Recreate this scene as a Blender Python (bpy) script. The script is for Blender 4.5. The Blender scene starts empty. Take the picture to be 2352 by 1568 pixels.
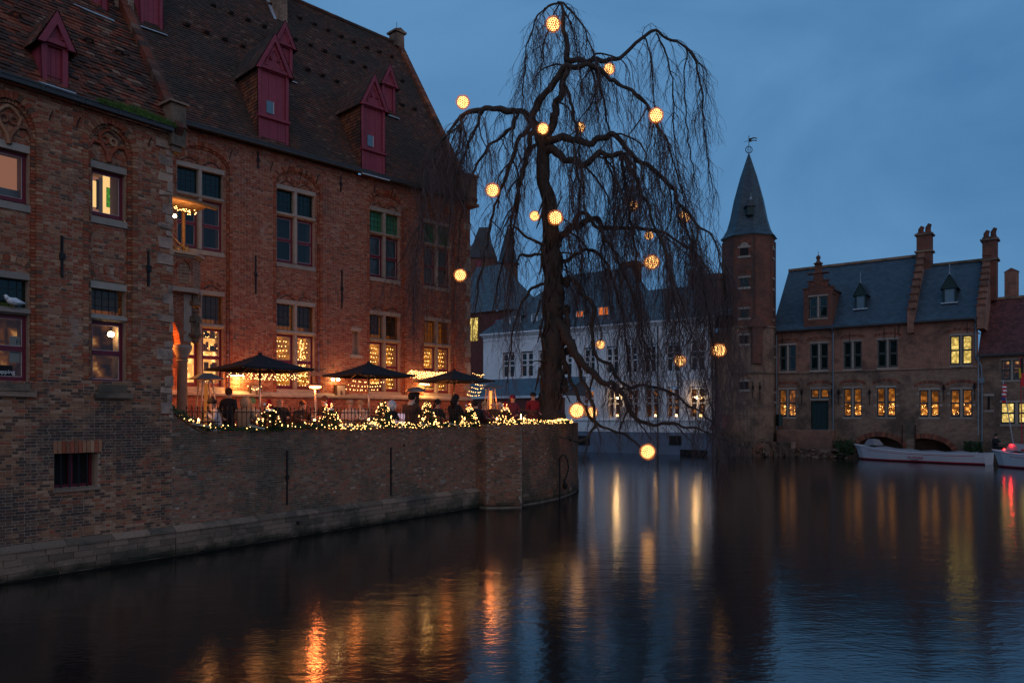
import bpy, math, random
from math import sin, cos, pi, sqrt, radians, atan2
from mathutils import Vector, Matrix, noise
random.seed(7)
R = random.random
def U(a, b): return a + (b - a) * random.random()
scene = bpy.context.scene
COL = scene.collection

# ------------------------------------------------------------------ camera
cam_d = bpy.data.cameras.new("camera"); cam = bpy.data.objects.new("camera", cam_d); COL.objects.link(cam)
cam.location = (0, 0, 3.0); cam.rotation_euler = (radians(90), 0, 0)
cam_d.lens = 27.0; cam_d.sensor_width = 36.0; cam_d.shift_y = 0.0727
cam_d.clip_start = 0.1; cam_d.clip_end = 3000
scene.camera = cam

# ------------------------------------------------------------------ dusk sky
world = bpy.data.worlds.new("World"); scene.world = world; world.use_nodes = True
wn = world.node_tree.nodes; wl = world.node_tree.links; wn.clear()
wout = wn.new("ShaderNodeOutputWorld"); bg = wn.new("ShaderNodeBackground")
SUN_EL, SUN_ROT = radians(1.0), radians(200)
sky = wn.new("ShaderNodeTexSky"); sky.sky_type = 'NISHITA'; sky.sun_disc = False
sky.sun_elevation = SUN_EL; sky.sun_rotation = SUN_ROT; sky.air_density = 1.0; sky.dust_density = 0.4; sky.ozone_density = 3.0
tc = wn.new("ShaderNodeTexCoord"); mp = wn.new("ShaderNodeMapping"); mp.inputs["Scale"].default_value = (1.0, 1.0, 1.7)
nz = wn.new("ShaderNodeTexNoise"); nz.inputs["Scale"].default_value = 2.1; nz.inputs["Detail"].default_value = 7; nz.inputs["Roughness"].default_value = 0.52; nz.inputs["Distortion"].default_value = 0.6
cr = wn.new("ShaderNodeValToRGB"); cr.color_ramp.elements[0].position = 0.30; cr.color_ramp.elements[0].color = (0.40, 1.24, 2.60, 1)
cr.color_ramp.elements[1].position = 0.74; cr.color_ramp.elements[1].color = (0.92, 2.15, 3.85, 1)
mixs = wn.new("ShaderNodeMix"); mixs.data_type = 'RGBA'; mixs.inputs["Factor"].default_value = 0.92
wl.new(tc.outputs["Generated"], mp.inputs["Vector"]); wl.new(mp.outputs["Vector"], nz.inputs["Vector"]); wl.new(nz.outputs["Fac"], cr.inputs["Fac"])
wl.new(sky.outputs["Color"], mixs.inputs["A"]); wl.new(cr.outputs["Color"], mixs.inputs["B"])
wl.new(mixs.outputs["Result"], bg.inputs["Color"]); bg.inputs["Strength"].default_value = 0.15
wl.new(bg.outputs[0], wout.inputs[0])
# the last light of the west behind the camera: broad, weak and warm
sd = bpy.data.lights.new("sun", 'SUN'); sun = bpy.data.objects.new("sun", sd); COL.objects.link(sun)
sd.energy = 0.72; sd.angle = radians(100); sd.color = (1.0, 0.70, 0.50)
_d = Vector((-0.15, 0.95, -0.30)).normalized()
sun.rotation_euler = _d.to_track_quat('-Z', 'Y').to_euler()
scene.view_settings.view_transform = 'Standard'; scene.view_settings.look = 'None'
scene.view_settings.exposure = 0.0; scene.view_settings.gamma = 1.0
scene.render.engine = 'CYCLES'
cy = scene.cycles
cy.use_denoising = True
cy.max_bounces = 6; cy.diffuse_bounces = 3; cy.glossy_bounces = 3; cy.transmission_bounces = 4; cy.transparent_max_bounces = 12
cy.sample_clamp_indirect = 4.0; cy.caustics_reflective = False; cy.caustics_refractive = False

# ------------------------------------------------------------------ survey of the place (measured bearings)
FL, CU, HV, HC = 1764.0, 1176.0, 955.0, 3.0
def P(u, v, D): return Vector(((u - CU) / FL * D, D, HC + (HV - v) / FL * D))
class Plane:
    def __init__(s, ox, oy, dx, dy):
        l = math.hypot(dx, dy); s.o = (ox, oy); s.d = (dx / l, dy / l); s.n = (-dy / l, dx / l); s.yaw = atan2(dy, dx)
    def su(s, u, off=0.0):
        k = (u - CU) / FL; ox = s.o[0] + off * s.n[0]; oy = s.o[1] + off * s.n[1]
        t = (k * oy - ox) / (s.d[0] - k * s.d[1]); return t, oy + t * s.d[1]
    def p(s, u, v, off=0.0):
        t, D = s.su(u, off); return t, HC + (HV - v) / FL * D
    def w(s, a, y, z=0): return Vector((s.o[0] + a * s.d[0] + y * s.n[0], s.o[1] + a * s.d[1] + y * s.n[1], z))
PL = Plane(-7.26, 16.4, 1.93, 2.62)      # left wing, s = 0 at its right corner
PQ = Plane(-7.26, 16.4, 6.10, 8.80)      # quay wall of the terrace, s = 0 at the same corner
PM = Plane(-9.68, 22.0, 0.972, 1.0)      # main house, s = 0 near its visible left end
PF = Plane(23.0, 56.5, 1.29, -1.0)       # old hall across the water
PW = Plane(15.25, 58.0, 1.40, -1.0)       # white house

# ------------------------------------------------------------------ mesh builder
class MB:
    def __init__(s): s.v = []; s.f = []; s.r = []; s.m = []
    def add(s, vs, fs, r=None, m=0):
        b = len(s.v); s.v.extend(vs)
        if r is None: r = R()
        for f in fs: s.f.append(tuple(b + i for i in f)); s.r.append(r); s.m.append(m)
    def box(s, x0, x1, y0, y1, z0, z1, r=None, m=0, j=0.0):
        vs = [(x0, y0, z0), (x1, y0, z0), (x1, y0, z1), (x0, y0, z1), (x0, y1, z0), (x1, y1, z0), (x1, y1, z1), (x0, y1, z1)]
        if j:
            vs = [(a + U(-j, j), b + (U(-j, j) if i < 4 else 0), c + U(-j, j)) for i, (a, b, c) in enumerate(vs)]
        s.add(vs, [(0, 1, 2, 3), (1, 5, 6, 2), (5, 4, 7, 6), (4, 0, 3, 7), (3, 2, 6, 7), (4, 5, 1, 0)], r, m)
    def quad(s, a, b, c, d, r=None, m=0): s.add([tuple(a), tuple(b), tuple(c), tuple(d)], [(0, 1, 2, 3)], r, m)
    def poly(s, pts, r=None, m=0): s.add([tuple(p) for p in pts], [tuple(range(len(pts)))], r, m)
    def prism(s, out, y0, y1, r=None, m=0):          # outline in (x, z), extruded along y
        n = len(out); vs = [(x, y0, z) for x, z in out] + [(x, y1, z) for x, z in out]
        fs = [tuple(range(n)), tuple(range(2 * n - 1, n - 1, -1))] + [(i, n + i, n + (i + 1) % n, (i + 1) % n) for i in range(n)]
        s.add(vs, fs, r, m)
    def prismx(s, out, x0, x1, r=None, m=0):         # outline in (y, z), extruded along x
        n = len(out); vs = [(x0, y, z) for y, z in out] + [(x1, y, z) for y, z in out]
        fs = [tuple(range(n)), tuple(range(2 * n - 1, n - 1, -1))] + [(i, n + i, n + (i + 1) % n, (i + 1) % n) for i in range(n)]
        s.add(vs, fs, r, m)
    def prismz(s, out, z0, z1, r=None, m=0):
        n = len(out); vs = [(x, y, z0) for x, y in out] + [(x, y, z1) for x, y in out]
        fs = [tuple(range(n)), tuple(range(2 * n - 1, n - 1, -1))] + [(i, n + i, n + (i + 1) % n, (i + 1) % n) for i in range(n)]
        s.add(vs, fs, r, m)
    def lathe(s, prof, c=(0, 0, 0), n=12, r=None, m=0, rot=0.0):   # prof: (radius, z)
        vs = []
        for q, z in prof:
            for i in range(n):
                a = 2 * pi * i / n + rot; vs.append((c[0] + q * cos(a), c[1] + q * sin(a), c[2] + z))
        fs = []
        for k in range(len(prof) - 1):
            for i in range(n):
                j = (i + 1) % n; fs.append((k * n + i, k * n + j, (k + 1) * n + j, (k + 1) * n + i))
        fs.append(tuple(range(n - 1, -1, -1))); t = (len(prof) - 1) * n; fs.append(tuple(range(t, t + n)))
        s.add(vs, fs, r, m)
    def tube(s, pts, rad, n=6, r=None, m=0, cap=True):
        pts = [Vector(p) for p in pts]
        if len(pts) < 2: return
        if not hasattr(rad, '__len__'): rad = [rad] * len(pts)
        vs = []; ref = None
        for i, p in enumerate(pts):
            t = (pts[min(i + 1, len(pts) - 1)] - pts[max(i - 1, 0)])
            if t.length < 1e-9: t = Vector((0, 0, 1))
            t.normalize()
            if ref is None: ref = t.orthogonal().normalized()
            a = (ref - t * ref.dot(t))
            a = a.normalized() if a.length > 1e-6 else t.orthogonal().normalized()
            ref = a; b = t.cross(a)
            for k in range(n):
                w = 2 * pi * k / n; q = p + (a * cos(w) + b * sin(w)) * rad[i]; vs.append((q.x, q.y, q.z))
        fs = []
        for i in range(len(pts) - 1):
            for k in range(n):
                j = (k + 1) % n; fs.append((i * n + k, i * n + j, (i + 1) * n + j, (i + 1) * n + k))
        if cap:
            fs.append(tuple(range(n - 1, -1, -1))); t = (len(pts) - 1) * n; fs.append(tuple(range(t, t + n)))
        s.add(vs, fs, r, m)
    def ball(s, c, q, seg=8, rings=5, r=None, m=0, sz=1.0):
        prof = [(max(q * sin(pi * k / rings), q * 0.02), -q * cos(pi * k / rings) * sz) for k in range(rings + 1)]
        s.lathe(prof, c, seg, r, m)
    def octa(s, c, q, r=None, m=0):
        x, y, z = c
        s.add([(x + q, y, z), (x, y + q, z), (x - q, y, z), (x, y - q, z), (x, y, z + q), (x, y, z - q)],
              [(0, 1, 4), (1, 2, 4), (2, 3, 4), (3, 0, 4), (1, 0, 5), (2, 1, 5), (3, 2, 5), (0, 3, 5)], r, m)
    def mesh(s, name, mats, smooth=False):
        me = bpy.data.meshes.new(name); me.from_pydata(s.v, [], s.f)
        for mt in (mats if isinstance(mats, (list, tuple)) else [mats]): me.materials.append(mt)
        if s.f:
            at = me.attributes.new("rnd", 'FLOAT', 'FACE'); at.data.foreach_set("value", s.r)
            if any(s.m): me.polygons.foreach_set("material_index", s.m)
            if smooth: me.polygons.foreach_set("use_smooth", [True] * len(s.f))
        me.update(); return me
    def build(s, name, mats, parent=None, smooth=False, **props):
        o = bpy.data.objects.new(name, s.mesh(name, mats, smooth)); COL.objects.link(o)
        if parent is not None: o.parent = parent
        for k, v in props.items(): o[k] = v
        return o
def thing(name, label, cat, loc=(0, 0, 0), rz=0.0, group=None):
    o = bpy.data.objects.new(name, None); COL.objects.link(o); o.empty_display_size = 0.2
    o.location = loc; o.rotation_euler = (0, 0, rz); o['label'] = label; o['category'] = cat
    if group: o['group'] = group
    return o
def tag(o, label, cat, group=None):
    o['label'] = label; o['category'] = cat
    if group: o['group'] = group
    return o
def inst(name, me, parent, M=None, loc=None, scale=None):
    o = bpy.data.objects.new(name, me); COL.objects.link(o); o.parent = parent
    if loc is not None: o.location = loc
    if scale is not None: o.scale = scale
    if M is not None: o.matrix_local = M
    return o
def house(name, pl, label, cat='building', group=None): return thing(name, label, cat, (pl.o[0], pl.o[1], 0), pl.yaw, group)

# ------------------------------------------------------------------ materials
def newmat(name):
    m = bpy.data.materials.new(name); m.use_nodes = True; nt = m.node_tree
    return m, nt, nt.nodes["Principled BSDF"]
def spec(b, v):
    b.inputs["Specular IOR Level"].default_value = v
def ramp(nt, stops, interp='LINEAR'):
    c = nt.nodes.new("ShaderNodeValToRGB"); c.color_ramp.interpolation = interp
    e = c.color_ramp.elements
    while len(e) > 1: e.remove(e[-1])
    e[0].position = stops[0][0]; e[0].color = (*stops[0][1], 1)
    for p, q in stops[1:]:
        k = e.new(p); k.color = (*q, 1)
    return c
def mixc(nt, a, b, fac, blend='MIX'):
    m = nt.nodes.new("ShaderNodeMix"); m.data_type = 'RGBA'; m.blend_type = blend
    for s, x in (("A", a), ("B", b)):
        if hasattr(x, 'links'): nt.links.new(x, m.inputs[s])
        else: m.inputs[s].default_value = (*x, 1) if len(x) == 3 else x
    if hasattr(fac, 'links'): nt.links.new(fac, m.inputs["Factor"])
    else: m.inputs["Factor"].default_value = fac
    return m.outputs["Result"]
def noisen(nt, scale, detail=4, vec=None, rough=0.55):
    n = nt.nodes.new("ShaderNodeTexNoise"); n.inputs["Scale"].default_value = scale; n.inputs["Detail"].default_value = detail
    n.inputs["Roughness"].default_value = rough
    if vec is None:
        g = nt.nodes.new("ShaderNodeNewGeometry"); vec = g.outputs["Position"]
    nt.links.new(vec, n.inputs["Vector"]); return n.outputs["Fac"]
def mrange(nt, v, a, b, c=0.0, d=1.0):
    m = nt.nodes.new("ShaderNodeMapRange"); nt.links.new(v, m.inputs[0])
    for i, q in enumerate((a, b, c, d)): m.inputs[i + 1].default_value = q
    return m.outputs[0]
def mathn(nt, op, a, b=None):
    m = nt.nodes.new("ShaderNodeMath"); m.operation = op
    for i, x in enumerate((a, b)):
        if x is None: continue
        if hasattr(x, 'links'): nt.links.new(x, m.inputs[i])
        else: m.inputs[i].default_value = x
    return m.outputs[0]
def bumpn(nt, b, h, strength=0.4, dist=0.02):
    n = nt.nodes.new("ShaderNodeBump"); n.inputs["Strength"].default_value = strength; n.inputs["Distance"].default_value = dist
    nt.links.new(h, n.inputs["Height"]); nt.links.new(n.outputs[0], b.inputs["Normal"])
def randv(nt):
    a = nt.nodes.new("ShaderNodeAttribute"); a.attribute_name = "rnd"
    o = nt.nodes.new("ShaderNodeObjectInfo")
    return mathn(nt, 'FRACT', mathn(nt, 'ADD', a.outputs["Fac"], o.outputs["Random"]))
def posz(nt):
    g = nt.nodes.new("ShaderNodeNewGeometry"); s = nt.nodes.new("ShaderNodeSeparateXYZ"); nt.links.new(g.outputs["Position"], s.inputs[0]); return s.outputs[2]

def brick_mat(name, stops, stain=(0.06, 0.045, 0.04), stain_lo=0.52, stain_hi=0.62, pale=None, nscale=0.55, moss=None):
    """fired brick: each piece its own colour, soot and lime blooming in patches"""
    m, nt, b = newmat(name); b.inputs["Roughness"].default_value = 0.9; spec(b, 0.2)
    stops = [(q, (min(c_[0] * 1.12, .9), c_[1] * .88, c_[2] * .76)) for q, c_ in stops]
    c = ramp(nt, stops, 'CONSTANT'); nt.links.new(randv(nt), c.inputs[0])
    col = c.outputs[0]
    fine = noisen(nt, 28, 5)
    col = mixc(nt, col, mixc(nt, (0.55, 0.5, 0.47), (1.35, 1.35, 1.35), fine), 1.0, 'MULTIPLY')
    st = mrange(nt, noisen(nt, nscale, 6, rough=0.65), stain_lo, stain_hi)
    col = mixc(nt, col, mixc(nt, col, stain, 0.75), st)
    if pale:
        pv = mrange(nt, noisen(nt, 1.6, 7, rough=0.7), 0.60, 0.68)
        col = mixc(nt, col, pale, mathn(nt, 'MULTIPLY', pv, 0.55))
    if moss:
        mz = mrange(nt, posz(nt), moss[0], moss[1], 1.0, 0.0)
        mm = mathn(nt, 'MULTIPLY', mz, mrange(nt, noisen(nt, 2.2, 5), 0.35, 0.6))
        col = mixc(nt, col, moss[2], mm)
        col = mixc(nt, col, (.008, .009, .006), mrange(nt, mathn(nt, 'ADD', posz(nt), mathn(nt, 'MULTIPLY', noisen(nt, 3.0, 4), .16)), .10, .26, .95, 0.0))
    nt.links.new(col, b.inputs["Base Color"])
    bumpn(nt, b, noisen(nt, 45, 4), 0.5, 0.012)
    return m
def plain(name, col, rough=0.7, var=0.25, scale=8, metal=0.0, bump=0.15, sp=0.3, rnd=0.0):
    m, nt, b = newmat(name); b.inputs["Roughness"].default_value = rough; b.inputs["Metallic"].default_value = metal; spec(b, sp)
    f = noisen(nt, scale, 5)
    a = tuple(x * (1 - var) for x in col); d = tuple(min(x * (1 + var), 1) for x in col)
    o = mixc(nt, a, d, f)
    if rnd:
        rv = mrange(nt, randv(nt), 0, 1, 1 - rnd, 1 + rnd)
        cc = nt.nodes.new("ShaderNodeCombineColor")
        for i in range(3): nt.links.new(rv, cc.inputs[i])
        o = mixc(nt, o, cc.outputs[0], 1.0, 'MULTIPLY')
    nt.links.new(o, b.inputs["Base Color"])
    if bump: bumpn(nt, b, noisen(nt, scale * 3, 4), bump, 0.01)
    return m
def far_brick(name, c1, c2, mortar, scale=1.0, stain=(0.05, 0.04, 0.035), bw=0.23, bh=0.085):
    """brickwork across the water, too far off to tell the bricks apart: colour, joints and relief from one pattern"""
    m, nt, b = newmat(name); b.inputs["Roughness"].default_value = 0.9; spec(b, 0.15)
    tcn = nt.nodes.new("ShaderNodeTexCoord"); sp_ = nt.nodes.new("ShaderNodeSeparateXYZ"); nt.links.new(tcn.outputs["Object"], sp_.inputs[0])
    cx = nt.nodes.new("ShaderNodeCombineXYZ"); nt.links.new(mathn(nt, 'ADD', sp_.outputs[0], sp_.outputs[1]), cx.inputs[0]); nt.links.new(sp_.outputs[2], cx.inputs[1])
    t = nt.nodes.new("ShaderNodeTexBrick"); nt.links.new(cx.outputs[0], t.inputs["Vector"])
    t.inputs["Scale"].default_value = 1.0; t.inputs["Brick Width"].default_value = bw; t.inputs["Row Height"].default_value = bh
    t.inputs["Mortar Size"].default_value = 0.012; t.inputs["Mortar Smooth"].default_value = 0.2; t.inputs["Bias"].default_value = -0.1
    t.inputs["Color1"].default_value = (*c1, 1); t.inputs["Color2"].default_value = (*c2, 1); t.inputs["Mortar"].default_value = (*mortar, 1)
    col = t.outputs["Color"]
    col = mixc(nt, col, mixc(nt, (0.5, 0.48, 0.46), (1.5, 1.45, 1.4), noisen(nt, 3.5, 7, rough=0.7)), 1.0, 'MULTIPLY')
    st = mrange(nt, noisen(nt, 0.55, 7, rough=0.7), 0.48, 0.64)
    col = mixc(nt, col, stain, mathn(nt, 'MULTIPLY', st, 0.72))
    damp = mrange(nt, mathn(nt, 'ADD', posz(nt), noisen(nt, 0.9, 4)), 1.0, 2.6, 0.6, 0.0)
    col = mixc(nt, col, (0.035, 0.035, 0.03), damp)
    nt.links.new(col, b.inputs["Base Color"]); bumpn(nt, b, mathn(nt, 'MULTIPLY', t.outputs["Fac"], -1), 0.5, 0.03)
    return m
def slate_mat(name, col, w=0.28, h=0.16, var=0.35, rough=0.45):
    m, nt, b = newmat(name); b.inputs["Roughness"].default_value = rough; spec(b, 0.4)
    tcn = nt.nodes.new("ShaderNodeTexCoord"); sp_ = nt.nodes.new("ShaderNodeSeparateXYZ"); nt.links.new(tcn.outputs["Object"], sp_.inputs[0])
    cx = nt.nodes.new("ShaderNodeCombineXYZ"); nt.links.new(mathn(nt, 'ADD', sp_.outputs[0], mathn(nt, 'MULTIPLY', sp_.outputs[1], 0.02)), cx.inputs[0]); nt.links.new(sp_.outputs[2], cx.inputs[1])
    t = nt.nodes.new("ShaderNodeTexBrick"); nt.links.new(cx.outputs[0], t.inputs["Vector"])
    t.inputs["Scale"].default_value = 1.0; t.inputs["Brick Width"].default_value = w; t.inputs["Row Height"].default_value = h
    t.inputs["Mortar Size"].default_value = 0.010; t.inputs["Mortar Smooth"].default_value = 0.3
    t.inputs["Color1"].default_value = (*[x * (1 - var) for x in col], 1); t.inputs["Color2"].default_value = (*[x * (1 + var) for x in col], 1)
    t.inputs["Mortar"].default_value = (*[x * 0.3 for x in col], 1)
    o = mixc(nt, t.outputs["Color"], mixc(nt, (0.6, 0.6, 0.6), (1.35, 1.38, 1.4), noisen(nt, 1.1, 7, rough=0.7)), 1.0, 'MULTIPLY')
    nt.links.new(o, b.inputs["Base Color"]); bumpn(nt, b, mathn(nt, 'MULTIPLY', t.outputs["Fac"], -1), 0.6, 0.03)
    return m
def emit(name, col, strength, sample=True, cells=None, dark=0.05, cell_scale=6.0, zg=None):
    m = bpy.data.materials.new(name); m.use_nodes = True; nt = m.node_tree; nt.nodes.clear()
    o = nt.nodes.new("ShaderNodeOutputMaterial"); e = nt.nodes.new("ShaderNodeEmission")
    e.inputs["Color"].default_value = (*col, 1); e.inputs["Strength"].default_value = strength
    if cells:
        tcn = nt.nodes.new("ShaderNodeTexCoord")
        v = nt.nodes.new("ShaderNodeTexVoronoi"); v.inputs["Scale"].default_value = cell_scale; v.distance = 'CHEBYCHEV'
        nt.links.new(tcn.outputs["Object"], v.inputs["Vector"])
        f = mathn(nt, 'MULTIPLY', mrange(nt, v.outputs["Distance"], 0.1, 0.55, 1.0, 0.1), mrange(nt, noisen(nt, 1.5, 4), 0.35, 0.62, dark, 1.0))
        if zg: f = mathn(nt, 'MULTIPLY', f, mrange(nt, posz(nt), zg[0], zg[1], 1.0, zg[2]))  # brighter low down: light over the tables put into the panel's glow
        c = ramp(nt, [(0.0, tuple(x * dark for x in cells[0])), (0.4, cells[0]), (1.0, cells[1])]); nt.links.new(f, c.inputs[0])
        nt.links.new(c.outputs[0], e.inputs["Color"])
    nt.links.new(e.outputs[0], o.inputs[0])
    if not sample: m.cycles.emission_sampling = 'NONE'
    return m
def glass_mat(name, tint, trans=0.6, rough=0.03, diff=.25):
    m = bpy.data.materials.new(name); m.use_nodes = True; nt = m.node_tree; nt.nodes.clear()
    o = nt.nodes.new("ShaderNodeOutputMaterial"); g = nt.nodes.new("ShaderNodeBsdfGlossy"); g.inputs["Roughness"].default_value = rough
    t = nt.nodes.new("ShaderNodeBsdfTransparent"); t.inputs["Color"].default_value = (*tint, 1)
    d = nt.nodes.new("ShaderNodeBsdfDiffuse"); d.inputs["Color"].default_value = (*[x * diff for x in tint], 1)
    f = nt.nodes.new("ShaderNodeFresnel"); f.inputs["IOR"].default_value = 1.5
    m1 = nt.nodes.new("ShaderNodeMixShader"); m1.inputs[0].default_value = trans
    nt.links.new(d.outputs[0], m1.inputs[1]); nt.links.new(t.outputs[0], m1.inputs[2])
    m2 = nt.nodes.new("ShaderNodeMixShader"); nt.links.new(f.outputs[0], m2.inputs[0])
    nt.links.new(m1.outputs[0], m2.inputs[1]); nt.links.new(g.outputs[0], m2.inputs[2])
    b = nt.nodes.new("ShaderNodeBump"); b.inputs["Strength"].default_value = 0.06; b.inputs["Distance"].default_value = 0.02
    nt.links.new(noisen(nt, 3.0, 2), b.inputs["Height"]); nt.links.new(b.outputs[0], g.inputs["Normal"])
    nt.links.new(m2.outputs[0], o.inputs[0]); return m

M = {}
M['brickL'] = brick_mat("brick_left", [(0, (.29, .175, .115)), (.20, (.25, .085, .05)), (.40, (.32, .19, .125)), (.54, (.20, .11, .075)), (.66, (.29, .105, .07)), (.84, (.12, .085, .07)), (.93, (.38, .27, .19))], stain_lo=.60, stain_hi=.74, pale=(.36, .30, .25))
M['brickLow'] = brick_mat("brick_low_weathered", [(0, (.27, .17, .105)), (.22, (.09, .065, .055)), (.40, (.23, .13, .085)), (.58, (.115, .08, .065)), (.75, (.28, .105, .065)), (.86, (.34, .25, .18))], stain=(.05, .042, .04), stain_lo=.46, stain_hi=.54, nscale=.75)
M['brickM'] = brick_mat("brick_main", [(0, (.26, .105, .07)), (.24, (.22, .07, .045)), (.40, (.30, .16, .11)), (.58, (.25, .125, .09)), (.72, (.17, .075, .055)), (.82, (.32, .21, .155)), (.90, (.12, .08, .07)), (.95, (.28, .10, .06))], stain_lo=.6, stain_hi=.75, pale=(.36, .29, .24))
M['brickQ'] = brick_mat("brick_quay", [(0, (.25, .165, .115)), (.25, (.20, .135, .10)), (.45, (.25, .15, .11)), (.62, (.29, .12, .08)), (.74, (.13, .10, .085)), (.88, (.26, .21, .165)), (.975, (.36, .32, .28))], stain=(.055, .055, .04), stain_lo=.48, stain_hi=.60, nscale=.6, moss=(0.0, 0.7, (.03, .035, .02)))
M['mortarL'] = plain("mortar_left", (.34, .245, .18), .95, .35, 9)
M['mortarM'] = plain("mortar_main", (.40, .28, .22), .95, .3, 9)
M['mortarQ'] = plain("mortar_quay", (.24, .195, .155), .95, .55, 3)
M['stone'] = plain("pale_stone", (.29, .245, .205), .8, .3, 6, bump=.3, rnd=.18)
M['stone_mossy'] = brick_mat("weathered_stone", [(0, (.21, .185, .16)), (.3, (.17, .155, .13)), (.55, (.24, .205, .17)), (.8, (.13, .12, .10))], stain=(.055, .055, .045), stain_lo=.47, stain_hi=.60, nscale=1.1, moss=(.0, .45, (.025, .03, .015)))
M['tileL'] = brick_mat("tile_left", [(0, (.16, .055, .035)), (.2, (.085, .05, .04)), (.42, (.20, .075, .05)), (.55, (.06, .045, .04)), (.78, (.12, .065, .05)), (.95, (.20, .14, .11))], stain=(.028, .022, .018), stain_lo=.46, stain_hi=.66, nscale=.7)
M['tileM'] = brick_mat("tile_main", [(0, (.095, .058, .047)), (.2, (.075, .05, .045)), (.42, (.12, .062, .048)), (.55, (.06, .046, .042)), (.78, (.10, .067, .054)), (.95, (.15, .11, .09))], stain=(.045, .042, .035), stain_lo=.46, stain_hi=.6, nscale=.5)
M['wood_red'] = plain("crimson_painted_wood", (.23, .035, .055), .55, .3, 7, bump=.2, rnd=.12)
M['sash_red'] = plain("wine_red_sash", (.13, .012, .025), .4, .2, 7)
M['bead'] = plain("pale_glazing_bead", (.42, .36, .36), .6, .1, 8)
M['lead'] = plain("lead_came", (.03, .03, .032), .5, .2, 10, metal=.6)
M['zinc'] = plain("zinc_gutter", (.05, .052, .055), .6, .4, 6, metal=.3)
M['leadsheet'] = plain("lead_flashing", (.30, .34, .38), .5, .25, 9)
M['iron'] = plain("black_iron", (.018, .016, .016), .5, .3, 12, metal=.4)
M['glass'] = glass_mat("window_glass", (.75, .8, .8), .94)
M['glass_clear'] = glass_mat("clear_glass", (.95, .92, .86), .95)
M['glass_green'] = glass_mat("green_leaded_glass", (.10, .42, .18), .35, diff=.55)
M['glass_teal'] = glass_mat("teal_leaded_glass", (.05, .14, .12), .6)
M['glass_amber'] = glass_mat("amber_leaded_glass", (.55, .30, .10), .7)
M['roomdark'] = plain("dark_room", (.012, .012, .013), .9)
M['curtain'] = plain("grey_net_curtain", (.20, .23, .25), .9, .2, 10)
M['roomwarm'] = emit("lit_shop_room", (1, .5, .15), .75, cells=((.85, .27, .03), (1.0, .42, .08)), dark=.25)
M['roombright'] = emit("bright_shop_room", (1, .6, .25), 2.6, cells=((.75, .33, .08), (1.0, .68, .30)), dark=.45)
M['roomamber'] = emit("dim_amber_room", (.9, .42, .08), .32)
M['roomdim'] = emit("dim_room", (.9, .45, .16), .8, cells=((.14, .045, .01), (1.0, .50, .15)), dark=.02, cell_scale=4)
M['roomfar'] = emit("restaurant_room", (.9, .45, .16), 1.5, cells=((.34, .11, .015), (1.0, .48, .10)), dark=.10, cell_scale=3.2, zg=(3.7, 4.6, .35))
M['roomyellow'] = emit("yellow_lit_room", (1, .75, .3), 1.6, cells=((.60, .42, .10), (1.0, .80, .32)), dark=.35, cell_scale=5)
M['pinkroom'] = emit("pink_lit_room", (.62, .26, .15), .42)
M['creamroom'] = emit("cream_lit_room", (1.0, .62, .24), 1.15)
M['bulb'] = emit("fairy_bulb", (1.0, .50, .15), 9.5, sample=False)
M['bulb_hot'] = emit("lamp_bulb", (1.0, .66, .30), 40.0, sample=False)
M['flame'] = emit("heater_glow", (1.0, .22, .05), 22.0, sample=False)
M['candle'] = emit("candle_flame", (1.0, .55, .2), 14.0, sample=False)
M['redlamp'] = emit("red_lamp", (1.0, .02, .02), 18.0, sample=False)
M['fabric'] = plain("black_parasol_fabric", (.014, .015, .02), .9, .2, 10)
M['pole'] = plain("brushed_pole", (.45, .38, .33), .35, .15, 12, metal=.7)
M['steel'] = plain("heater_steel", (.22, .2, .19), .35, .2, 10, metal=.8)
M['wood'] = plain("dark_table_wood", (.06, .03, .02), .5)
M['log'] = plain("rough_log", (.22, .12, .06), .9, .4, 12, bump=.5)
M['needle'] = plain("fir_needles", (.03, .06, .022), .8, .5, 20, rnd=.5)
M['moss'] = plain("gutter_grass", (.06, .12, .02), .9, .5, 14, rnd=.4)
M['bark'] = plain("beech_bark", (.042, .033, .028), .95, .6, 9, bump=1.0)
M['twig'] = plain("twig_bark", (.085, .058, .055), .9, .3, 6, bump=0)
M['white'] = plain("white_render", (.68, .69, .71), .8, .26, 1.1, bump=.05)
M['whitetrim'] = plain("white_trim", (.70, .72, .75), .6, .08, 3, bump=0)
M['blueplinth'] = plain("blue_grey_plinth", (.13, .17, .23), .8, .25, 1.5)
M['slateF'] = slate_mat("hall_slate", (.042, .066, .088), var=.22)
M['slateW'] = slate_mat("house_slate", (.066, .088, .10))
M['slateLean'] = slate_mat("lean_to_slate", (.045, .062, .078), var=.25)
M['slateSpire'] = slate_mat("spire_slate", (.035, .055, .070), w=.22, h=.13)
M['tileR'] = slate_mat("red_tile_far", (.10, .030, .026), w=.2, h=.15, rough=.8)
M['brickF'] = far_brick("hall_brick", (.30, .11, .065), (.22, .09, .06), (.34, .27, .22))
M['brickF2'] = far_brick("hall_brick_lower", (.25, .15, .10), (.17, .085, .06), (.30, .25, .20))
M['brickT'] = far_brick("tower_brick", (.21, .068, .044), (.13, .055, .043), (.14, .105, .09))
M['brickR'] = far_brick("red_house_brick", (.16, .05, .045), (.13, .04, .04), (.16, .08, .07))
M['rubble'] = brick_mat("rubble_stone", [(0, (.12, .10, .085)), (.3, (.16, .10, .075)), (.5, (.09, .08, .07)), (.75, (.20, .175, .15))], stain=(.035, .035, .03), stain_lo=.42, stain_hi=.6, nscale=1.0)
M['green_paint'] = plain("dark_green_paint", (.008, .030, .030), .6, .2, 5)
M['boat_white'] = plain("boat_white", (.55, .55, .58), .4, .08, 3, bump=0)
M['boat_red'] = plain("boat_red", (.40, .02, .04), .5, .1, 3, bump=0)
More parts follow.
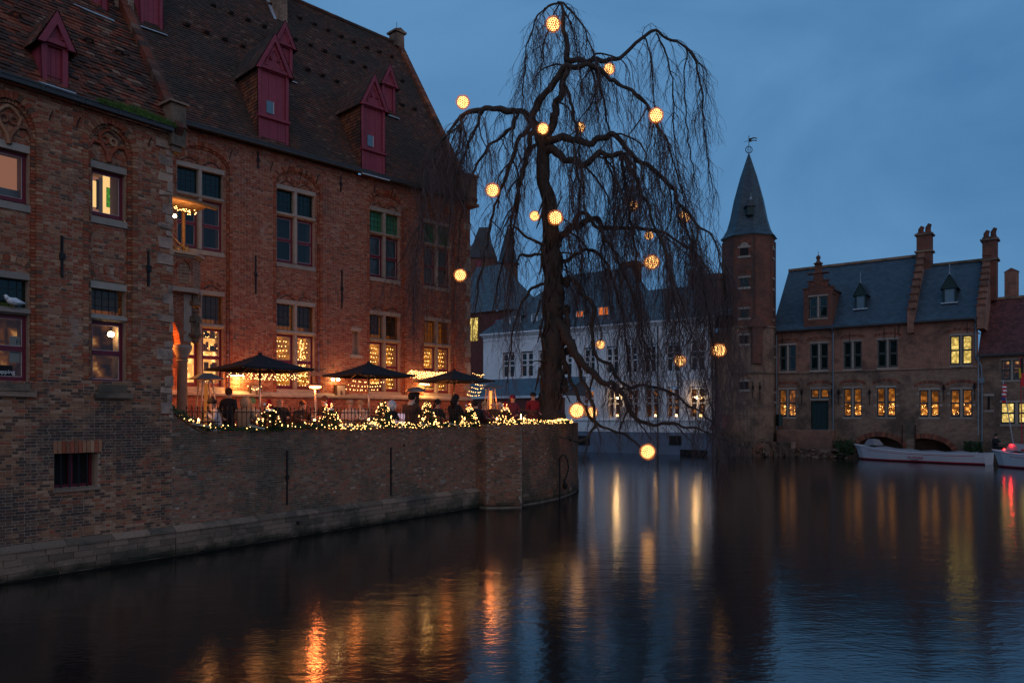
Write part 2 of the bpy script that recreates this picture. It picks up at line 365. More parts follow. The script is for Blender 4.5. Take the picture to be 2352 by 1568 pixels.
M['canvas'] = plain("grey_boat_canvas", (.20, .20, .22), .9, .2, 5)
M['skin'] = plain("skin", (.42, .25, .19), .6, .1, 8, bump=0)
M['dove'] = plain("white_feathers", (.62, .63, .66), .8, .1, 15)
M['tileCheek'] = brick_mat("tile_cheek", [(0, (.22, .09, .05)), (.3, (.16, .07, .045)), (.6, (.26, .12, .07)), (.85, (.12, .065, .05))], stain=(.04, .035, .03), stain_lo=.5, stain_hi=.62, nscale=.9)
M['hatchglass'] = plain("hatch_glass", (.10, .16, .20), .15, .1, 5, bump=0, sp=.8)
M['stoneq'] = brick_mat("quoin_stone", [(0, (.36, .31, .27)), (.35, (.30, .26, .22)), (.7, (.40, .34, .29))], stain=(.12, .095, .08), stain_lo=.46, stain_hi=.62, nscale=2.2)

# ------------------------------------------------------------------ water, land
def make_water():
    m, nt, b = newmat("canal_water"); b.inputs["Base Color"].default_value = (.006, .007, .007, 1); b.inputs["Roughness"].default_value = 0.105
    b.inputs["IOR"].default_value = 1.9; spec(b, 0.5)
    tcn = nt.nodes.new("ShaderNodeTexCoord")
    def lay(sx, sy, sc, det, w=0.0):
        mp_ = nt.nodes.new("ShaderNodeMapping"); mp_.inputs["Scale"].default_value = (sx, sy, 1); nt.links.new(tcn.outputs["Object"], mp_.inputs["Vector"])
        n = nt.nodes.new("ShaderNodeTexNoise"); n.inputs["Scale"].default_value = sc; n.inputs["Detail"].default_value = det; n.inputs["Distortion"].default_value = w
        nt.links.new(mp_.outputs[0], n.inputs["Vector"]); return n.outputs["Fac"]
    h = mathn(nt, 'ADD', mathn(nt, 'MULTIPLY', lay(1, 1.9, 1.1, 3, .4), 1.0), mathn(nt, 'MULTIPLY', lay(1, 2.0, 7.0, 4, .3), 0.42))
    bumpn(nt, b, h, 0.17, 0.05)
    mb = MB(); mb.quad((-400, -60, 0), (400, -60, 0), (400, 900, 0), (-400, 900, 0)); mb.build("canal_water", m, kind="structure")
make_water()
gm = plain("earth", (.07, .06, .05), .95)
mb = MB(); mb.box(-300, 16, 74, 600, -.5, 1.2); mb.build("ground", gm, kind="structure")

# ------------------------------------------------------------------ brickwork
class Rect:
    def __init__(s, a, b, z0, z1): s.a, s.b, s.z0, s.z1 = a, b, z0, z1
    def at(s, z): return (s.a, s.b) if s.z0 <= z <= s.z1 else None
class Arch(Rect):
    def __init__(s, a, b, z0, zs, rise, pw=2.0): s.a, s.b, s.z0, s.zs, s.rise, s.pw = a, b, z0, zs, rise, pw; s.z1 = zs + rise
    def at(s, z):
        if z < s.z0 or z > s.z1: return None
        if z <= s.zs: return (s.a, s.b)
        t = (z - s.zs) / s.rise; hw = (s.b - s.a) / 2 * max(0, 1 - t ** s.pw) ** (1 / s.pw); c = (s.a + s.b) / 2
        return (c - hw, c + hw)
def field(out, mo, s0, s1, z0, z1, y, holes=(), inside=None, L=.200, H=.058, J=.012, jy=.006, skip=0.0):
    k = 0; z = z0
    while z < z1 - .015:
        h = min(H, z1 - z); zm = z + h / 2
        iv = [(s0, s1)]
        if inside:
            q = inside.at(zm); iv = [q] if q else []
        for ho in holes:
            q = ho.at(zm)
            if not q: continue
            nv = []
            for a, b in iv:
                if q[1] <= a or q[0] >= b: nv.append((a, b)); continue
                if q[0] > a: nv.append((a, q[0]))
                if q[1] < b: nv.append((q[1], b))
            iv = nv
        for a, b in iv:
            if b - a < .01: continue
            mo.quad((a, y + .008, z), (b, y + .008, z), (b, y + .008, z + h), (a, y + .008, z + h))
            # alternate courses of stretchers and headers, anchored to the wall not to the interval
            l = L if k % 2 == 0 else L * .52
            x = math.floor((a - s0) / l) * l + s0 + (0 if k % 2 == 0 else -L * .13) + (L * .25 if k % 4 == 2 else 0) - l
            while x < b:
                xa, xb = max(x, a), min(x + l, b)
                if xb - xa > .035 and R() >= skip:
                    out.append((xa + J / 2, z + J / 2, xb - xa - J, h - J, y + U(-jy, jy * .6)))
                x += l
        z += H; k += 1
def lay_bricks(pl, wall, out, mat, piece="brick", mass="brickwork", n=300, depth=.03, jit=.06, key=None):
    """the nearest pieces are objects of their own, the rest one mass"""
    cam_ = Vector((0, 0, 3.0))
    def vis(q):
        w = pl.w(q[0] + q[2] / 2, q[4], q[1]); u = CU + FL * w.x / max(w.y, .1); v = HV - FL * (w.z - 3) / max(w.y, .1)
        return (0 if (0 < u < 2352 and 0 < v < 1568) else 1, (w - cam_).length - q[2] * 8)
    out = sorted(out, key=key or vis)
    protos = []
    for i in range(5):
        b = MB(); b.box(0, 1, 0, depth, 0, 1, 0.0)
        b.v = [(x + (U(-jit, jit) * .25 if yy < .001 else 0), yy + (U(0, .004) if yy < .001 else 0), zz + (U(-jit, jit) if yy < .001 else 0)) for x, yy, zz in b.v]
        protos.append(b.mesh(piece, mat))
    for q in out[:n]:
        inst(piece, protos[int(R() * 5)], wall, loc=(q[0], q[4], q[1]), scale=(q[2], 1, q[3]))
    if len(out) > n:
        b = MB()
        for s_, z_, w_, h_, y_ in out[n:]:
            j = .0035; r = R()
            x0, x1, za, zb = s_, s_ + w_, z_, z_ + h_
            f = [(x0 + U(0, j), y_, za + U(-j, j)), (x1 - U(0, j), y_, za + U(-j, j)), (x1 - U(0, j), y_, zb + U(-j, j)), (x0 + U(0, j), y_, zb + U(-j, j))]
            k = [(x0, y_ + depth, za), (x1, y_ + depth, za), (x1, y_ + depth, zb), (x0, y_ + depth, zb)]
            b.add(f + k, [(0, 1, 2, 3), (1, 5, 6, 2), (4, 0, 3, 7), (3, 2, 6, 7), (4, 5, 1, 0)], r)
        b.build(mass, mat, wall, kind="stuff")
def voussoirs(mb, a, b, zs, rise, t, y0, y1, w=.075, pw=2.0, e0=0.0, e1=1.0, J=.010):
    """a ring of bricks on edge round an arch"""
    c = (a + b) / 2; hw = (b - a) / 2
    def pt(f, o=0.0):
        an = pi * (1 - f); x, z = hw * cos(an), rise * abs(sin(an)) ** (2 / pw) if pw != 2 else rise * sin(an)
        l = math.hypot(x / hw ** 2, z / max(rise, .01) ** 2) or 1; nx, nz_ = x / hw ** 2 / l, z / max(rise, .01) ** 2 / l
        return (c + x + nx * o, zs + z + nz_ * o)
    n = max(6, int(pi * (hw + rise) / 2 / w))
    for i in range(n):
        f0, f1 = i / n, (i + 1) / n
        if (f0 + f1) / 2 < e0 or (f0 + f1) / 2 > e1: continue
        g = (f1 - f0) * J / w / 2 * 1.0
        p = [pt(f0 + g), pt(f0 + g, t), pt(f1 - g, t), pt(f1 - g)]
        yy = y0 + U(-.003, .003)
        mb.prism([p[0], p[3], p[2], p[1]], yy, y1)

def lights_net(mb, s0, s1, z0, z1, y, n, q=.016, falling=True):
    for i in range(n):
        mb.octa((U(s0, s1), y + U(-.01, .01), U(z0, z1)), q * U(.8, 1.25))

def window(b, a, c, z0, zt, z1, y0=0.0, lights=2, rec=.16, up='glass_teal', low='glass', room_up='roomdark', room_low='roomdark', casement=True,
           mid=True, lead_up=True, sill=True, net=0, jambw=.0, mullw=.13, sash='sash_red', name="window", lead_low=False, frame_mat='stone', dscale=1.0, big=None, top_lintel=True, cutblind=None):
    """stone cross-window: mullion, transom, leaded upper lights, timber casements below; pieces are children of the stone frame"""
    lt = .13 * dscale; mw = mullw; fm = M[frame_mat]
    fo = bpy.data.objects.new(name, None); COL.objects.link(fo); fo.parent = b; fo.empty_display_size = .1
    if top_lintel:
        f = MB(); f.box(a - .04, c + .04, y0 - .012, y0 + rec + .08, z1 - lt, z1, j=.004); f.build("lintel", fm, fo)
    if sill:
        f = MB(); f.prismx([(y0 - .035, z0 - .16), (y0 - .035, z0 - .03), (y0 + rec + .05, z0), (y0 + rec + .05, z0 - .16)], a - .03, c + .03); f.build("sill", fm, fo)
    if zt:
        f = MB(); f.prismx([(y0 - .03, zt - .03), (y0 - .03, zt + .03), (y0 + rec * .6, zt + .075), (y0 + rec + .06, zt + .075), (y0 + rec + .06, zt - .07), (y0 + rec * .3, zt - .07)], a - .03, c + .03); f.build("transom", fm, fo)
    for i in range(1, lights):
        x = a + (c - a) * i / lights
        f = MB(); f.prismz([(x - mw / 2 * .6, y0 + .0), (x + mw / 2 * .6, y0 + .0), (x + mw / 2, y0 + .05), (x + mw / 2, y0 + rec + .07), (x - mw / 2, y0 + rec + .07), (x - mw / 2, y0 + .05)], z0, z1 - lt); f.build("mullion", fm, fo)
    yg = y0 + rec
    W = (c - a) / lights
    for i in range(lights):
        l0 = a + W * i + (mw / 2 if i else 0.0); l1 = a + W * (i + 1) - (mw / 2 if i < lights - 1 else 0.0)
        tiers = [(z0, (zt - .07) if zt else z1 - lt, 0)]
        if zt: tiers.append((zt + .075, z1 - lt, 1))
        for za, zb, upper in tiers:
            g = MB(); 
            if upper or not casement:
                fr = .03 * dscale
                g.quad((l0, yg + .012, za), (l1, yg + .012, za), (l1, yg + .012, zb), (l0, yg + .012, zb))
                g.build("pane", M[up if upper else low], fo)
                if (lead_up and upper) or (lead_low and not upper):
                    d = MB(); nx = max(3, int((l1 - l0) / .13)); nzz = max(3, int((zb - za) / .17)); q = .006
                    for k in range(1, nx): x = l0 + (l1 - l0) * k / nx; d.box(x - q, x + q, yg + .002, yg + .010, za, zb)
                    for k in range(1, nzz): z = za + (zb - za) * k / nzz; d.box(l0, l1, yg + .001, yg + .011, z - q, z + q)
                    d.build("leading", M['lead'], fo)
            else:
                w = .065 * dscale; zm = (za + zb) / 2
                s = MB(); y_ = yg - .02
                s.box(l0, l0 + w, y_, y_ + .06, za, zb, j=.001); s.box(l1 - w, l1, y_ + .001, y_ + .06, za, zb)
                s.box(l0 + w, l1 - w, y_ + .002, y_ + .06, za, za + w * 1.5); s.box(l0 + w, l1 - w, y_ + .002, y_ + .06, zb - w, zb)
                ps = [(za + w * 1.5, zb - w)]
                if mid:
                    s.box(l0 + w, l1 - w, y_ - .012, y_ + .06, zm - w * .7, zm + w * .7); ps = [(za + w * 1.5, zm - w * .7), (zm + w * .7, zb - w)]
                s.build("sash", M[sash], fo)
                for pa, pb in ps:
                    e = MB(); q = .012; y2 = y_ + .012
                    xa, xb = l0 + w, l1 - w
                    e.box(xa, xa + q, y2, y2 + .02, pa, pb); e.box(xb - q, xb, y2, y2 + .02, pa, pb); e.box(xa + q, xb - q, y2, y2 + .02, pa, pa + q); e.box(xa + q, xb - q, y2, y2 + .02, pb - q, pb)
                    e.build("glazing_bead", M['bead'], fo)
                    g = MB(); g.quad((xa, y2 + .022, pa), (xb, y2 + .022, pa), (xb, y2 + .022, pb), (xa, y2 + .022, pb)); g.build("pane", M[low], fo)
            # the room seen behind
            rm = room_up if upper else room_low
            if rm:
                k = MB(); yr = yg + (.10 if rm == 'curtain' else .38)
                if upper and cutblind:
                    k.quad((l0 - .3, yg + .5, za - .06), (l1 + .4, yg + .5, za - .06), (l1 + .4, yg + .5, zb), (l0 - .3, yg + .5, zb)); k.build("room", M[rm], fo)
                    k = MB(); k.quad((l0, yg + .06, za + (zb - za) * .16), (l1 - .05, yg + .06, za + (zb - za) * .16), (l1 - .05, yg + .06, zb), (l0, yg + .06, zb)); k.build("blind", M[cutblind], fo)
                else:
                    k.quad((max(l0 - .3, a), yr, za - .06), (min(l1 + .4, c + .0), yr, za - .06), (min(l1 + .4, c + .0), yr, zb + (.06 if zt and not upper else .0)), (max(l0 - .3, a), yr, zb + (.06 if zt and not upper else .0))); k.build("room", M[rm], fo)
            if net and not upper:
                k = MB(); nn = net
                rows = int((zb - za) / .17)
                for r_ in range(rows):
                    for c_ in range(4):
                        k.octa((l0 + .09 + (l1 - l0 - .18) * (c_ + (.5 if r_ % 2 else .1) + U(-.15, .15)) / 4, yg + .09, za + .12 + (zb - za - .18) * (r_ + U(-.12, .12)) / rows), .017 * U(.8, 1.2))
                k.build("string_lights", M['bulb'], fo, kind="stuff")
    # dark reveals inside the masonry
    rv = MB()
    rv.quad((a, y0 + .005, z0), (a, yg + .5, z0), (a, yg + .5, z1), (a, y0 + .005, z1)); rv.quad((c, y0 + .005, z0), (c, y0 + .005, z1), (c, yg + .5, z1), (c, yg + .5, z0))
    rv.quad((a - .3, y0 + .02, z1 + .001), (c + .4, y0 + .02, z1 + .001), (c + .4, yg + .9, z1 + .001), (a - .3, yg + .9, z1 + .001)); rv.quad((a, y0 + .008, z0 - .001), (a, yg + .5, z0 - .001), (c, yg + .5, z0 - .001), (c, y0 + .008, z0 - .001))
    rv.quad((a - .02, y0 + .03, z1 - .03), (c + .02, y0 + .03, z1 - .03), (c + .02, y0 + .03, z1 + .09), (a - .02, y0 + .03, z1 + .09)); rv.quad((a - .02, y0 + .03, z0 - .12), (c + .02, y0 + .03, z0 - .12), (c + .02, y0 + .03, z0 - .01), (a - .02, y0 + .03, z0 - .01))
    rv.build("reveal", M['mortarL' if pl_is_left[0] else 'mortarM'], fo)
    return fo
pl_is_left = [True]
def label_text(txt, size, parent, loc, mat, name="lettering", rot=(radians(90), 0, 0), ext=.002, align='LEFT'):
    cu = bpy.data.curves.new(name, 'FONT'); cu.body = txt; cu.size = size; cu.extrude = ext; cu.align_x = align
    t = bpy.data.objects.new(name, cu); COL.objects.link(t)
    me = bpy.data.meshes.new_from_object(t.evaluated_get(bpy.context.evaluated_depsgraph_get())); bpy.data.objects.remove(t)
    me.materials.clear(); me.materials.append(mat)
    o = bpy.data.objects.new(name, me); COL.objects.link(o); o.parent = parent; o.location = loc; o.rotation_euler = rot; return o

def anchor(b, s, z0, z1, y=-.035, w=.035):
    k = MB(); zc = z0 + (z1 - z0) * .5
    k.box(s - w * .55, s + w * .55, y, y + .03, z0, z1, j=.006); k.box(s - w * 1.3, s + w * 1.3, y - .012, y + .02, zc - .06, zc + .06, j=.008)
    return k.build("wall_anchor", M['iron'], b)

def tiles(pl, roof, mat, s0, s1, t1, y0, z0, ang, expo=.11, w=.165, lift=.012, jit=.006, n=300, cut=None, piece="tile", mass="tiling", wave=0.0):
    ca, sa = cos(ang), sin(ang)
    def pt(s, t, h): 
        if wave: h += wave * sin(s * 1.3 + t * .7) + wave * .6 * sin(s * 3.1 - t * 1.9)
        return (s, y0 + t * ca - h * sa, z0 + t * sa + h * ca)
    cells = []; k = 0; t = 0.0
    while t < t1 - .02:
        x = s0 - (w / 2 if k % 2 else 0)
        while x < s1:
            a, b = max(x, s0), min(x + w, s1)
            if b - a > .03 and not (cut and cut((a + b) / 2, t)): cells.append((a, b, t, min(t + expo * 1.15, t1)))
            x += w
        t += expo; k += 1
    def geo(a, b, ta, tb, ox=0, m=None):
        g = .004; l = lift + U(-jit, jit) * .8 + .010; q = U(-jit, jit)
        A, B, C, D = pt(a + g, ta + q, l), pt(b - g, ta + q + U(-jit, jit) * .6, l + U(-jit, jit) * .5), pt(b - g, tb, .002), pt(a + g, tb, .002)
        E, F_ = pt(a + g, ta + q, -.003), pt(b - g, ta + q, -.003)
        return [A, B, C, D, E, F_], [(0, 1, 2, 3), (4, 5, 1, 0), (4, 0, 3), (1, 5, 2)]
    cam_ = Vector((0, 0, 3.0))
    def vis(q):
        p = pt(q[0], q[2], 0); w_ = pl.w(p[0], p[1], p[2]); u = CU + FL * w_.x / max(w_.y, .1); v = HV - FL * (w_.z - 3) / max(w_.y, .1)
        return (0 if (0 < u < 2352 and 0 < v < 1568) else 1, (w_ - cam_).length)
    cells.sort(key=vis)
    full = []
    protos = []
    for i in range(4):
        b = MB(); g = .004; l = lift + .010 + U(-jit, jit)
        ps = [(g, 0, l), (w - g, U(-jit, jit), l), (w - g, expo * 1.15, .002), (g, expo * 1.15, .002), (g, 0, -.003), (w - g, 0, -.003)]
        ps = [(x, t_ * ca - h * sa, t_ * sa + h * ca) for x, t_, h in ps]
        b.add(ps, [(0, 1, 2, 3), (4, 5, 1, 0), (4, 0, 3), (1, 5, 2)], 0.0); protos.append(b.mesh(piece, mat))
    cnt = 0; rest = MB()
    for a, b_, ta, tb in cells:
        if cnt < n and abs(b_ - a - w) < .001:
            p = pt(a, ta + U(-jit, jit), 0); inst(piece, protos[int(R() * 4)], roof, loc=p); cnt += 1
        else:
            vs, fs = geo(a, b_, ta, tb); rest.add(vs, fs)
    rest.build(mass, mat, roof, kind="stuff")

def dormer(H, p, ye, zr, ang, u0, u1, vb, ve, va, off, tile, big=False, nm="dormer"):
    ca, sa = cos(ang), sin(ang)
    for _ in range(60): off = off * .6 + .4 * (ye + (p((u0 + u1) / 2, vb, off)[1] - zr) / sa * ca)
    off -= .04
    a, zb = p(u0, vb, off); c, _ = p(u1, vb, off); zev = p((u0 + u1) / 2, ve, off)[1]; za = p((u0 + u1) / 2, va, off)[1]; m_ = (a + c) / 2
    def yroof(z): return ye + (z - zr) / sa * ca
    fr = MB(); t = .10
    fr.box(a, a + t, off, off + .10, zb, zev); fr.box(c - t, c, off, off + .10, zb, zev); fr.box(a + t, c - t, off, off + .1, zb, zb + .06); fr.box(a + t, c - t, off + .0, off + .1, zev - .05, zev)
    fo_ = fr.build(nm, M['wood_red'], H)
    g = MB(); g.prism([(a - .06, zev), (c + .06, zev), (m_ + .02, za), (m_ - .02, za)], off - .02, off + .06); g.build("gable_board", M['wood_red'], fo_)
    g = MB(); r_ = (c - a) * .26
    pts = [(m_ + sg * r_ * (1 - (k_ / 8.0) ** 1.7), off - .035, zev + .10 + (za - zev) * .52 * k_ / 8.0) for sg in (1,) for k_ in range(9)]
    pts += [(2 * m_ - x, y, z) for x, y, z in reversed(pts)]
    g.tube(pts, .032, 6); g.build("arch_moulding", M['wood_red'], fo_)
    for sg in (-1, 1):
        g = MB(); xe = m_ + sg * ((c - a) / 2 + .10); g.prism([(xe, zev - .06), (xe - sg * .13, zev - .06), (m_ - sg * .0, za - .22), (m_, za + .03)], off - .10, off - .02); g.build("bargeboard", M['wood_red'], fo_)
    g = MB(); g.box(a - .04, c + .04, off - .07, off + .02, zev - .02, zev + .07); g.build("gable_beam", M['wood_red'], fo_)
    for i in range(3):
        xa = a + t + (c - a - 2 * t) * i / 3; xb = a + t + (c - a - 2 * t) * (i + 1) / 3
        g = MB(); g.box(xa + .004, xb - .004, off + .07, off + .09, zb + .06, zev - .05); g.build("board", M['wood_red'], fo_)
    for x, sg in ((a, -1), (c, 1)):
        g = MB(); g.poly([(x, off + .02, zb), (x, yroof(zb), zb), (x, yroof(zev), zev), (x, off + .02, zev)])
        ck = g.build("cheek", M['wood_red' if not big else tile], fo_)
        if big:
            g = MB(); z = zb
            while z < zev - .02:
                y_ = off + .03 - (.08 if int((z - zb) / .11 + .5) % 2 else 0); ye_ = yroof(min(z + .11, zev)) + .05
                while y_ < ye_:
                    y2 = min(y_ + .16, ye_); l = sg * (.022 + U(-.006, .008)); ya = max(y_, off + .03)
                    if y2 > ya + .02: g.add([(x + l, ya + .003, z), (x + l, y2 - .003, z + U(-.004, .004)), (x + sg * .003, y2 - .003, z + .12), (x + sg * .003, ya + .003, z + .12), (x, ya, z), (x, y2, z)], [(0, 1, 2, 3), (0, 4, 5, 1)])
                    y_ += .16
                z += .11
            g.build("hung_tiling", M['tileCheek'], fo_, kind="stuff")
    if big:
        zs = zb + (zev - zb) * .33
        g = MB(); g.prismx([(off - .07, zs), (off - .07, zs + .07), (off + .05, zs + .12), (off + .05, zs - .05)], a - .02, c + .02); g.build("sill_bar", M['wood_red'], fo_)
        for i in range(3):
            xa = a + t + (c - a - 2 * t) * i / 3; xb = a + t + (c - a - 2 * t) * (i + 1) / 3
            g = MB(); g.box(xa + .004, xb - .004, off + .02, off + .06, zb + .02, zs); g.build("board", M['wood_red'], fo_)
        g = MB(); xm = a + (c - a) * .40; g.box(xm - .11, xm + .11, off + .045, off + .07, zs + .20, zs + .58); g.build("pane", M['hatchglass'], fo_)
        g = MB(); g.box(xm + .11, xm + .14, off + .035, off + .07, zs + .20, zs + .58); g.build("pane_edge", M['bead'], fo_)
        g = MB()
        for sg in (-1, 1):
            g.tube([(m_ + sg * r_ * .95, off - .05, zev + .10 + (za - zev) * .24), (m_ + sg * r_ * .35, off - .05, zev + .10 + (za - zev) * .20), (m_ + sg * r_ * .55, off - .05, zev + .10 + (za - zev) * .32)], .03, 5)
        g.build("cusp_moulding", M['wood_red'], fo_, kind="stuff")
    # little tiled roof
    g = MB(); ov = .14
    for sg in (-1, 1):
        xe = m_ + sg * ((c - a) / 2 + ov)
        nrow = 7
        for i in range(nrow):
            f0, f1 = i / nrow, (i + 1.15) / nrow
            z0_, z1_ = zev - .08 + (za + .05 - zev + .08) * f0, zev - .08 + (za + .05 - zev + .08) * min(f1, 1)
            x0_, x1_ = xe + (m_ - xe) * f0, xe + (m_ - xe) * min(f1, 1)
            yb_ = yroof(z1_) + .2; y_ = off - .10
            while y_ < yb_:
                y2 = min(y_ + .15, yb_)
                g.add([(x0_, y_ + .003, z0_ + .03 + U(-.01, .01)), (x0_, y2 - .003, z0_ + .03), (x1_, y2 - .003, z1_), (x1_, y_ + .003, z1_), (x0_, y_, z0_ - .01), (x0_, y2, z0_ - .01)], [(0, 1, 2, 3), (0, 4, 5, 1)])
                y_ += .15
        g.quad((xe, off - .09, zev - .10), (m_, off - .09, za + .03), (m_, yroof(za) + .2, za + .03), (xe, yroof(zev) + .2, zev - .10))
    g.build("dormer_roof", M[tile], fo_, kind="stuff")
    g = MB(); g.prismx([(off - .22, zb - .14), (off - .2, zb - .10), (off + .06, zb + .01), (off + .06, zb - .06)], a - .08, c + .06); g.build("flashing", M['leadsheet'], fo_)

# ------------------------------------------------------------------ the left wing
LW = house("brick_wing", PL, "brown brick wing rising straight from the water, white quoins and grass in its gutter", "building")
def build_left():
    pl_is_left[0] = True
    pl = PL; p = pl.p
    S0 = p(-60, 900)[0]
    ze = p(389, 306)[1]
    walls = []; mo = MB()
    wall = None
    # niches (tall recessed bays) and the openings inside them
    bays = []
    for (u0, u1, vt, vsp) in ((203, 305, 285, 345), (-38, 84, 225, 300)):
        a, z1 = p(u0, vt); c, _ = p(u1, vt); zt_ = p((u0 + u1) / 2, vt)[1]; zs = p((u0 + u1) / 2, vsp)[1]
        zb = p((u0 + u1) / 2, 872)[1]
        bays.append(Arch(a, c, zb, zs, zt_ - zs))
    cel = Rect(p(124.6, 1080)[0], p(225.8, 1080)[0], p(175, 1119)[1], p(175, 1040)[1])
    N = .11
    op = []
    specs = []
    a, c = p(211, 500, N)[0], p(288, 500, N)[0]
    specs.append(dict(a=a, c=c, z0=p(250, 500, N)[1], zt=None, z1=p(250, 378, N)[1], kind='cream'))
    specs.append(dict(a=a, c=c, z0=p(250, 882, N)[1], zt=p(250, 730, N)[1], z1=p(250, 650, N)[1], kind='shop'))
    a2, c2 = p(-55, 500, N)[0], p(66, 500, N)[0]
    specs.append(dict(a=a2, c=c2, z0=p(20, 460, N)[1], zt=None, z1=p(20, 325, N)[1], kind='pink'))
    specs.append(dict(a=a2, c=c2, z0=p(20, 876, N)[1], zt=p(20, 712, N)[1], z1=p(20, 622, N)[1], kind='shop2'))
    openings = [Rect(q['a'], q['c'], q['z0'] - .0, q['z1']) for q in specs]
    zl = p(389, 880)[1]
    upper = []; low = []
    field(low, mo, S0, 0, .62, zl - (zl - .62) % .058, 0.0, holes=[cel] + bays)
    z_start = .62 + .058 * int((zl - .62 - (zl - .62) % .058) / .058 + .5)
    field(upper, mo, S0, 0, z_start, ze, 0.0, holes=bays)
    for b in bays: field(upper, mo, 0, 0, b.z0, b.z1, N, holes=openings, inside=b)
    wo = mo.build("wall", M['mortarL'], LW)
    lay_bricks(pl, wo, upper, M['brickL'], n=150)
    lay_bricks(pl, wo, low, M['brickLow'], n=150)
    # bay reveals, stepped moulding and arches
    ar = MB(); tr = MB()
    for b in bays:
        for s_, sg in ((b.a, 1), (b.b, -1)):
            z = b.z0
            while z < b.zs - .03:
                ar.box(min(s_, s_ - sg * .10), max(s_, s_ - sg * .10), -.012, N + .02, z + .004, z + .058, j=.002)
                ar.box(min(s_, s_ + sg * .07), max(s_, s_ + sg * .07), N * .5, N + .02, z + .004, z + .058, j=.002); z += .064
        voussoirs(ar, b.a, b.b, b.zs, b.rise, .13, -.014, N + .02)
        voussoirs(ar, b.a + .07, b.b - .07, b.zs, b.rise - .07, .07, N * .5, N + .02, w=.06)
        # blind tracery in the head of the bay: two curved ribs joining under a roundel
        c = (b.a + b.b) / 2; hw = (b.b - b.a) / 2
        for sg in (-1, 1):
            tr.tube([(c + sg * hw * .95, N - .02, b.zs - .05), (c + sg * hw * .72, N - .03, b.zs + b.rise * .25), (c + sg * hw * .35, N - .03, b.zs + b.rise * .22), (c + sg * hw * .08, N - .03, b.zs - .05), (c, N - .03, b.zs - .22)], .045, 6)
            tr.tube([(c + sg * hw * .35, N - .03, b.zs + b.rise * .22), (c + sg * hw * .45, N - .03, b.zs + b.rise * .5), (c + sg * hw * .2, N - .03, b.zs + b.rise * .72), (c, N - .03, b.zs + b.rise * .80)], .035, 6)
            tr.tube([(c + sg * hw * .2 + cos(t) * hw * .16, N - .03, b.zs + b.rise * .38 + sin(t) * hw * .16) for t in [k * pi / 5 for k in range(11)]], .025, 5)
    ar.build("arch", M['brickL'], LW, kind="stuff"); tr.build("blind_tracery", M['brickL'], LW, kind="stuff")
    # windows
    q = specs[0]
    w = window(LW, q['a'], q['c'], q['z0'], None, q['z1'], y0=N, lights=1, rec=.14, low='glass_clear', room_low=None, mid=False)
    k = MB(); yb = N + .14 + .9
    k.quad((q['a'] - .5, yb, q['z0'] - .4), (q['a'] + .62, yb, q['z0'] - .4), (q['a'] + .62, yb, q['z1'] + .5), (q['a'] - .5, yb, q['z1'] + .5)); k.build("room", M['pinkroom'], w)
    pc = lambda u, v, o_: p(u, v, o_)
    k = MB(); k.quad((pc(236, 450, yb - .3)[0], yb - .3, q['z0'] - .4), (q['c'] + 1.4, yb - .3, q['z0'] - .4), (q['c'] + 1.4, yb - .3, q['z1'] + .5), (pc(236, 450, yb - .3)[0], yb - .3, q['z1'] + .5)); k.build("room", M['creamroom'], w)
    gp = emit("backlit_green_poster", (.16, .50, .05), .8, cells=((.10, .40, .03), (.35, .65, .12)), dark=.3, cell_scale=14)
    xa, z1_ = pc(245, 430, yb - .33); xb, z0_ = pc(258.5, 478, yb - .33); k = MB(); k.box(xa, xb, yb - .33, yb - .31, z0_, z1_); k.build("poster", gp, w)
    xa, z1_ = pc(211, 414, yb - .03); xb, z0_ = pc(221, 476, yb - .03); k = MB(); k.box(xa, xb, yb - .03, yb - .01, z0_, z1_); k.build("picture", M['creamroom'], w); k = MB(); k.box(xb, xb + .05, yb - .05, yb - .01, z0_ - .04, z1_ + .04); k.build("picture_frame", M['roomdark'], w)
    q = specs[2]
    w = window(LW, q['a'], q['c'], q['z0'], None, q['z1'], y0=N, lights=1, rec=.14, low='glass_clear', room_low='pinkroom', mid=False)
    zb_ = p(20, 434, N + .45)[1]; k = MB(); k.quad((q['a'], N + .45, q['z0'] - .1), (q['c'] + .3, N + .45, q['z0'] - .1), (q['c'] + .3, N + .45, zb_), (q['a'], N + .45, zb_)); k.build("counter", M['curtain'], w)
    q = specs[1]
    window(LW, q['a'], q['c'], q['z0'], q['zt'], q['z1'], y0=N, lights=1, rec=.14, low='glass_clear', room_low='roomdim', room_up='roomamber', up='glass_amber', cutblind='curtain')
    q = specs[3]
    w = window(LW, q['a'], q['c'], q['z0'], q['zt'], q['z1'], y0=N, lights=1, rec=.14, low='glass_clear', room_low='roomdim', room_up='roomamber', up='glass_teal', cutblind='curtain')
    # lamp glow inside the right-hand shop window, shop sign in the left-hand one
    k = MB(); qq = specs[1]; k.ball((qq['a'] + .52, N + .30, qq['z0'] + .78 * (qq['zt'] - qq['z0'])), .07, sz=.8); k.build("ceiling_lamp", M['bulb_hot'], w)
    sm = plain("sign_lettering", (.75, .75, .75), .5, 0, 5, bump=0)
    label_text("shopping", .105, w, (p(34, 870, N + .13)[0], N + .125, q['z0'] + .15), sm, align='RIGHT')
    k = MB(); k.box(q['a'] + .1, q['c'] - .22, N + .135, N + .137, q['z0'] + .10, q['z0'] + .30); k.build("window_band", M['roomdark'], w)
    s_c = p(38, 835, N + .2)[0]
    k = MB(); k.box(s_c - .12, s_c + .12, N + .19, N + .195, q['z0'] + .36, q['z0'] + .85); k.build("notice", plain("notice_paper", (.45, .42, .38), .8, .1, 5, bump=0), w)
    label_text("FL", .13, w, (s_c - .02, N + .186, q['z0'] + .70), M['iron'])
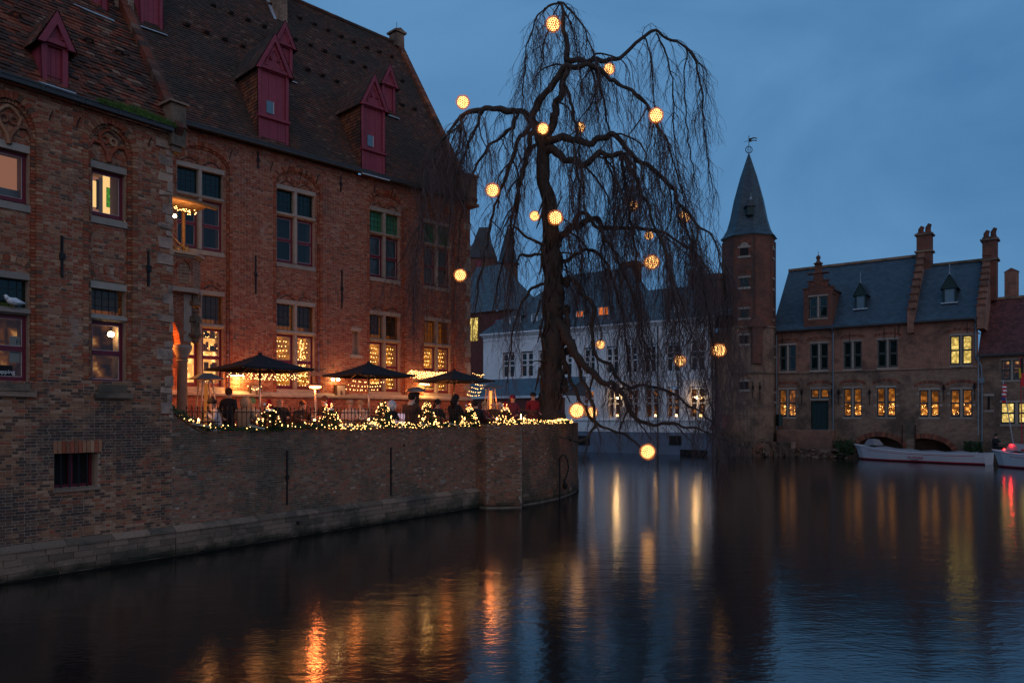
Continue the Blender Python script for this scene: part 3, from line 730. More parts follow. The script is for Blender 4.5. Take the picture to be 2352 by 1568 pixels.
    for i, cc in enumerate(((.05, .2, .45), (.5, .35, .02), (.4, .05, .03))):
        k = MB(); k.box(s_c - .02, s_c + .12, N + .184, N + .188, q['z0'] + .62 - i * .035, q['z0'] + .65 - i * .035); k.build("stripe", plain("stripe", cc, .7, 0, 5, bump=0), w)
    # relieving arches over the lower windows
    ra = MB()
    for q in (specs[1], specs[3]):
        voussoirs(ra, q['a'] + .02, q['c'] - .02, q['z1'] + .04, .14, .12, N - .012, N + .03, w=.07)
    for q in (specs[0], specs[2]):
        voussoirs(ra, q['a'] + .02, q['c'] - .02, q['z1'] + .05, .13, .10, N - .012, N + .03, w=.07)
    ra.build("relieving_arch", M['brickL'], LW, kind="stuff")
    for q in (specs[1], specs[3]):
        k = MB(); k.box(q['a'] + .06, q['c'] - .04, -.03, N + .12, q['z0'] - .17, q['z0'] - .02, j=.01); k.box(q['a'] - .02, q['c'] + .05, -.10, N + .1, q['z0'] - .27, q['z0'] - .18, j=.012); k.build("window_ledge", M['stone_mossy'], LW)
    # cellar window
    k = MB()
    c_ = cel
    fo = MB(); fo.quad((c_.a, .35, c_.z0), (c_.b, .35, c_.z0), (c_.b, .35, c_.z1), (c_.a, .35, c_.z1)); fo = fo.build("cellar_window", M['roomdark'], LW)
    k.quad((c_.a, 0.008, c_.z0), (c_.a, .35, c_.z0), (c_.a, .35, c_.z1), (c_.a, 0.008, c_.z1)); k.quad((c_.b, 0.008, c_.z0), (c_.b, 0.008, c_.z1), (c_.b, .35, c_.z1), (c_.b, .35, c_.z0))
    k.quad((c_.a, 0.008, c_.z0), (c_.b, 0.008, c_.z0), (c_.b, .35, c_.z0), (c_.a, .35, c_.z0)); k.quad((c_.a, 0.008, c_.z1), (c_.a, .35, c_.z1), (c_.b, .35, c_.z1), (c_.b, 0.008, c_.z1)); k.build("reveal", M['mortarL'], fo)
    for i in range(1, 5):
        x = c_.a + (c_.b - c_.a) * i / 5; k = MB(); k.box(x - .012, x + .012, .10, .125, c_.z0, c_.z1); k.build("bar", M['iron'], fo)
    k = MB(); k.box(c_.a + .02, c_.b - .02, .28, .32, c_.z0 + .0, c_.z0 + .05); k.box(c_.a, c_.a + .05, .28, .32, c_.z0, c_.z1); k.box(c_.b - .05, c_.b, .28, .32, c_.z0, c_.z1); k.box((c_.a + c_.b) / 2 - .04, (c_.a + c_.b) / 2 + .04, .27, .32, c_.z0, c_.z1); k.build("frame", M['sash_red'], fo)
    k = MB(); x = c_.a - .02
    while x < c_.b: k.box(x + .005, x + .07, -.014, .2, c_.z1 + .003, c_.z1 + .235, j=.003); x += .075
    k.build("lintel", M['brickL'], fo, kind="stuff")
    k = MB(); k.box(c_.a - .03, c_.b + .03, -.035, .3, c_.z0 - .07, c_.z0 - .005, j=.012); k.build("sill", M['stone_mossy'], fo)
    for u, va, vb in ((141.5, 541, 636), (340, 577, 657)):
        s_, z1_ = p(u, va); _, z0_ = p(u, vb); anchor(LW, s_, z0_, z1_)
    for u, va, vb in ((115, 256, 277), (178, 271, 293), (342, 316, 337)):
        s_, z1_ = p(u, va); _, z0_ = p(u, vb); k = MB(); k.tube([(s_ + .03, -.06, z1_), (s_, -.02, (z0_ + z1_) / 2), (s_ - .02, -.03, z0_)], .012, 5); k.build("gutter_hook", M['iron'], LW)
    # quoins of white stone on the right corner
    z = 2.95; k = 0
    while z < p(389, 335)[1]:
        h = U(.10, .26); w_ = (.30 if k % 2 else .15) + U(-.09, .06)
        if R() < .86: q = MB(); q.box(-w_, .012, -.012 - U(0, .012), .25, z + .008, z + h - .008, j=.018); q.build("quoin_stone", M['stoneq'], LW)
        else:
            q = MB(); zz = z
            while zz < z + h - .05: q.box(-w_, .01, -.010, .2, zz + .005, zz + .055, j=.005); zz += .062
            q.build("quoin_brick", M['brickL'], LW, kind="stuff")
        z += h; k += 1
    # side face of the wing, round the corner
    k = MB(); k.quad((0, .02, 0), (0, 4.5, 0), (0, 4.5, ze), (0, .02, ze)); k.build("side_wall", M['mortarL'], LW)
    # roof
    ang = radians(55); ca, sa = cos(ang), sin(ang); TL = 5.2; ye = -.14; zr = ze + .02
    rf = MB(); rf.quad((S0, ye + .03, zr - .02), (-.0, ye + .03, zr - .02), (0, ye + .03 + TL * ca, zr - .02 + TL * sa), (S0, ye + .03 + TL * ca, zr - .02 + TL * sa)); 
    rf.quad((S0, ye + TL * ca, zr + TL * sa), (0, ye + TL * ca, zr + TL * sa), (0, ye + 2 * TL * ca, zr), (S0, ye + 2 * TL * ca, zr))
    ro = rf.build("roof", M['tileL'], LW)
    tiles(pl, ro, M['tileL'], S0, -.02, TL, ye, zr, ang, expo=.115, w=.17, jit=.013, lift=.016, wave=.012, n=300)
    # gable coping with its kneeler
    k = MB(); n_ = 26
    for i in range(n_):
        t0, t1_ = TL * i / n_, TL * (i + .96) / n_; w_ = U(.0, .02)
        k.prismx([(ye + t0 * ca, zr + t0 * sa - .1), (ye + t0 * ca - .15 * sa, zr + t0 * sa + .15 * ca + w_), (ye + t1_ * ca - .15 * sa, zr + t1_ * sa + .15 * ca + w_), (ye + t1_ * ca, zr + t1_ * sa - .1)], -.03, .14 + U(-.02, .02))
    k.build("gable_coping", M['tileL'], LW, kind="stuff")
    k = MB(); k.prismx([(ye + .2, zr), (ye - .05, zr + .12), (ye + TL * ca - .05, zr + TL * sa + .10), (ye + TL * ca, zr + TL * sa)], .14, .26); k.build("gable_parapet", M['tileL'], LW)
    k = MB(); k.box(-.12, .32, ye + 4.1 * ca, ye + 5.2 * ca, zr + 4.1 * sa - .3, zr + 5.2 * sa + 2.5); k.build("gable_chimney", M['brickF2'], LW)
    zc1, zc0 = p(389, 240)[1], p(389, 335)[1]
    k = MB(); k.box(-.10, .22, -.16, .22, zc0, zc1, j=.006); k.box(-.16, .28, -.22, .28, zc1, zc1 + .05, j=.006); k.box(-.08, .20, -.12, .2, zc1 + .05, zc1 + .09); k.box(-.06, .16, -.10, .1, zc0 - .12, zc0); k.build("kneeler", M['stone_mossy'], LW)
    # gutter
    k = MB(); k.box(S0, -.10, -.26, -.13, ze - .03, ze + .07, j=0); k.box(S0, -.10, -.275, -.26, ze + .05, ze + .085)
    for i in range(5):
        x = S0 + .3 + i * (-S0 - .4) / 4.6; k.box(x - .02, x + .02, -.272, -.12, ze - .04, ze + .072)
    k.build("gutter", M['zinc'], LW)
    # dormers
    dormer(LW, p, ye, zr, ang, 95.6, 156.6, 186, 102, 32, .42, 'tileL')
    # upper dormer whose foot shows at the top edge
    dormer(LW, p, ye, zr, ang, 168, 246, 8, -110, -190, 1.75, 'tileL')
    # hollow ridge vents on the slope
    for (u, v) in ((33, 36), (200, 96), (270, 124)):
        off = .9 + (190 - v) * .004
        s_, z_ = p(u, v, off)
        yy = ye + (z_ - zr) / sa * ca
        for _ in range(4):
            s_, z_ = p(u, v, yy); yy = ye + (z_ - zr) / sa * ca
        k = MB(); k.tube([(s_ - .12, yy - .02, z_ - .01), (s_ - .06, yy - .09, z_ + .05), (s_ + .06, yy - .09, z_ + .05), (s_ + .12, yy - .02, z_ - .01)], .03, 6); k.ball((s_, yy - .04, z_ + .0), .055); k.build("roof_vent", M['tileL'], LW)
    # grass in the gutter
    k = MB(); a, c = p(212, 240)[0], -.05
    for i in range(2600):
        x = U(a, c); h = U(.05, .20) * (1.2 - abs((x - a) / (c - a) - .5)); y = U(-.29, -.10); dx, dy = U(-.05, .05), U(-.07, .03)
        k.add([(x - .006, y, ze + .06), (x + .006, y, ze + .06), (x + dx, y + dy, ze + .06 + h)], [(0, 1, 2)])
    k.build("gutter_grass", M['moss'], LW, kind="stuff")
build_left()

# ------------------------------------------------------------------ the quay wall under the terrace
FLOOR = 2.10
def build_quay():
    pl = PQ; p = pl.p
    Q = house("quay_wall", pl, "weathered brick quay wall holding up the terrace, on a pale stone base at the waterline", "wall")
    s1 = p(1095, 1165)[0]; zt = 2.60
    # ramped top next to the wing
    class Ramp(Rect):
        def at(s, z):
            if z < 2.60: return None
            return (-1, .9) if z > 3.1 else (.0 + .80 * (1 - ((3.04 - z) / .44) ** .5 if z < 3.04 else 0), 99)
    br = []; mo = MB()
    holes = [Rect(s_ - .12, s_ + .12, z_, z_ + .10) for s_, z_ in ((9.0, .95),)]
    def top(s): return 2.60 + (.46 * (1 - min(s, .8) / .8) ** 1.3 if s < .8 else 0)
    field(br, mo, -.0, s1, .60, 3.08, 0.0, L=.190, H=.055, jy=.008, holes=holes)
    br = [q for q in br if q[1] + q[3] < top(q[0] + q[2] / 2) + .01]
    mo.f2 = []
    v2 = []; 
    m2 = MB(); m2.poly([(0, .008, .6), (s1, .008, .6), (s1, .008, 2.6)] + [(x, .008, top(x)) for x in (.8, .6, .4, .2, .1, 0)])
    wo = m2.build("wall", M['mortarQ'], Q)
    # the buttress and the rounded end, given as a path in plan
    base = []
    def wpt(u, D): return Vector(((u - CU) / FL * D, D, 0))
    path = [pl.w(s1, 0), pl.w(s1, -.42), wpt(1198, 25.15), wpt(1198, 25.75), wpt(1232, 26.4), wpt(1268, 27.4), wpt(1296, 28.6), wpt(1316, 30.0), wpt(1325, 31.2), wpt(1326, 32.6), wpt(1318, 34.5), wpt(1290, 38.0)]
    inv = Matrix.Rotation(-pl.yaw, 4, 'Z') @ Matrix.Translation((-pl.o[0], -pl.o[1], 0))
    loc = [inv @ q for q in path]
    fine = []
    for i in range(len(loc) - 1):
        a, b = loc[i], loc[i + 1]; n = 1 if i < 4 else 4
        for k in range(n):
            if i >= 4 and i < len(loc) - 2:
                p0, p3 = loc[max(i - 1, 4)], loc[min(i + 2, len(loc) - 1)]; t = k / n
                fine.append(.5 * ((2 * a) + (b - p0) * t + (2 * p0 - 5 * a + 4 * b - p3) * t * t + (3 * a - p0 - 3 * b + p3) * t ** 3))
            else: fine.append(a.lerp(b, k / n))
    fine.append(loc[-1])
    ZT = 2.66
    e = MB()
    for i in range(len(fine) - 1):
        a, b = fine[i], fine[i + 1]; e.quad((a.x, a.y, -.5), (b.x, b.y, -.5), (b.x, b.y, ZT), (a.x, a.y, ZT))
    e.build("end_wall", M['mortarQ'], Q)
    end = []; eb = MB(); H, L = .055, .190
    cum = [0.0]
    for i in range(len(fine) - 1): cum.append(cum[-1] + (fine[i + 1] - fine[i]).length)
    def at(d):
        d = min(max(d, 0), cum[-1] - 1e-4)
        for i in range(len(fine) - 1):
            if d <= cum[i + 1]: 
                t = (d - cum[i]) / (cum[i + 1] - cum[i]); tt = (fine[i + 1] - fine[i]).normalized(); return fine[i].lerp(fine[i + 1], t), Vector((tt.y, -tt.x, 0))
    z = .05; k = 0
    while z < ZT - .05:
        l = L if k % 2 == 0 else L * .52; d = -(k % 4) * .05
        stone = z < .38
        hh = .115 if stone else H; l = .38 if stone else l
        while d < cum[-1]:
            a0, a1 = max(d, 0) + .006, min(d + l, cum[-1]) - .006
            if a1 - a0 > .03:
                A, n1 = at(a0); B, n2 = at(a1); o = .016 + U(-.008, .008) + (.03 if stone else 0); r = R()
                A2, B2 = A + n1 * o, B + n2 * o
                eb.add([(A2.x, A2.y, z + .006), (B2.x, B2.y, z + .006), (B2.x, B2.y, z + hh - .006), (A2.x, A2.y, z + hh - .006), (A.x, A.y, z + .006), (B.x, B.y, z + .006), (B.x, B.y, z + hh - .006), (A.x, A.y, z + hh - .006)],
                       [(0, 1, 2, 3), (3, 2, 6, 7), (4, 5, 1, 0), (1, 5, 6, 2), (4, 0, 3, 7)], r)
            d += l
        z += hh; k += 1
    eb.build("brickwork", M['brickQ'], Q, kind="stuff")
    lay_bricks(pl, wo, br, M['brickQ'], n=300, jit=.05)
    # coping on edge
    cp = []; x = 0.0
    k = MB()
    while x < s1 - .02:
        z = top(x) ; k.box(x + .004, x + .062, -.03, .26, z - .12 + .12, z + .06 + U(-.004, .004), j=.005); x += .068
    for i in range(int(cum[-1] / .07)):
        A, n1 = at(i * .07); B, n2 = at(i * .07 + .062); o = .03; 
        k.add([(A.x + n1.x * o, A.y + n1.y * o, ZT), (B.x + n2.x * o, B.y + n2.y * o, ZT), (B.x + n2.x * o, B.y + n2.y * o, ZT + .06), (A.x + n1.x * o, A.y + n1.y * o, ZT + .06),
               (A.x - n1.x * .25, A.y - n1.y * .25, ZT), (B.x - n2.x * .25, B.y - n2.y * .25, ZT), (B.x - n2.x * .25, B.y - n2.y * .25, ZT + .06), (A.x - n1.x * .25, A.y - n1.y * .25, ZT + .06)], [(0, 1, 2, 3), (3, 2, 6, 7), (1, 5, 6, 2), (4, 0, 3, 7)])
    k.build("coping", M['brickQ'], Q, kind="stuff")
    # stone base: blocks and a chamfered ledge, running on under the wing
    prot = []
    for i in range(5):
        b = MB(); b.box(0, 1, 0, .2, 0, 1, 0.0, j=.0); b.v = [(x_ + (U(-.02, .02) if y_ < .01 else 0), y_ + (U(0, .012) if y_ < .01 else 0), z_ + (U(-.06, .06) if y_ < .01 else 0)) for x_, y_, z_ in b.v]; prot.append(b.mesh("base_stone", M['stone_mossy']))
    back = MB(); back.box(0, s1, -.10, .3, -.6, .60); bo = back.build("stone_base", M['mortarQ'], Q)
    z = -.09
    for r_ in range(5):
        h = .125; x = -U(0, .3)
        while x < s1:
            w_ = U(.26, .48); a_, b_ = max(x, 0), min(x + w_, s1)
            if b_ - a_ > .06: inst("base_stone", prot[int(R() * 5)], bo, loc=(a_ + .006, -.135 + U(-.012, .012), z + .006), scale=(b_ - a_ - .012, 1, h - .012))
            x += w_
        z += h
    k = 0; x = 0
    while x < s1 - .05:
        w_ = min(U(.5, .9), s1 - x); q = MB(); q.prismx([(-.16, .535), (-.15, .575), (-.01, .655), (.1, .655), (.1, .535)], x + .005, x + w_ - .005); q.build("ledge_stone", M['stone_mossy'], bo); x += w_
    # the same base under the left wing
    S0 = PL.p(-60, 900)[0]
    back = MB(); back.box(S0, -.0, -.10, .3, -.6, .60); bo = back.build("stone_base", M['mortarL'], LW); z = -.09
    for r_ in range(5):
        h = .125; x = S0 - U(0, .3)
        while x < 0:
            w_ = U(.26, .5); a_, b_ = max(x, S0), min(x + w_, -.0)
            if b_ - a_ > .06: inst("base_stone", prot[int(R() * 5)], bo, loc=(a_ + .006, -.135 + U(-.012, .012), z + .006), scale=(b_ - a_ - .012, 1, h - .012))
            x += w_
        z += h
    x = S0
    while x < -.02:
        w_ = min(U(.5, .9), -x); q = MB(); q.prismx([(-.16, .535), (-.15, .575), (-.01, .655), (.1, .655), (.1, .535)], x + .005, x + w_ - .005); q.build("ledge_stone", M['stone_mossy'], bo); x += w_
    # long iron ties, a mooring hoop with rope, drain stains
    for u, va, vb in ((658, 1034, 1158), (897, 1027, 1137)):
        s_, z1_ = p(u, va); _, z0_ = p(u, vb); anchor(Q, s_, z0_, z1_, w=.03)
    w0 = inv @ wpt(1280, 27.75); w1 = inv @ wpt(1299, 28.6)
    zt_ = 3 - (1046 - 955) / FL * 27.6; zb_ = 3 - (1150 - 955) / FL * 27.6
    k = MB(); a = w0 + Vector((.0, -.10, 0)); b = w1 + Vector((0, -.12, 0)); m_ = a.lerp(b, .35)
    k.tube([(a.x, a.y, zb_), (a.x, a.y, zt_ - .12), (m_.x - .05, m_.y, zt_), (m_.x + .12, m_.y, zt_), (b.x - .06, b.y, zt_ - .22), (b.x + .02, b.y, zt_ - .5), (b.x - .1, b.y, zt_ - .75), (b.x - .26, b.y, zt_ - .95), (b.x - .24, b.y, zt_ - 1.15)], .028, 6)
    k.build("mooring_hoop", M['iron'], Q)
    k = MB(); k.ball((b.x - .2, b.y, zt_ - 1.15), .09, sz=1.3); k.build("rope_end", M['iron'], Q)
    # cellar drain in the base
    s_, z_ = p(676, 1220); k = MB(); k.tube([(s_, -.18, .36), (s_, -.02, .36)], .04, 8); k.build("drain_pipe", M['iron'], Q)
    # terrace paving behind the wall
    T = MB()
    pw = [pl.w(0, .2), pl.w(s1, .2)] + [path[i] + Vector((-.2, .2, 0)) for i in range(3, len(path))] + [Vector((-8, 45, 0)), Vector((-16, 26, 0))]
    T.poly([(q.x, q.y, FLOOR) for q in pw]); T.build("terrace_paving", plain("terrace_paving", (.10, .085, .075), .9, .4, 3), kind="structure")
    T = MB(); 
    for i in range(len(fine) - 1):
        a_, b_ = fine[i], fine[i + 1]; n1 = Vector((b_.y - a_.y, -(b_.x - a_.x), 0)).normalized() * -.25
        T.quad((a_.x + n1.x, a_.y + n1.y, FLOOR), (b_.x + n1.x, b_.y + n1.y, FLOOR), (b_.x + n1.x, b_.y + n1.y, ZT), (a_.x + n1.x, a_.y + n1.y, ZT))
    T.quad((0, .25, FLOOR), (s1, .25, FLOOR), (s1, .25, 2.62), (0, .25, 2.62)); T.build("parapet_back", M['mortarQ'], Q)
    return Q, fine
QUAY, QEND = build_quay()

# ------------------------------------------------------------------ the main house behind the terrace
MH = house("main_house", PM, "tall red brick house with steep brown roof, crimson dormers and stone cross-windows behind the terrace", "building")
def build_main():
    pl_is_left[0] = False
    pl = PM; p = pl.p; S0, S1 = -7.0, p(1080, 700)[0]
    ze = 11.33; N = .10
    mo = MB(); br = []
    xs = [(.13, 1.50), (3.27, 4.62), (6.83, 8.13), (9.27, 10.57)]
    bays = [Arch(a - .10, c + .16, 3.75, 10.40, .50 if i else .52) for i, (a, c) in enumerate(xs)]
    ops = []
    for i, (a, c) in enumerate(xs):
        ops.append(Rect(a, c, 7.92, 10.38)); ops.append(Rect(a if i else a + .02, c, 3.88, 6.72))
    nich = Rect(p(817, 760)[0] - .12, p(817, 760)[0] + .14, p(817, 815)[1], p(817, 760)[1])
    field(br, mo, S0, S1, 3.75, ze, 0.0, holes=bays + [nich], L=.190, H=.056)
    for b in bays: field(br, mo, b.a, b.b, b.z0, b.z1, N, holes=ops, inside=b, L=.190, H=.056)
    br2 = []
    field(br2, mo, S0, S1, FLOOR, 3.60, -.08, L=.190, H=.056)
    wo = mo.build("wall", M['mortarM'], MH)
    lay_bricks(pl, wo, br + br2, M['brickM'], n=300)
    k = MB(); k.quad((nich.a, .25, nich.z0), (nich.b, .25, nich.z0), (nich.b, .25, nich.z1), (nich.a, .25, nich.z1)); k.quad((nich.b, 0, nich.z0), (nich.b, .25, nich.z0), (nich.b, .25, nich.z1), (nich.b, 0, nich.z1)); k.quad((nich.a, 0, nich.z0), (nich.b, 0, nich.z0), (nich.b, .25, nich.z0), (nich.a, .25, nich.z0)); nn = k.build("wall_niche", M['mortarM'], MH)
    k = MB(); k.box(nich.a - .12, nich.b + .12, -.05, .2, nich.z0 - .12, nich.z0, j=.008); k.build("niche_sill", M['stone'], nn)
    k = MB(); k.box(nich.a - .08, nich.b + .08, -.03, .2, nich.z1, nich.z1 + .12, j=.008); k.build("niche_lintel", M['stone'], nn)
    ar = MB(); ra = MB()
    for b in bays:
        for s_, sg in ((b.a, 1), (b.b, -1)):
            z = b.z0
            while z < b.zs - .03:
                ar.box(min(s_, s_ - sg * .09), max(s_, s_ - sg * .09), -.010, N + .02, z + .004, z + .056, j=.002)
                ar.box(min(s_, s_ + sg * .06), max(s_, s_ + sg * .06), N * .5, N + .02, z + .004, z + .056, j=.002); z += .0625
        voussoirs(ar, b.a, b.b, b.zs, b.rise, .13, -.012, N + .02)
        voussoirs(ar, b.a + .06, b.b - .06, b.zs, b.rise - .06, .06, N * .5, N + .02, w=.06)
    for i, (a, c) in enumerate(xs):
        m_ = (a + c) / 2
        for z in (10.38, 6.72):
            voussoirs(ra, a + .04, m_ - .04, z + .03, .16, .10, N - .012, N + .03, w=.065); voussoirs(ra, m_ + .04, c - .04, z + .03, .16, .10, N - .012, N + .03, w=.065)
    ar.build("arch", M['brickM'], MH, kind="stuff"); ra.build("relieving_arch", M['brickM'], MH, kind="stuff")
    k = MB()
    for i, (a, c) in enumerate(xs):
        m_ = (a + c) / 2
        for z in (10.38, 6.72):
            for l, r in ((a + .10, m_ - .08), (m_ + .08, c - .10)):
                k.tube([(l + (r - l) * t / 8, N - .014, z + .02 + .13 * sin(pi * t / 8)) for t in range(9)], .012, 5)
    k.build("arch_shadow_joint", M['iron'], MH, kind="stuff")
    # windows
    upk = ['glass_teal', 'glass_teal', 'glass_green', 'glass_green']; 
    for i, (a, c) in enumerate(xs):
        window(MH, a, c, 7.92, 9.47, 10.38, y0=N, rec=.15, up=upk[i], low='glass', room_up='roomdark' if i < 2 else 'curtain', room_low='roomdark' if i < 2 else 'curtain')
        if i == 0:
            w = window(MH, a, c, 3.88, 5.68, 6.72, y0=N, rec=.15, up='glass_amber', low='glass_clear', room_up='roomamber', room_low='roombright', cutblind='curtain')
        else:
            w = window(MH, a, c, 3.88, 5.69, 6.72, y0=N, rec=.15, up='glass_amber', low='glass_clear', room_up='roomamber', room_low='roomwarm', net=1, cutblind='roomdark' if i < 3 else None)
        if i == 0:
            # shelves with boxes and a tree of baubles in the shop window
            m_ = (a + c) / 2
            k = MB()
            for z in (4.35, 4.95, 5.35): k.box(m_ + .1, c, N + .32, N + .50, z, z + .03)
            k.build("shelf", plain("shelf", (.35, .25, .15), .7), w)
            for q in range(26):
                k = MB(); x_ = U(m_ + .15, c - .1); z_ = random.choice((4.38, 4.98, 5.38, 3.95)); k.box(x_, x_ + U(.05, .14), N + .30, N + .36, z_, z_ + U(.08, .26)); k.build("boxed_gift", M[random.choice(('wood', 'sash_red', 'brickM', 'green_paint', 'stone'))], w)
            k = MB()
            for q in range(60): k.octa((U(a + .1, c - .08), N + .2, U(3.95, 5.6)), .012)
            k.build("string_lights", M['bulb'], w, kind="stuff")
        if i == 1:
            k = MB()
            for q in range(90):
                z_ = U(4.0, 5.5); x_ = (c - .34) + U(-1, 1) * .26 * (1.1 - (z_ - 4.0) / 1.6); k.octa((x_, N + .22, z_), .013 * U(.8, 1.3))
            k.build("string_lights", M['bulb'], w, kind="stuff")
        if i > 1:
            txt = label_text("foodshopping", .085, w, (a + .09, N + .108, 4.02), plain("lettering", (.7, .55, .35), .5, 0, 5, bump=0))
            k = MB(); k.box(a + .07, (a + c) / 2 - .1, N + .13, N + .14, 3.99, 4.12); k.build("window_band", M['roomdark'], w)
    # stone table on the ledge under the windows, and the string course
    x = S0
    while x < S1:
        w_ = min(U(.8, 1.2), S1 - x); k = MB(); k.prismx([(-.17, 3.60), (-.17, 3.66), (.0, 3.76), (.12, 3.76), (.12, 3.60)], x + .003, x + w_ - .003); k.build("ledge_stone", M['stone'], MH); x += w_
    # iron ties
    for u, va, vb in ((592, 348, 388), (782, 405, 441), (586.7, 587, 675), (784.6, 620, 707), (949, 650, 770)):
        s_, z1_ = p(u, va); _, z0_ = p(u, vb); anchor(MH, s_, z0_, z1_)
    for u, v in ((528, 345), (660, 380), (727, 402), (859, 424), (898, 436), (622, 372), (690, 392)):
        s_, z1_ = p(u, v); k = MB(); k.tube([(s_ + .05, -.07, z1_), (s_, -.03, z1_ - .18), (s_ - .03, -.04, z1_ - .3)], .013, 5); k.build("gutter_hook", M['iron'], MH)
    # corner quoins at the far end
    z = 3.8; q_ = 0
    while z < 10.6:
        h = U(.18, .3); w_ = (.32 if q_ % 2 else .18) + U(-.05, .05)
        if R() < .75: k = MB(); k.box(S1 - w_, S1 + .012, -.016, .2, z + .006, z + h - .006, j=.008); k.build("quoin_stone", M['stone'], MH)
        z += h; q_ += 1
    # roof
    ye, zr = -.28, ze + .03; ang = atan2(19.10 - zr, 4.52 - ye); ca, sa = cos(ang), sin(ang); TL = math.hypot(4.52 - ye, 19.1 - zr)
    rf = MB(); zr2 = zr + TL * sa; yr2 = ye + TL * ca
    rf.quad((S0, ye, zr), (S1 - .05, ye, zr), (S1 - .05, yr2, zr2), (S0, yr2, zr2)); rf.quad((S0, yr2, zr2), (S1 - .05, yr2, zr2), (S1 - .05, 2 * yr2 - ye, zr), (S0, 2 * yr2 - ye, zr))
    ro = rf.build("roof", M['tileM'], MH)
    tiles(pl, ro, M['tileM'], S0, S1 - .05, TL, ye, zr, ang, expo=.105, w=.165, jit=.007, lift=.013, wave=.006, n=300)
    k = MB(); x = S0
    while x < S1 - .3: k.tube([(x, yr2, zr2 + .03 + U(-.008, .008)), (x + .33, yr2, zr2 + .03)], .085, 8); x += .34
    k.build("ridge_tiles", M['tileM'], ro, kind="stuff")
    k = MB(); k.poly([(S1 - .02, 0, 2), (S1 - .02, 2 * yr2, 2), (S1 - .02, 2 * yr2, ze), (S1 - .02, yr2, zr2), (S1 - .02, 0, ze)]); k.build("gable_wall", M['brickF'], MH)
    k = MB(); n_ = 44
    for i in range(n_):
        t0, t1_ = TL * i / n_, TL * (i + .97) / n_
        k.prismx([(ye + t0 * ca, zr + t0 * sa - .1), (ye + t0 * ca - .13 * sa, zr + t0 * sa + .13 * ca + U(0, .02)), (ye + t1_ * ca - .13 * sa, zr + t1_ * sa + .13 * ca), (ye + t1_ * ca, zr + t1_ * sa - .1)], S1 - .22 + U(-.02, .02), S1 + .05)
    k.build("gable_coping", M['tileCheek'], MH, kind="stuff")
    k = MB(); k.box(S1 - .38, S1 + .06, yr2 - .25, yr2 + .25, zr2 - .2, zr2 + .42, j=.01); k.box(S1 - .46, S1 + .14, yr2 - .32, yr2 + .32, zr2 + .42, zr2 + .50); k.prism([(S1 - .44, zr2 + .50), (S1 + .12, zr2 + .5), (S1 - .16, zr2 + .62)], yr2 - .3, yr2 + .3); k.build("gable_pinnacle", M['brickF2'], MH)
    k = MB(); k.tube([(S1 - .16, yr2, zr2 + .6), (S1 - .16, yr2, zr2 + .95)], .012, 5); k.build("pinnacle_spike", M['iron'], MH)
    k = MB(); k.box(S1 - .42, S1 + .05, -.34, .2, ze - .05, ze + .98, j=.008); k.box(S1 - .48, S1 + .12, -.40, .26, ze + .98, ze + 1.06); k.box(S1 - .5, S1 + .14, -.36, .2, ze - .16, ze - .05); k.build("kneeler", M['brickF2'], MH)
    k = MB(); k.box(S0, S1 - .4, -.40, -.26, ze - .04, ze + .07); k.box(S0, S1 - .4, -.41, -.40, ze + .05, ze + .09)
    for i in range(12): x = S0 + .5 + i * 1.55; k.box(x - .02, x + .02, -.412, -.2, ze - .05, ze + .072)
    k.build("gutter", M['zinc'], MH)
    def roff(u, v):
        y = 1.0
        for _ in range(40):
            z = p(u, v, y)[1]; y = y * .6 + .4 * (ye + (z - zr) / sa * ca)
        return y
    dm = lambda *a_, **k_: dormer(MH, p, ye, zr, ang, *a_, **k_)
    dm(592.6, 663.5, 322, 164, 82, .12, 'tileM', big=True)
    dm(830, 884.4, 394, 246, 173, .12, 'tileM', big=True)
    o1 = roff(655, 175); dm(632, 672, 172, 104, 52, o1 - .1, 'tileM')
    o2 = roff(890, 262); dm(878, 908, 258, 196, 150, o2 - .1, 'tileM')
    o3 = roff(348, 62); dm(322, 374, 58, -40, -110, o3 - .1, 'tileM')
    # brick chimney half-way up the slope
    y0 = roff(643, 42); s0 = p(630, 20, y0)[0]; s1_ = p(657, 20, y0)[0]; z0 = p(643, 45, y0)[1]
    k = MB(); k.box(s0, s1_, y0 - .1, y0 + .7, z0 - .3, z0 + 2.8); ch = k.build("chimney", M['brickF2'], ro)
    k = MB(); k.prismx([(y0 - .16, z0 - .15), (y0 - .13, z0 - .05), (y0 + .6, z0 + 1.15), (y0 + .6, z0 + .9)], s0 - .10, s0); k.build("chimney_flashing", M['leadsheet'], ro)
    # vents
    pts = [(37, 100), (155, 150), (270, 197), (315, 45), (518, 138), (620, 180), (713, 223), (806, 265), (893, 302), (985, 340), (1072, 372), (1157, 403), (590, 325), (690, 368), (787, 405), (880, 441), (970, 476), (485, 285), (118, 335), (573, 497), (675, 537), (775, 576), (1230, 573), (1230, 742), (1317, 769)]
    pts = [((900 + x / 1.742) / 1.7415, y / 3.0335) for x, y in pts] + [(x / 3.0335, y / 3.0335) for x, y in ((1482, 50), (1605, 103), (1722, 150), (1838, 197), (1300, 188), (1435, 238), (1563, 288), (1685, 335))]
    me = None
    for u, v in pts:
        y = roff(u, v); s_, z_ = p(u, v, y)
        if me is None:
            k = MB(); k.add([(-.10, -.03, 0), (.10, -.03, 0), (.085, -.10, .07), (-.085, -.10, .07), (.1, .12, .16), (-.1, .12, .16)], [(3, 2, 4, 5), (0, 1, 2, 3), (0, 3, 5), (1, 4, 2)], .3); k.add([(-.07, -.075, .005), (.07, -.075, .005), (.06, -.10, .06), (-.06, -.10, .06)], [(0, 1, 2, 3)], .3, 1); me = k.mesh("roof_vent", [M['tileM'], M['roomdark']])
        inst("roof_vent", me, ro, loc=(s_, y - .02, z_))
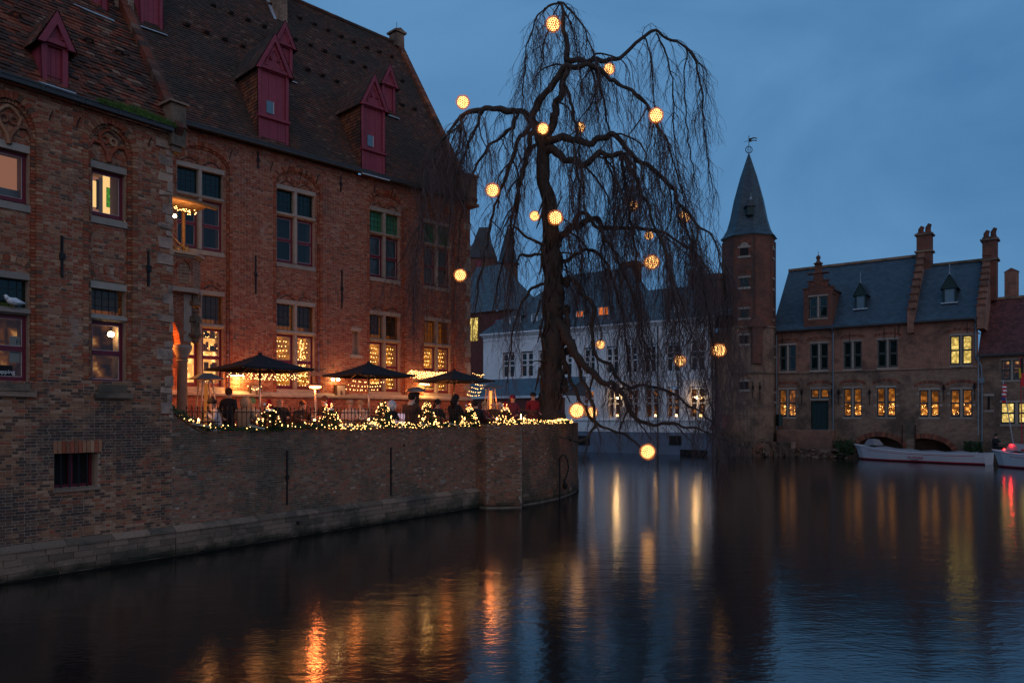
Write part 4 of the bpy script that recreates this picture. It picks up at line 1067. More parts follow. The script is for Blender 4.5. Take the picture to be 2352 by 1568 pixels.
    # small lead hooks
    for u, v in ((811, 335 * .98), (1100 * .9, 0)):
        pass
    # pipe down the facade between bays
    for u in (526,):
        pass
    # menu boxes hung on the wall
    for u, v0, v1 in ((583, 890, 913), (778, 889, 912)):
        s_, z0_ = p(u, v1); z1_ = p(u, v0)[1]
        t = thing("menu_box", {583: "framed menu case on the wall beside the glowing bricks, behind the first parasol", 778: "framed menu case on the wall under the twin lamp, behind the second parasol"}[u], "menu case", tuple(pl.w(s_, 0)), pl.yaw)
        k = MB(); k.box(-.20, .20, -.12, 0.0, z0_ - .02, z1_ + .08); k.build("case", M['wood'], t)
        k = MB(); k.box(-.13, .17, -.128, -.12, z0_ + .02, z1_ + .05); k.build("menu_sheet", plain("menu_sheet", (.30, .27, .24), .5, .3, 20, bump=0), t)
        k = MB(); k.tube([(.02, -.135, z0_ + .08), (.02, -.135, z0_ + .18), (.02, -.135, z0_ + .24)], [.035, .035, .012], 8); k.build("bottle_emblem", M['wood'], t)
build_main()

# porch with column, oriel and saint at the inner corner
def build_porch():
    pl = PM; p = pl.p; Y = -1.75
    T = house("porch", pl, "brick corner porch on a pale round column with small blind arches above", "porch")
    sc, _ = p(424, 900, Y); zc = p(424, 792, Y)[1]; zt = p(430, 584, Y)[1]; zm = p(430, 672, Y)[1]; zcap = p(424, 826, Y)[1]
    D = .135
    k = MB(); k.lathe([(D * 1.35, 0), (D * 1.35, .12), (D * 1.1, .18), (D, .25), (D * .96, zcap - FLOOR - .05), (D * 1.15, zcap - FLOOR - .03), (D * 1.15, zcap - FLOOR)], (sc, Y + .15, FLOOR), 20); k.build("column", M['stone'], T, smooth=True)
    k = MB(); k.lathe([(D * 1.0, zcap), (D * 1.15, zcap + .1), (D * 1.7, zc - .12), (D * 1.8, zc - .08), (D * 1.85, zc)], (sc, Y + .15, 0), 16); k.build("capital", M['stone'], T, smooth=True)
    k = MB(); sb = []; sr = sc + .17
    class PA(Rect):
        def at(s, z): 
            if z > zc + .95: return None
            t = max(0, z - zc) / .95; return (-9, sc - .12 - .8 * (1 - sqrt(max(0, 1 - t * t))))
    br = []; mo = MB(); field(br, mo, -2.6, sr, zc, zm, Y, holes=[PA(0, 0, 0, 0)], L=.19, H=.056)
    wo = mo.build("wall", M['mortarM'], T); lay_bricks(pl, wo, br, M['brickM'], n=120)
    k = MB(); voussoirs(k, sc - .12 - 1.6, sc - .12, zc, .95, .2, Y - .012, Y + .35); k.build("arch", M['brickM'], T, kind="stuff")
    k = MB(); k.quad((sr, Y, zc), (sr, 0, zc), (sr, 0, zm), (sr, Y, zm)); k.quad((-2.6, Y + .4, zc + .9), (sr, Y + .4, zc + .9), (sr, 0, zc + .9), (-2.6, 0, zc + .9)); k.quad((sc - .12, Y, zc - .02), (sc - .12, Y + .35, zc - .02), (sc + .17, Y + .35, zc - .02), (sc + .17, Y, zc - .02)); k.build("return_wall", M['brickF'], T)
    # oriel: three sides, blind niches
    so = p(458, 620, Y + .25)[0]; out = [(-2.6, Y - .18), (so - .34, Y - .18), (so, Y + .18), (so, 0), (-2.6, 0)]
    k = MB(); k.prismz(out, zm + .10, zt - .10); ob = k.build("oriel", M['brickF2'], T)
    br = []; mo = MB(); nz0, nz1 = zm + .22, zt - .42
    nh = [Arch(so - .34 - .42 - i * .44, so - .34 - .12 - i * .44, nz0, nz1, .18) for i in range(4)]
    field(br, mo, -2.6, so - .35, zm + .10, zt - .12, Y - .20, holes=nh, L=.19, H=.056); wo = mo.build("oriel_face", M['mortarM'], T); lay_bricks(pl, wo, br, M['brickM'], n=80)
    k = MB()
    for h in nh: voussoirs(k, h.a, h.b, h.zs, h.rise, .07, Y - .225, Y - .18, w=.05)
    k.build("niche_arch", M['brickM'], T, kind="stuff")
    for z, e, h in ((zm - .02, .05, .12), (zt - .12, .03, .06), (zt - .06, .10, .07)):
        k = MB(); k.prismz([(-2.6, Y - .2 - e), (so - .32 + e * .4, Y - .2 - e), (so + e, Y + .18 - e * .4), (so + e, 0), (-2.6, 0)], z, z + h); k.build("cornice", M['stone'], T)
    k = MB(); k.box(sr - .20, sr + .012, Y - .014, Y + .3, zc + .1, zm - .03, j=.006); k.build("corner_stone", M['stone'], T)
    # saint under a pinnacled canopy
    ss, _ = p(450, 760, Y - .05); z0 = p(450, 790, Y)[1]; z1 = p(450, 684, Y)[1]; yy = Y + .02
    S = thing("statue", "weathered carved stone saint on a corbel under a pinnacled canopy, on the porch corner", "statue", tuple(pl.w(ss, yy)), pl.yaw)
    H = z1 - z0
    k = MB(); k.lathe([(.02, 0), (.10, .06), (.12, .14), (.18, .20), (.20, .27), (.16, .29)], (0, 0, z0), 8, rot=.4); k.build("corbel", M['stone_mossy'], S)
    k = MB(); zb = z0 + .29
    k.lathe([(.12, 0), (.13, .05), (.105, .2), (.11, .38), (.12, .46), (.06, .52), (.035, .545)], (0, 0, zb), 10); k.tube([(-.11, -.02, zb + .45), (-.14, -.08, zb + .3), (-.02, -.13, zb + .33)], [.035, .035, .025], 6); k.tube([(.11, -.02, zb + .45), (.15, -.06, zb + .32), (.06, -.12, zb + .24)], [.035, .035, .025], 6)
    for i in range(7): a = i * .9; k.tube([(.10 * cos(a), .10 * sin(a), zb + .42), (.13 * cos(a + .2), .13 * sin(a + .2), zb + .02)], .014, 4)
    k.build("robed_figure", M['stone_mossy'], S, kind="thing"); k = MB(); k.ball((0, -.01, zb + .60), .055, 10, 8, sz=1.2); k.build("head", M['stone_mossy'], S)
    k = MB(); zc_ = zb + .72
    k.lathe([(.14, 0), (.19, .04), (.19, .12), (.13, .16), (.12, .30), (.07, .34), (.06, H - (zc_ - z0) - .08), (.01, H - (zc_ - z0))], (0, .03, zc_), 6)
    for i in range(6): a = i * pi / 3; k.tube([(.17 * cos(a), .03 + .17 * sin(a), zc_), (.17 * cos(a), .03 + .17 * sin(a), zc_ + .3), (.17 * cos(a), .03 + .17 * sin(a), zc_ + .42)], [.02, .018, .004], 4)
    k.build("canopy", M['stone_mossy'], S, kind="stuff"); S.children[2]; 
    # nativity shelter on the porch roof
    T2 = house("nativity_shelter", pl, "rustic wooden shelter with log-edged roof and fairy lights above the porch", "shelter")
    y = Y - .25; s1 = p(489, 480, y)[0]; z = p(450, 478, y)[1] + .02
    k = MB(); k.tube([(-2.4, y - .25, z + .16), (s1 - .5, y - .25, z + .06), (s1, y - .25, z + .0)], [.075, .07, .055], 8); k.build("roof_log", M['log'], T2)
    for i in range(9):
        k = MB(); x0 = s1 - .18 - i * .32; k.box(x0 - .30, x0, y - .2, y + .9, z + .03 + i * .015, z + .06 + i * .015, j=.012); k.build("roof_board", M['log'], T2)
    k = MB(); k.tube([(s1 - .5, y + .7, zt), (s1 - .5, y + .7, z + .05)], .05, 6); k.build("post", M['log'], T2)
    k = MB(); k.tube([(-2.2, y - .1, zt), (-2.2, y - .1, z + .05)], .05, 6); k.build("post", M['log'], T2)
    k = MB(); a_ = p(430, 576, y)[0]; k.tube([(a_ - .9, y, zt + .75), (a_ - .05, y, zt + .05)], .03, 6); k.build("strut", M['log'], T2)
    k = MB(); k.tube([(a_ - .9, y + .1, zt + .55), (a_ - .2, y + .1, zt + .03)], .025, 6); k.build("strut", M['log'], T2)
    k = MB()
    for i in range(220):
        x = U(-2.2, a_ + .15); k.tube([(x, y + U(-.05, .5), zt + .02), (x + U(-.12, .12), y + U(-.15, .5), zt + .03 + U(0, .16))], .005, 3)
    k.build("straw", plain("straw", (.5, .35, .12), .9, .3, 20, bump=0), T2, kind="stuff")
    k = MB(); sa_ = p(396, 490, y)[0]
    for i in range(42):
        x = sa_ + U(-.6, .72); k.octa((x, y - .05 + U(-.1, .3), z - .08 - U(0, .18) * (1 - (x - sa_) / 1.2)), .015)
    k.build("string_lights", M['bulb'], T2, kind="stuff")
    xl, zl = p(401, 496, y); k = MB(); k.ball((xl, y, zl), .05); k.build("lamp", M['bulb_hot'], T2)
    lamp("shelter_lamp", pl.w(xl + .1, y - .25, zl), 26, (1, .5, .16), .08)
def lamp(name, loc, watt, col=(1, .52, .2), size=.06, spot=None, aim=None):
    ld = bpy.data.lights.new(name, 'SPOT' if spot else 'POINT'); ld.energy = watt; ld.color = col; ld.shadow_soft_size = size
    o = bpy.data.objects.new(name, ld); COL.objects.link(o); o.location = loc
    if spot: ld.spot_size = spot; ld.spot_blend = .8; o.rotation_euler = (Vector(aim) - Vector(loc)).to_track_quat('-Z', 'Y').to_euler()
    return o
build_porch()

# ------------------------------------------------------------------ things on the terrace
def ground_at(u, D): q = P(u, 0, D); return Vector((q.x, q.y, FLOOR))
def face_cam(q): return atan2(q.y, q.x) - pi / 2

def parasol(u, D, label, rot, side=2.05, zr=4.27, za=4.66):
    q = ground_at(u, D); t = thing("parasol", label, "parasol", tuple(q), rot, "black parasols on the terrace")
    h = side / 2; a, r = za - FLOOR, zr - FLOOR
    k = MB(); n = 8
    cs = [(-h, -h), (h, -h), (h, h), (-h, h)]
    for e in range(4):
        x0, y0 = cs[e]; x1, y1 = cs[(e + 1) % 4]
        rows = []
        for j in range(n + 1):
            f = j / n; sag = -.045 * sin(pi * f); row = []
            for i in range(n + 1):
                g = i / n; sg = -.05 * sin(pi * g) * f
                row.append(((x0 + (x1 - x0) * g) * f, (y0 + (y1 - y0) * g) * f, a + (r - a) * f + sag + sg * .5))
            rows.append(row)
        for j in range(n):
            for i in range(n): k.add([rows[j][i], rows[j + 1][i], rows[j + 1][i + 1], rows[j][i + 1]], [(0, 1, 2, 3)], .5)
        for i in range(n):      # hem
            A, B = rows[n][i], rows[n][i + 1]; k.add([A, (A[0], A[1], A[2] - .05), (B[0], B[1], B[2] - .05), B], [(0, 1, 2, 3)], .5)
    k.build("canopy", M['fabric'], t, smooth=True)
    k = MB(); k.lathe([(.06, a - .01), (.055, a + .03), (.02, a + .04)], (0, 0, 0), 8); k.build("vent_cap", M['fabric'], t)
    k = MB(); k.tube([(0, 0, 0), (0, 0, a - .02)], .030, 10); k.build("pole", M['pole'], t, smooth=True)
    k = MB(); k.lathe([(.055, a - .52), (.055, a - .40)], (0, 0, 0), 8); k.build("runner", M['iron'], t)
    for e in range(8):
        ang = e * pi / 4 + pi / 4; l = (h * 1.38 if e % 2 == 0 else h * .97)
        k = MB(); k.tube([(0, 0, a - .10), (l * cos(ang) * .97, l * sin(ang) * .97, r - .055)], .010, 4); k.build("rib", M['pole'], t)
        k = MB(); k.tube([(0, 0, a - .46), (l * .5 * cos(ang), l * .5 * sin(ang), (a + r) / 2 - .04)], .008, 4); k.build("strut", M['pole'], t)
    k = MB(); k.box(-.3, .3, -.3, .3, 0, .07); k.build("base", M['iron'], t)
    return t
yaw = PM.yaw
parasol(597, 20.6, "black parasol nearest the porch, its canopy lowest over the long-haired guests", yaw)
parasol(847, 23.9, "middle black parasol of the three, over the guests in pale coats", yaw)
parasol(1043, 27.0, "black parasol nearest the tree, half veiled by hanging twigs", yaw, zr=4.25, za=4.62)

def pyramid_heater(u, D, label, lit=.35, h=2.25):
    q = ground_at(u, D); t = thing("patio_heater", label, "heater", tuple(q), face_cam(q) + .35, "tall pyramid heaters")
    b, tp = .26, .12
    k = MB(); k.box(-b, b, -b, b, 0, .32); k.build("gas_housing", M['steel'], t)
    for sx, sy in ((-1, -1), (1, -1), (1, 1), (-1, 1)):
        k = MB(); k.tube([(sx * b, sy * b, .3), (sx * tp, sy * tp, h - .18)], .022, 5); k.build("leg", M['pole'], t)
    k = MB(); k.tube([(0, 0, .4), (0, 0, h - .25)], .045, 10)
    m = emit("heater_tube", (1.0, .30, .06), lit * 3); k.build("glass_tube", m, t)
    k = MB(); w = .37; k.add([(-w, -w, h - .14), (w, -w, h - .14), (w, w, h - .14), (-w, w, h - .14), (-.1, -.1, h + .02), (.1, -.1, h + .02), (.1, .1, h + .02), (-.1, .1, h + .02)], [(0, 1, 5, 4), (1, 2, 6, 5), (2, 3, 7, 6), (3, 0, 4, 7), (4, 5, 6, 7), (3, 2, 1, 0)]); k.build("hood", M['steel'], t)
    for z in (.8, 1.3, 1.75):
        f = (z - .3) / (h - .48); w = b + (tp - b) * f; k = MB()
        for a in range(4):
            p0 = [(-w, -w), (w, -w), (w, w), (-w, w)]; k.tube([(*p0[a], z), (*p0[(a + 1) % 4], z)], .008, 4)
        k.build("guard_rail", M['pole'], t, kind="stuff")
    return t
pyramid_heater(473, 19.4, "pyramid heater with glowing tube just right of the porch column", .10, 1.96)
pyramid_heater(1127, 27.6, "pyramid heater with a tall hood in front of the grey slate lean-to", .7, 2.05)
q = ground_at(724, 21.4); t = thing("patio_heater", "slim pole heater with a flat disc head glowing bright orange", "heater", tuple(q), 0)
k = MB(); k.lathe([(.2, 0), (.2, .04), (.03, .07), (.03, 1.62)], (0, 0, 0), 12); k.build("pole", M['pole'], t)
k = MB(); k.lathe([(.24, 1.735), (.235, 1.75), (.12, 1.79), (.02, 1.80)], (0, 0, 0), 18); k.build("reflector", M['steel'], t)
k = MB(); k.lathe([(.05, 1.66), (.15, 1.68), (.17, 1.705), (.15, 1.73), (.04, 1.735)], (0, 0, 0), 16); k.build("burner", M['flame'], t)
lamp("heater_light", (q.x, q.y - .05, FLOOR + 1.60), 60, (1, .22, .05), .12)
q = ground_at(955, 25.2); t = thing("patio_heater", "dark mushroom heater with a wide domed reflector and thick black body", "heater", tuple(q), 0)
k = MB(); k.lathe([(.24, 0), (.24, .5), (.06, .52), (.06, 1.2), (.11, 1.25), (.12, 1.6), (.17, 1.68)], (0, 0, 0), 14); k.build("burner_post", M['iron'], t)
k = MB(); k.lathe([(.34, 1.70), (.30, 1.76), (.18, 1.83), (.02, 1.86)], (0, 0, 0), 18); k.build("reflector", M['steel'], t)

# wall lamps
def wall_lamp(u, v, label, kind, watt):
    s, z = PM.p(u, v, -.14); t = thing("wall_lamp", label, "wall lamp", (PM.w(s, 0).x, PM.w(s, 0).y, 0), PM.yaw)
    k = MB()
    if kind == 'twin':
        k.box(-.03, .03, -.12, .0, z - .03, z + .03); k.box(-.15, .15, -.13, -.10, z - .012, z + .012); k.build("bracket", M['iron'], t)
        for x in (-.10, .10): k = MB(); k.ball((x, -.14, z + .01), .055, sz=.9); k.build("bulb", M['bulb_hot'], t)
    else:
        k.box(-.22, .22, -.14, -.02, z - .02, z + .03); k.build("fixture", M['iron'], t)
        k = MB(); k.box(-.2, .2, -.12, -.05, z - .035, z - .022); k.build("tube", M['bulb_hot'], t)
    return s, z
s_, z_ = wall_lamp(548, 860, "wall light washing the bricks golden, left of the first parasol pole", 'wash', 60)
lamp("wash_light", PM.w(s_, -.20, z_ - .22), 38, (1, .46, .11), .10)
s_, z_ = wall_lamp(771, 872, "twin-bulb wall lamp casting a streak down the bricks between two parasols", 'twin', 30)
lamp("twin_light", PM.w(s_, -.26, z_ - .02), 10, (1, .52, .16), .08)
s_, z_ = wall_lamp(977, 880, "wall light behind the mushroom heater, ledge below it glowing gold", 'wash', 60)
lamp("wash_light", PM.w(s_, -.20, z_ - .2), 32, (1, .46, .11), .10)
k = MB(); s0, zz = PM.p(714, 858, -.5); s1, _ = PM.p(836, 866, -.5)
k.box(0, s1 - s0, -.08, .08, zz - .06, zz + .06); t = thing("awning_case", "rolled-up awning in its long case on the wall between the first two parasols", "awning", tuple(PM.w(s0, -.4)), PM.yaw); k.build("case", plain("awning_case", (.22, .14, .10), .5), t)
k = MB(); k.box(.3, .36, .08, .4, zz - .04, zz + .04); k.box(s1 - s0 - .36, s1 - s0 - .3, .08, .4, zz - .04, zz + .04); k.build("bracket", M['iron'], t, kind="stuff")

# curtains and nets of fairy lights strung between wall and parasols
def light_net(label, u0, u1, v0, v1, off, n, strings=6, droop=.1):
    s0, za = PM.p(u0, v0, off); s1, zb = PM.p(u1, v1, off); q = PM.w(s0, off); t = thing("fairy_light_net", label, "string lights", tuple(q), PM.yaw)
    w = MB(); b = MB(); L = s1 - s0
    for i in range(strings):
        y = -.1 + .55 * i / strings; z0 = za + (zb - za) * i / max(strings - 1, 1)
        pts = [(L * j / 12, y, z0 - droop * sin(pi * j / 12) + U(-.01, .01)) for j in range(13)]; w.tube(pts, .004, 3)
        for j in range(n // strings):
            f = (j + U(.1, .9)) / (n / strings) * 12; a = int(min(f, 11.99)); g = f - a
            b.octa((pts[a][0] * (1 - g) + pts[min(a + 1, 12)][0] * g, y + U(-.02, .02), pts[a][2] * (1 - g) + pts[min(a + 1, 12)][2] * g - U(.01, .03)), .016 * U(.8, 1.25))
    w.build("wire", M['iron'], t, kind="stuff"); b.build("bulbs", M['bulb'], t, kind="stuff")
light_net("fairy lights strung under the nearest parasol towards the shop window", 528, 700, 851, 868, -.9, 80, 4, .05)
light_net("short drooping fairy light string beside the lit brick panel", 575, 608, 860, 884, -1.0, 14, 2, .12)
light_net("dense fairy lights under the middle parasol", 798, 915, 852, 866, -1.0, 110, 4, .02)
light_net("sparse fairy light lines hanging low behind the middle parasol pole", 803, 880, 873, 893, -1.0, 36, 3, .04)
light_net("slanting sheet of fairy lights above the third parasol", 938, 1022, 849, 866, -.9, 200, 9, .03)
light_net("fairy lights at the corner right of the third parasol, over the ivy post", 1082, 1112, 856, 868, -.7, 26, 3, .06)
light_net("fairy lights trailing below the tip of the third parasol", 1085, 1116, 880, 905, -.9, 30, 4, .05)
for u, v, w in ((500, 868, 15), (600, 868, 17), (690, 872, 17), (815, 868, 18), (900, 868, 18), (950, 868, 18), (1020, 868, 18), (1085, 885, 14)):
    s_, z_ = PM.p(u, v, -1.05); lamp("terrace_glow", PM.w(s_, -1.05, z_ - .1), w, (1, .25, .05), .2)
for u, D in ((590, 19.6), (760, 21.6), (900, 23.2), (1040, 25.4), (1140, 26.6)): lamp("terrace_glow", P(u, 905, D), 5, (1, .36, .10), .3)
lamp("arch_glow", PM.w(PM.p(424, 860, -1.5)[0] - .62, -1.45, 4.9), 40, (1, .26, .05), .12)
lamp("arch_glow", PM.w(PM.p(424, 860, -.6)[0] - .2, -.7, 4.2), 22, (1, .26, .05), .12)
lamp("heater_light", P(1127, 915, 27.1), 22, (1, .26, .06), .12)
lamp("heater_light", P(475, 910, 18.9), 5, (1, .35, .1), .12)

# parapet railing: pointed bars, rails and scrolls
pq = PQ; RL = house("railing", PQ, "low black iron railing with spear points along the terrace wall", "railing")
s0 = PQ.p(436, 950)[0]; s1 = PQ.p(1095, 950)[0]
b = MB(); b.tube([(0, 0, 2.62), (0, 0, 3.19)], .0095, 5); b.tube([(0, 0, 3.15), (0, 0, 3.18), (0, 0, 3.235)], [.009, .020, .002], 5)
me = b.mesh("bar", M['iron']); x = s0; k = 0
inv = Matrix.Rotation(-PQ.yaw, 4, 'Z') @ Matrix.Translation((-PQ.o[0], -PQ.o[1], 0))
pts = []
while x < s1: pts.append((x, .12)); x += .128
e2 = [inv @ Vector(((u - CU) / FL * D, D, 0)) for u, D in ((1100, 25.6), (1195, 25.6), (1222, 26.8), (1240, 27.9))]
for i in range(3):
    n = max(2, int((e2[i + 1] - e2[i]).length / .128))
    for j in range(n): q = e2[i].lerp(e2[i + 1], j / n); pts.append((q.x, q.y))
for q in pts: inst("bar", me, RL, loc=(q[0], q[1], 0))
b = MB(); b.tube([(q[0], q[1], 3.10) for q in pts], .010, 4, cap=False); b.build("top_rail", M['iron'], RL)
b = MB(); b.tube([(q[0], q[1], 2.72) for q in pts], .010, 4, cap=False); b.build("bottom_rail", M['iron'], RL)
b = MB()
for i in range(0, len(pts) - 1):
    a, c = pts[i], pts[i + 1]
    b.tube([(a[0] + (c[0] - a[0]) * (.5 - .5 * cos(pi * j / 6)), a[1] + (c[1] - a[1]) * (.5 - .5 * cos(pi * j / 6)), 3.02 + .07 * sin(pi * j / 6)) for j in range(7)], .007, 3)
b.build("scrollwork", M['iron'], RL, kind="stuff")

# evergreen garland with fairy lights on the coping
def wall_path():
    out = []
    for i in range(70):
        s = s1 * i / 69; z = 2.66 + (.46 * (1 - min(s, .8) / .8) ** 1.3 if s < .8 else 0); out.append((s, .02, z))
    for q in QEND[3:17]: out.append((q.x - .05, q.y + .1, 2.72))
    return [Vector(q) for q in out]
WP = wall_path(); cum = [0]
for i in range(len(WP) - 1): cum.append(cum[-1] + (WP[i + 1] - WP[i]).length)
def wp(d):
    for i in range(len(WP) - 1):
        if d <= cum[i + 1]: return WP[i].lerp(WP[i + 1], (d - cum[i]) / (cum[i + 1] - cum[i] + 1e-9))
    return WP[-1].copy()
G = house("garland", PQ, "fir garland wound with fairy lights lying along the terrace wall", "garland")
def sprig(k, c, r, n, q=.012, up=.0):
    for i in range(n):
        d = Vector((U(-1, 1), U(-1, 1), U(-.7, 1) + up)).normalized(); a = c + d * r * U(.0, .75); e = a + d * r * U(.4, .9) ; s = d.orthogonal().normalized() * q
        k.add([tuple(a - s), tuple(a + s), tuple(e)], [(0, 1, 2)])
k = MB(); b = MB(); d = 0
while d < cum[-1]:
    c = wp(d) + Vector((0, U(-.05, .05), .05 + .03 * sin(d * 2.1))); sprig(k, c, .11, 26); d += .035
k.build("fir_sprigs", M['needle'], G, kind="stuff")
n = 0
while n < 560:
    d = U(0, cum[-1]) if R() < .45 else cum[-1] * (1 - R() ** 1.3 * .72)
    dens = .5 + .5 * sin(d * 1.7 + sin(d * .9) * 2)
    if d < 3.5 and R() < .35: continue
    if R() > .35 + dens * .65: continue
    c = wp(d); b.octa((c.x, c.y + U(-.14, .06), c.z + .02 + U(-.03, .14) + .03 * sin(d * 2.1)), .0135 * U(.75, 1.35)); n += 1
b.build("bulbs", M['bulb'], G, kind="stuff")
k = MB()
for d in (.75, 2.2, 5.0, 6.0, 8.2, 9.5):
    c = wp(d); k.add([(c.x - .22, c.y - .1, c.z + .10), (c.x + .20, c.y - .14, c.z + .02), (c.x + .24, c.y - .12, c.z + .055), (c.x - .20, c.y - .1, c.z + .15)], [(0, 1, 2, 3)])
k.build("ribbons", plain("ribbon", (.35, .30, .20), .3, .1, 5, bump=0), G, kind="stuff")

def mini_tree(u, vtop, hat, label, flip=0, bulbs=60, D=None):
    D = D or PQ.su(u, .12)[1]; q = P(u, 0, D); z0 = 2.68; zt = HC + (HV - vtop) / FL * D; h = zt - z0 + .02
    t = thing("small_fir_tree", label, "christmas tree", (q.x, q.y, z0), U(0, 6), "lit fir trees along the railing")
    k = MB(); k.tube([(0, 0, -.05), (0, 0, h * .96)], [.018, .004], 5); k.build("trunk", M['bark'], t)
    k = MB()
    for i in range(1500):
        f = R() ** 1.35; z = h * f; r = (.34 * (1 - f) ** .8 + .03) * (.8 + .2 * sin(f * 22)); a = U(0, 2 * pi); rr = r * U(.3, 1)
        c = Vector((rr * cos(a), rr * sin(a), z - rr * .15)); d = Vector((cos(a), sin(a), U(-.3, .5))).normalized(); s = d.orthogonal().normalized() * .011; e = c + d * U(.04, .09)
        k.add([tuple(c - s), tuple(c + s), tuple(e)], [(0, 1, 2)])
    k.build("foliage", M['needle'], t, kind="stuff")
    b = MB()
    for i in range(bulbs):
        f = R() ** 1.2; a = U(0, 2 * pi); r = .33 * (1 - f) ** .8 + .045; b.octa((r * cos(a), r * sin(a), h * f), .0135 * U(.75, 1.35))
    b.build("bulbs", M['bulb'], t, kind="stuff")
    if hat:
        t2 = thing("santa_hat", hat, "hat", (q.x, q.y, zt - .10), 0, "red santa hats on the small trees")
        k = MB(); k.tube([(0, 0, .0), (0, 0, .08), (.01, 0, .16), (.0, 0, .23), (-.02, 0, .27)], [.095, .085, .06, .045, .035], 10); k.build("cap", plain("red_felt", (.42, .008, .012), .9, .2, 10), t2, smooth=True)
        k = MB(); k.lathe([(.085, -.03), (.108, -.02), (.108, .02), (.085, .03)], (0, 0, 0), 12); k.build("fur_trim", M['whitetrim'], t2)
        k = MB(); k.ball((-.10, -.03, .14), .035); k.build("pompom", M['whitetrim'], t2)
        k = MB(); 
        for i in range(7): a = U(3.6, 5.8); k.octa((.09 * cos(a), .09 * sin(a), U(.02, .2)), .011)
        k.build("bulbs", M['bulb'], t2, kind="stuff")
mini_tree(618, 932, "red santa hat on the small fir tree nearest the porch", "small lit fir tree nearest the porch, wearing a red hat", bulbs=32)
mini_tree(757, 931, "red santa hat on the second small fir tree, near the glowing heater", "second small lit fir tree, red hat, below the glowing disc heater", bulbs=60)
mini_tree(880, 924, None, "small bare-topped fir tree thick with lights beside the white glowing cube", bulbs=95)
mini_tree(981, 924, None, "small bare-topped lit fir tree right of the person with pale collar", bulbs=80)
mini_tree(1078, 934, "red santa hat on the small fir tree under the third parasol's right half", "small lit fir tree with red hat under the third parasol", bulbs=70)
mini_tree(1161, 934, "red santa hat on the small fir tree nearest the big weeping tree", "small lit fir tree with red hat, last before the weeping tree", bulbs=70, D=25.9)

# ------------------------------------------------------------------ people
def body_mesh(pose):
    if pose == 'stand':
        J = dict(pel=(0, 0, .93, .15), sp=(0, .0, 1.12, .145), ch=(0, -.01, 1.32, .165), nk=(0, -.01, 1.47, .07), hb=(0, -.03, 1.55, .075), hm=(0, -.03, 1.62, .092), ht=(0, -.02, 1.70, .055),
                 sl=(-.19, 0, 1.38, .075), sr=(.19, 0, 1.38, .075), el=(-.25, .03, 1.12, .058), er=(.25, .03, 1.12, .058), wl=(-.19, -.16, .97, .034), wr=(.19, -.16, .97, .034),
                 pl=(-.10, 0, .86, .11), pr=(.10, 0, .86, .11), kl=(-.11, -.02, .48, .07), kr=(.11, -.02, .48, .07), al=(-.11, .02, .09, .048), ar=(.11, .02, .09, .048), tl=(-.12, -.15, .045, .04), tr=(.12, -.15, .045, .04))
    else:
        fx = -.05 if pose == 'lean' else 0
        J = dict(pel=(0, 0, .58, .17), sp=(0, fx, .78, .155), ch=(0, -.02 + fx * 2, 1.0, .17), nk=(0, -.04 + fx * 3, 1.15, .07), hb=(0, -.07 + fx * 3, 1.22, .075), hm=(0, -.07 + fx * 3, 1.295, .093), ht=(0, -.06 + fx * 3, 1.37, .055),
                 sl=(-.19, fx * 2, 1.06, .075), sr=(.19, fx * 2, 1.06, .075), el=(-.26, -.10 + fx, .84, .058), er=(.26, -.10 + fx, .84, .058), wl=(-.12, -.36, .84, .034), wr=(.13, -.34, .86 if pose == 'sit' else 1.08, .034),
                 pl=(-.11, -.05, .55, .12), pr=(.11, -.05, .55, .12), kl=(-.14, -.45, .53, .075), kr=(.14, -.45, .53, .075), al=(-.13, -.42, .09, .048), ar=(.13, -.42, .09, .048), tl=(-.13, -.58, .045, .04), tr=(.13, -.58, .045, .04))
    E = [('pel', 'sp'), ('sp', 'ch'), ('ch', 'nk'), ('nk', 'hb'), ('hb', 'hm'), ('hm', 'ht'), ('ch', 'sl'), ('sl', 'el'), ('el', 'wl'), ('ch', 'sr'), ('sr', 'er'), ('er', 'wr'), ('pel', 'pl'), ('pl', 'kl'), ('kl', 'al'), ('al', 'tl'), ('pel', 'pr'), ('pr', 'kr'), ('kr', 'ar'), ('ar', 'tr')]
    ks = list(J); me = bpy.data.meshes.new("body_skeleton"); me.from_pydata([J[k][:3] for k in ks], [(ks.index(a), ks.index(b)) for a, b in E], [])
    o = bpy.data.objects.new("body_tmp", me); COL.objects.link(o); sk = o.modifiers.new("s", 'SKIN'); sk.use_smooth_shade = True
    for i, k in enumerate(ks):
        v = me.skin_vertices[0].data[i]; v.radius = (J[k][3], J[k][3] * (.82 if k in ('ch', 'sp', 'pel') else 1)); v.use_root = (k == 'pel')
    o.modifiers.new("d", 'SUBSURF').levels = 2; o.modifiers["d"].render_levels = 2
    dg = bpy.context.evaluated_depsgraph_get(); m2 = bpy.data.meshes.new_from_object(o.evaluated_get(dg)); bpy.data.objects.remove(o)
    m2.name = "person_body"; m2.materials.clear()
    for m in (M['fabric'], M['skin'], M['roomdark']): m2.materials.append(m)
    zn = J['nk'][2]; zp = J['pel'][2] - .06; W = [Vector(J['wl'][:3]), Vector(J['wr'][:3])]
    for p_ in m2.polygons:
        c = p_.center; mi = 0
        if c.z > zn + .0: mi = 1
        elif any((c - w).length < .05 for w in W): mi = 1
        elif (c.z < .60 if pose == 'stand' else (c.z < .50 or (c.y < -.22 and c.z < .66))): mi = 2
        p_.material_index = mi; p_.use_smooth = True
    return m2, J
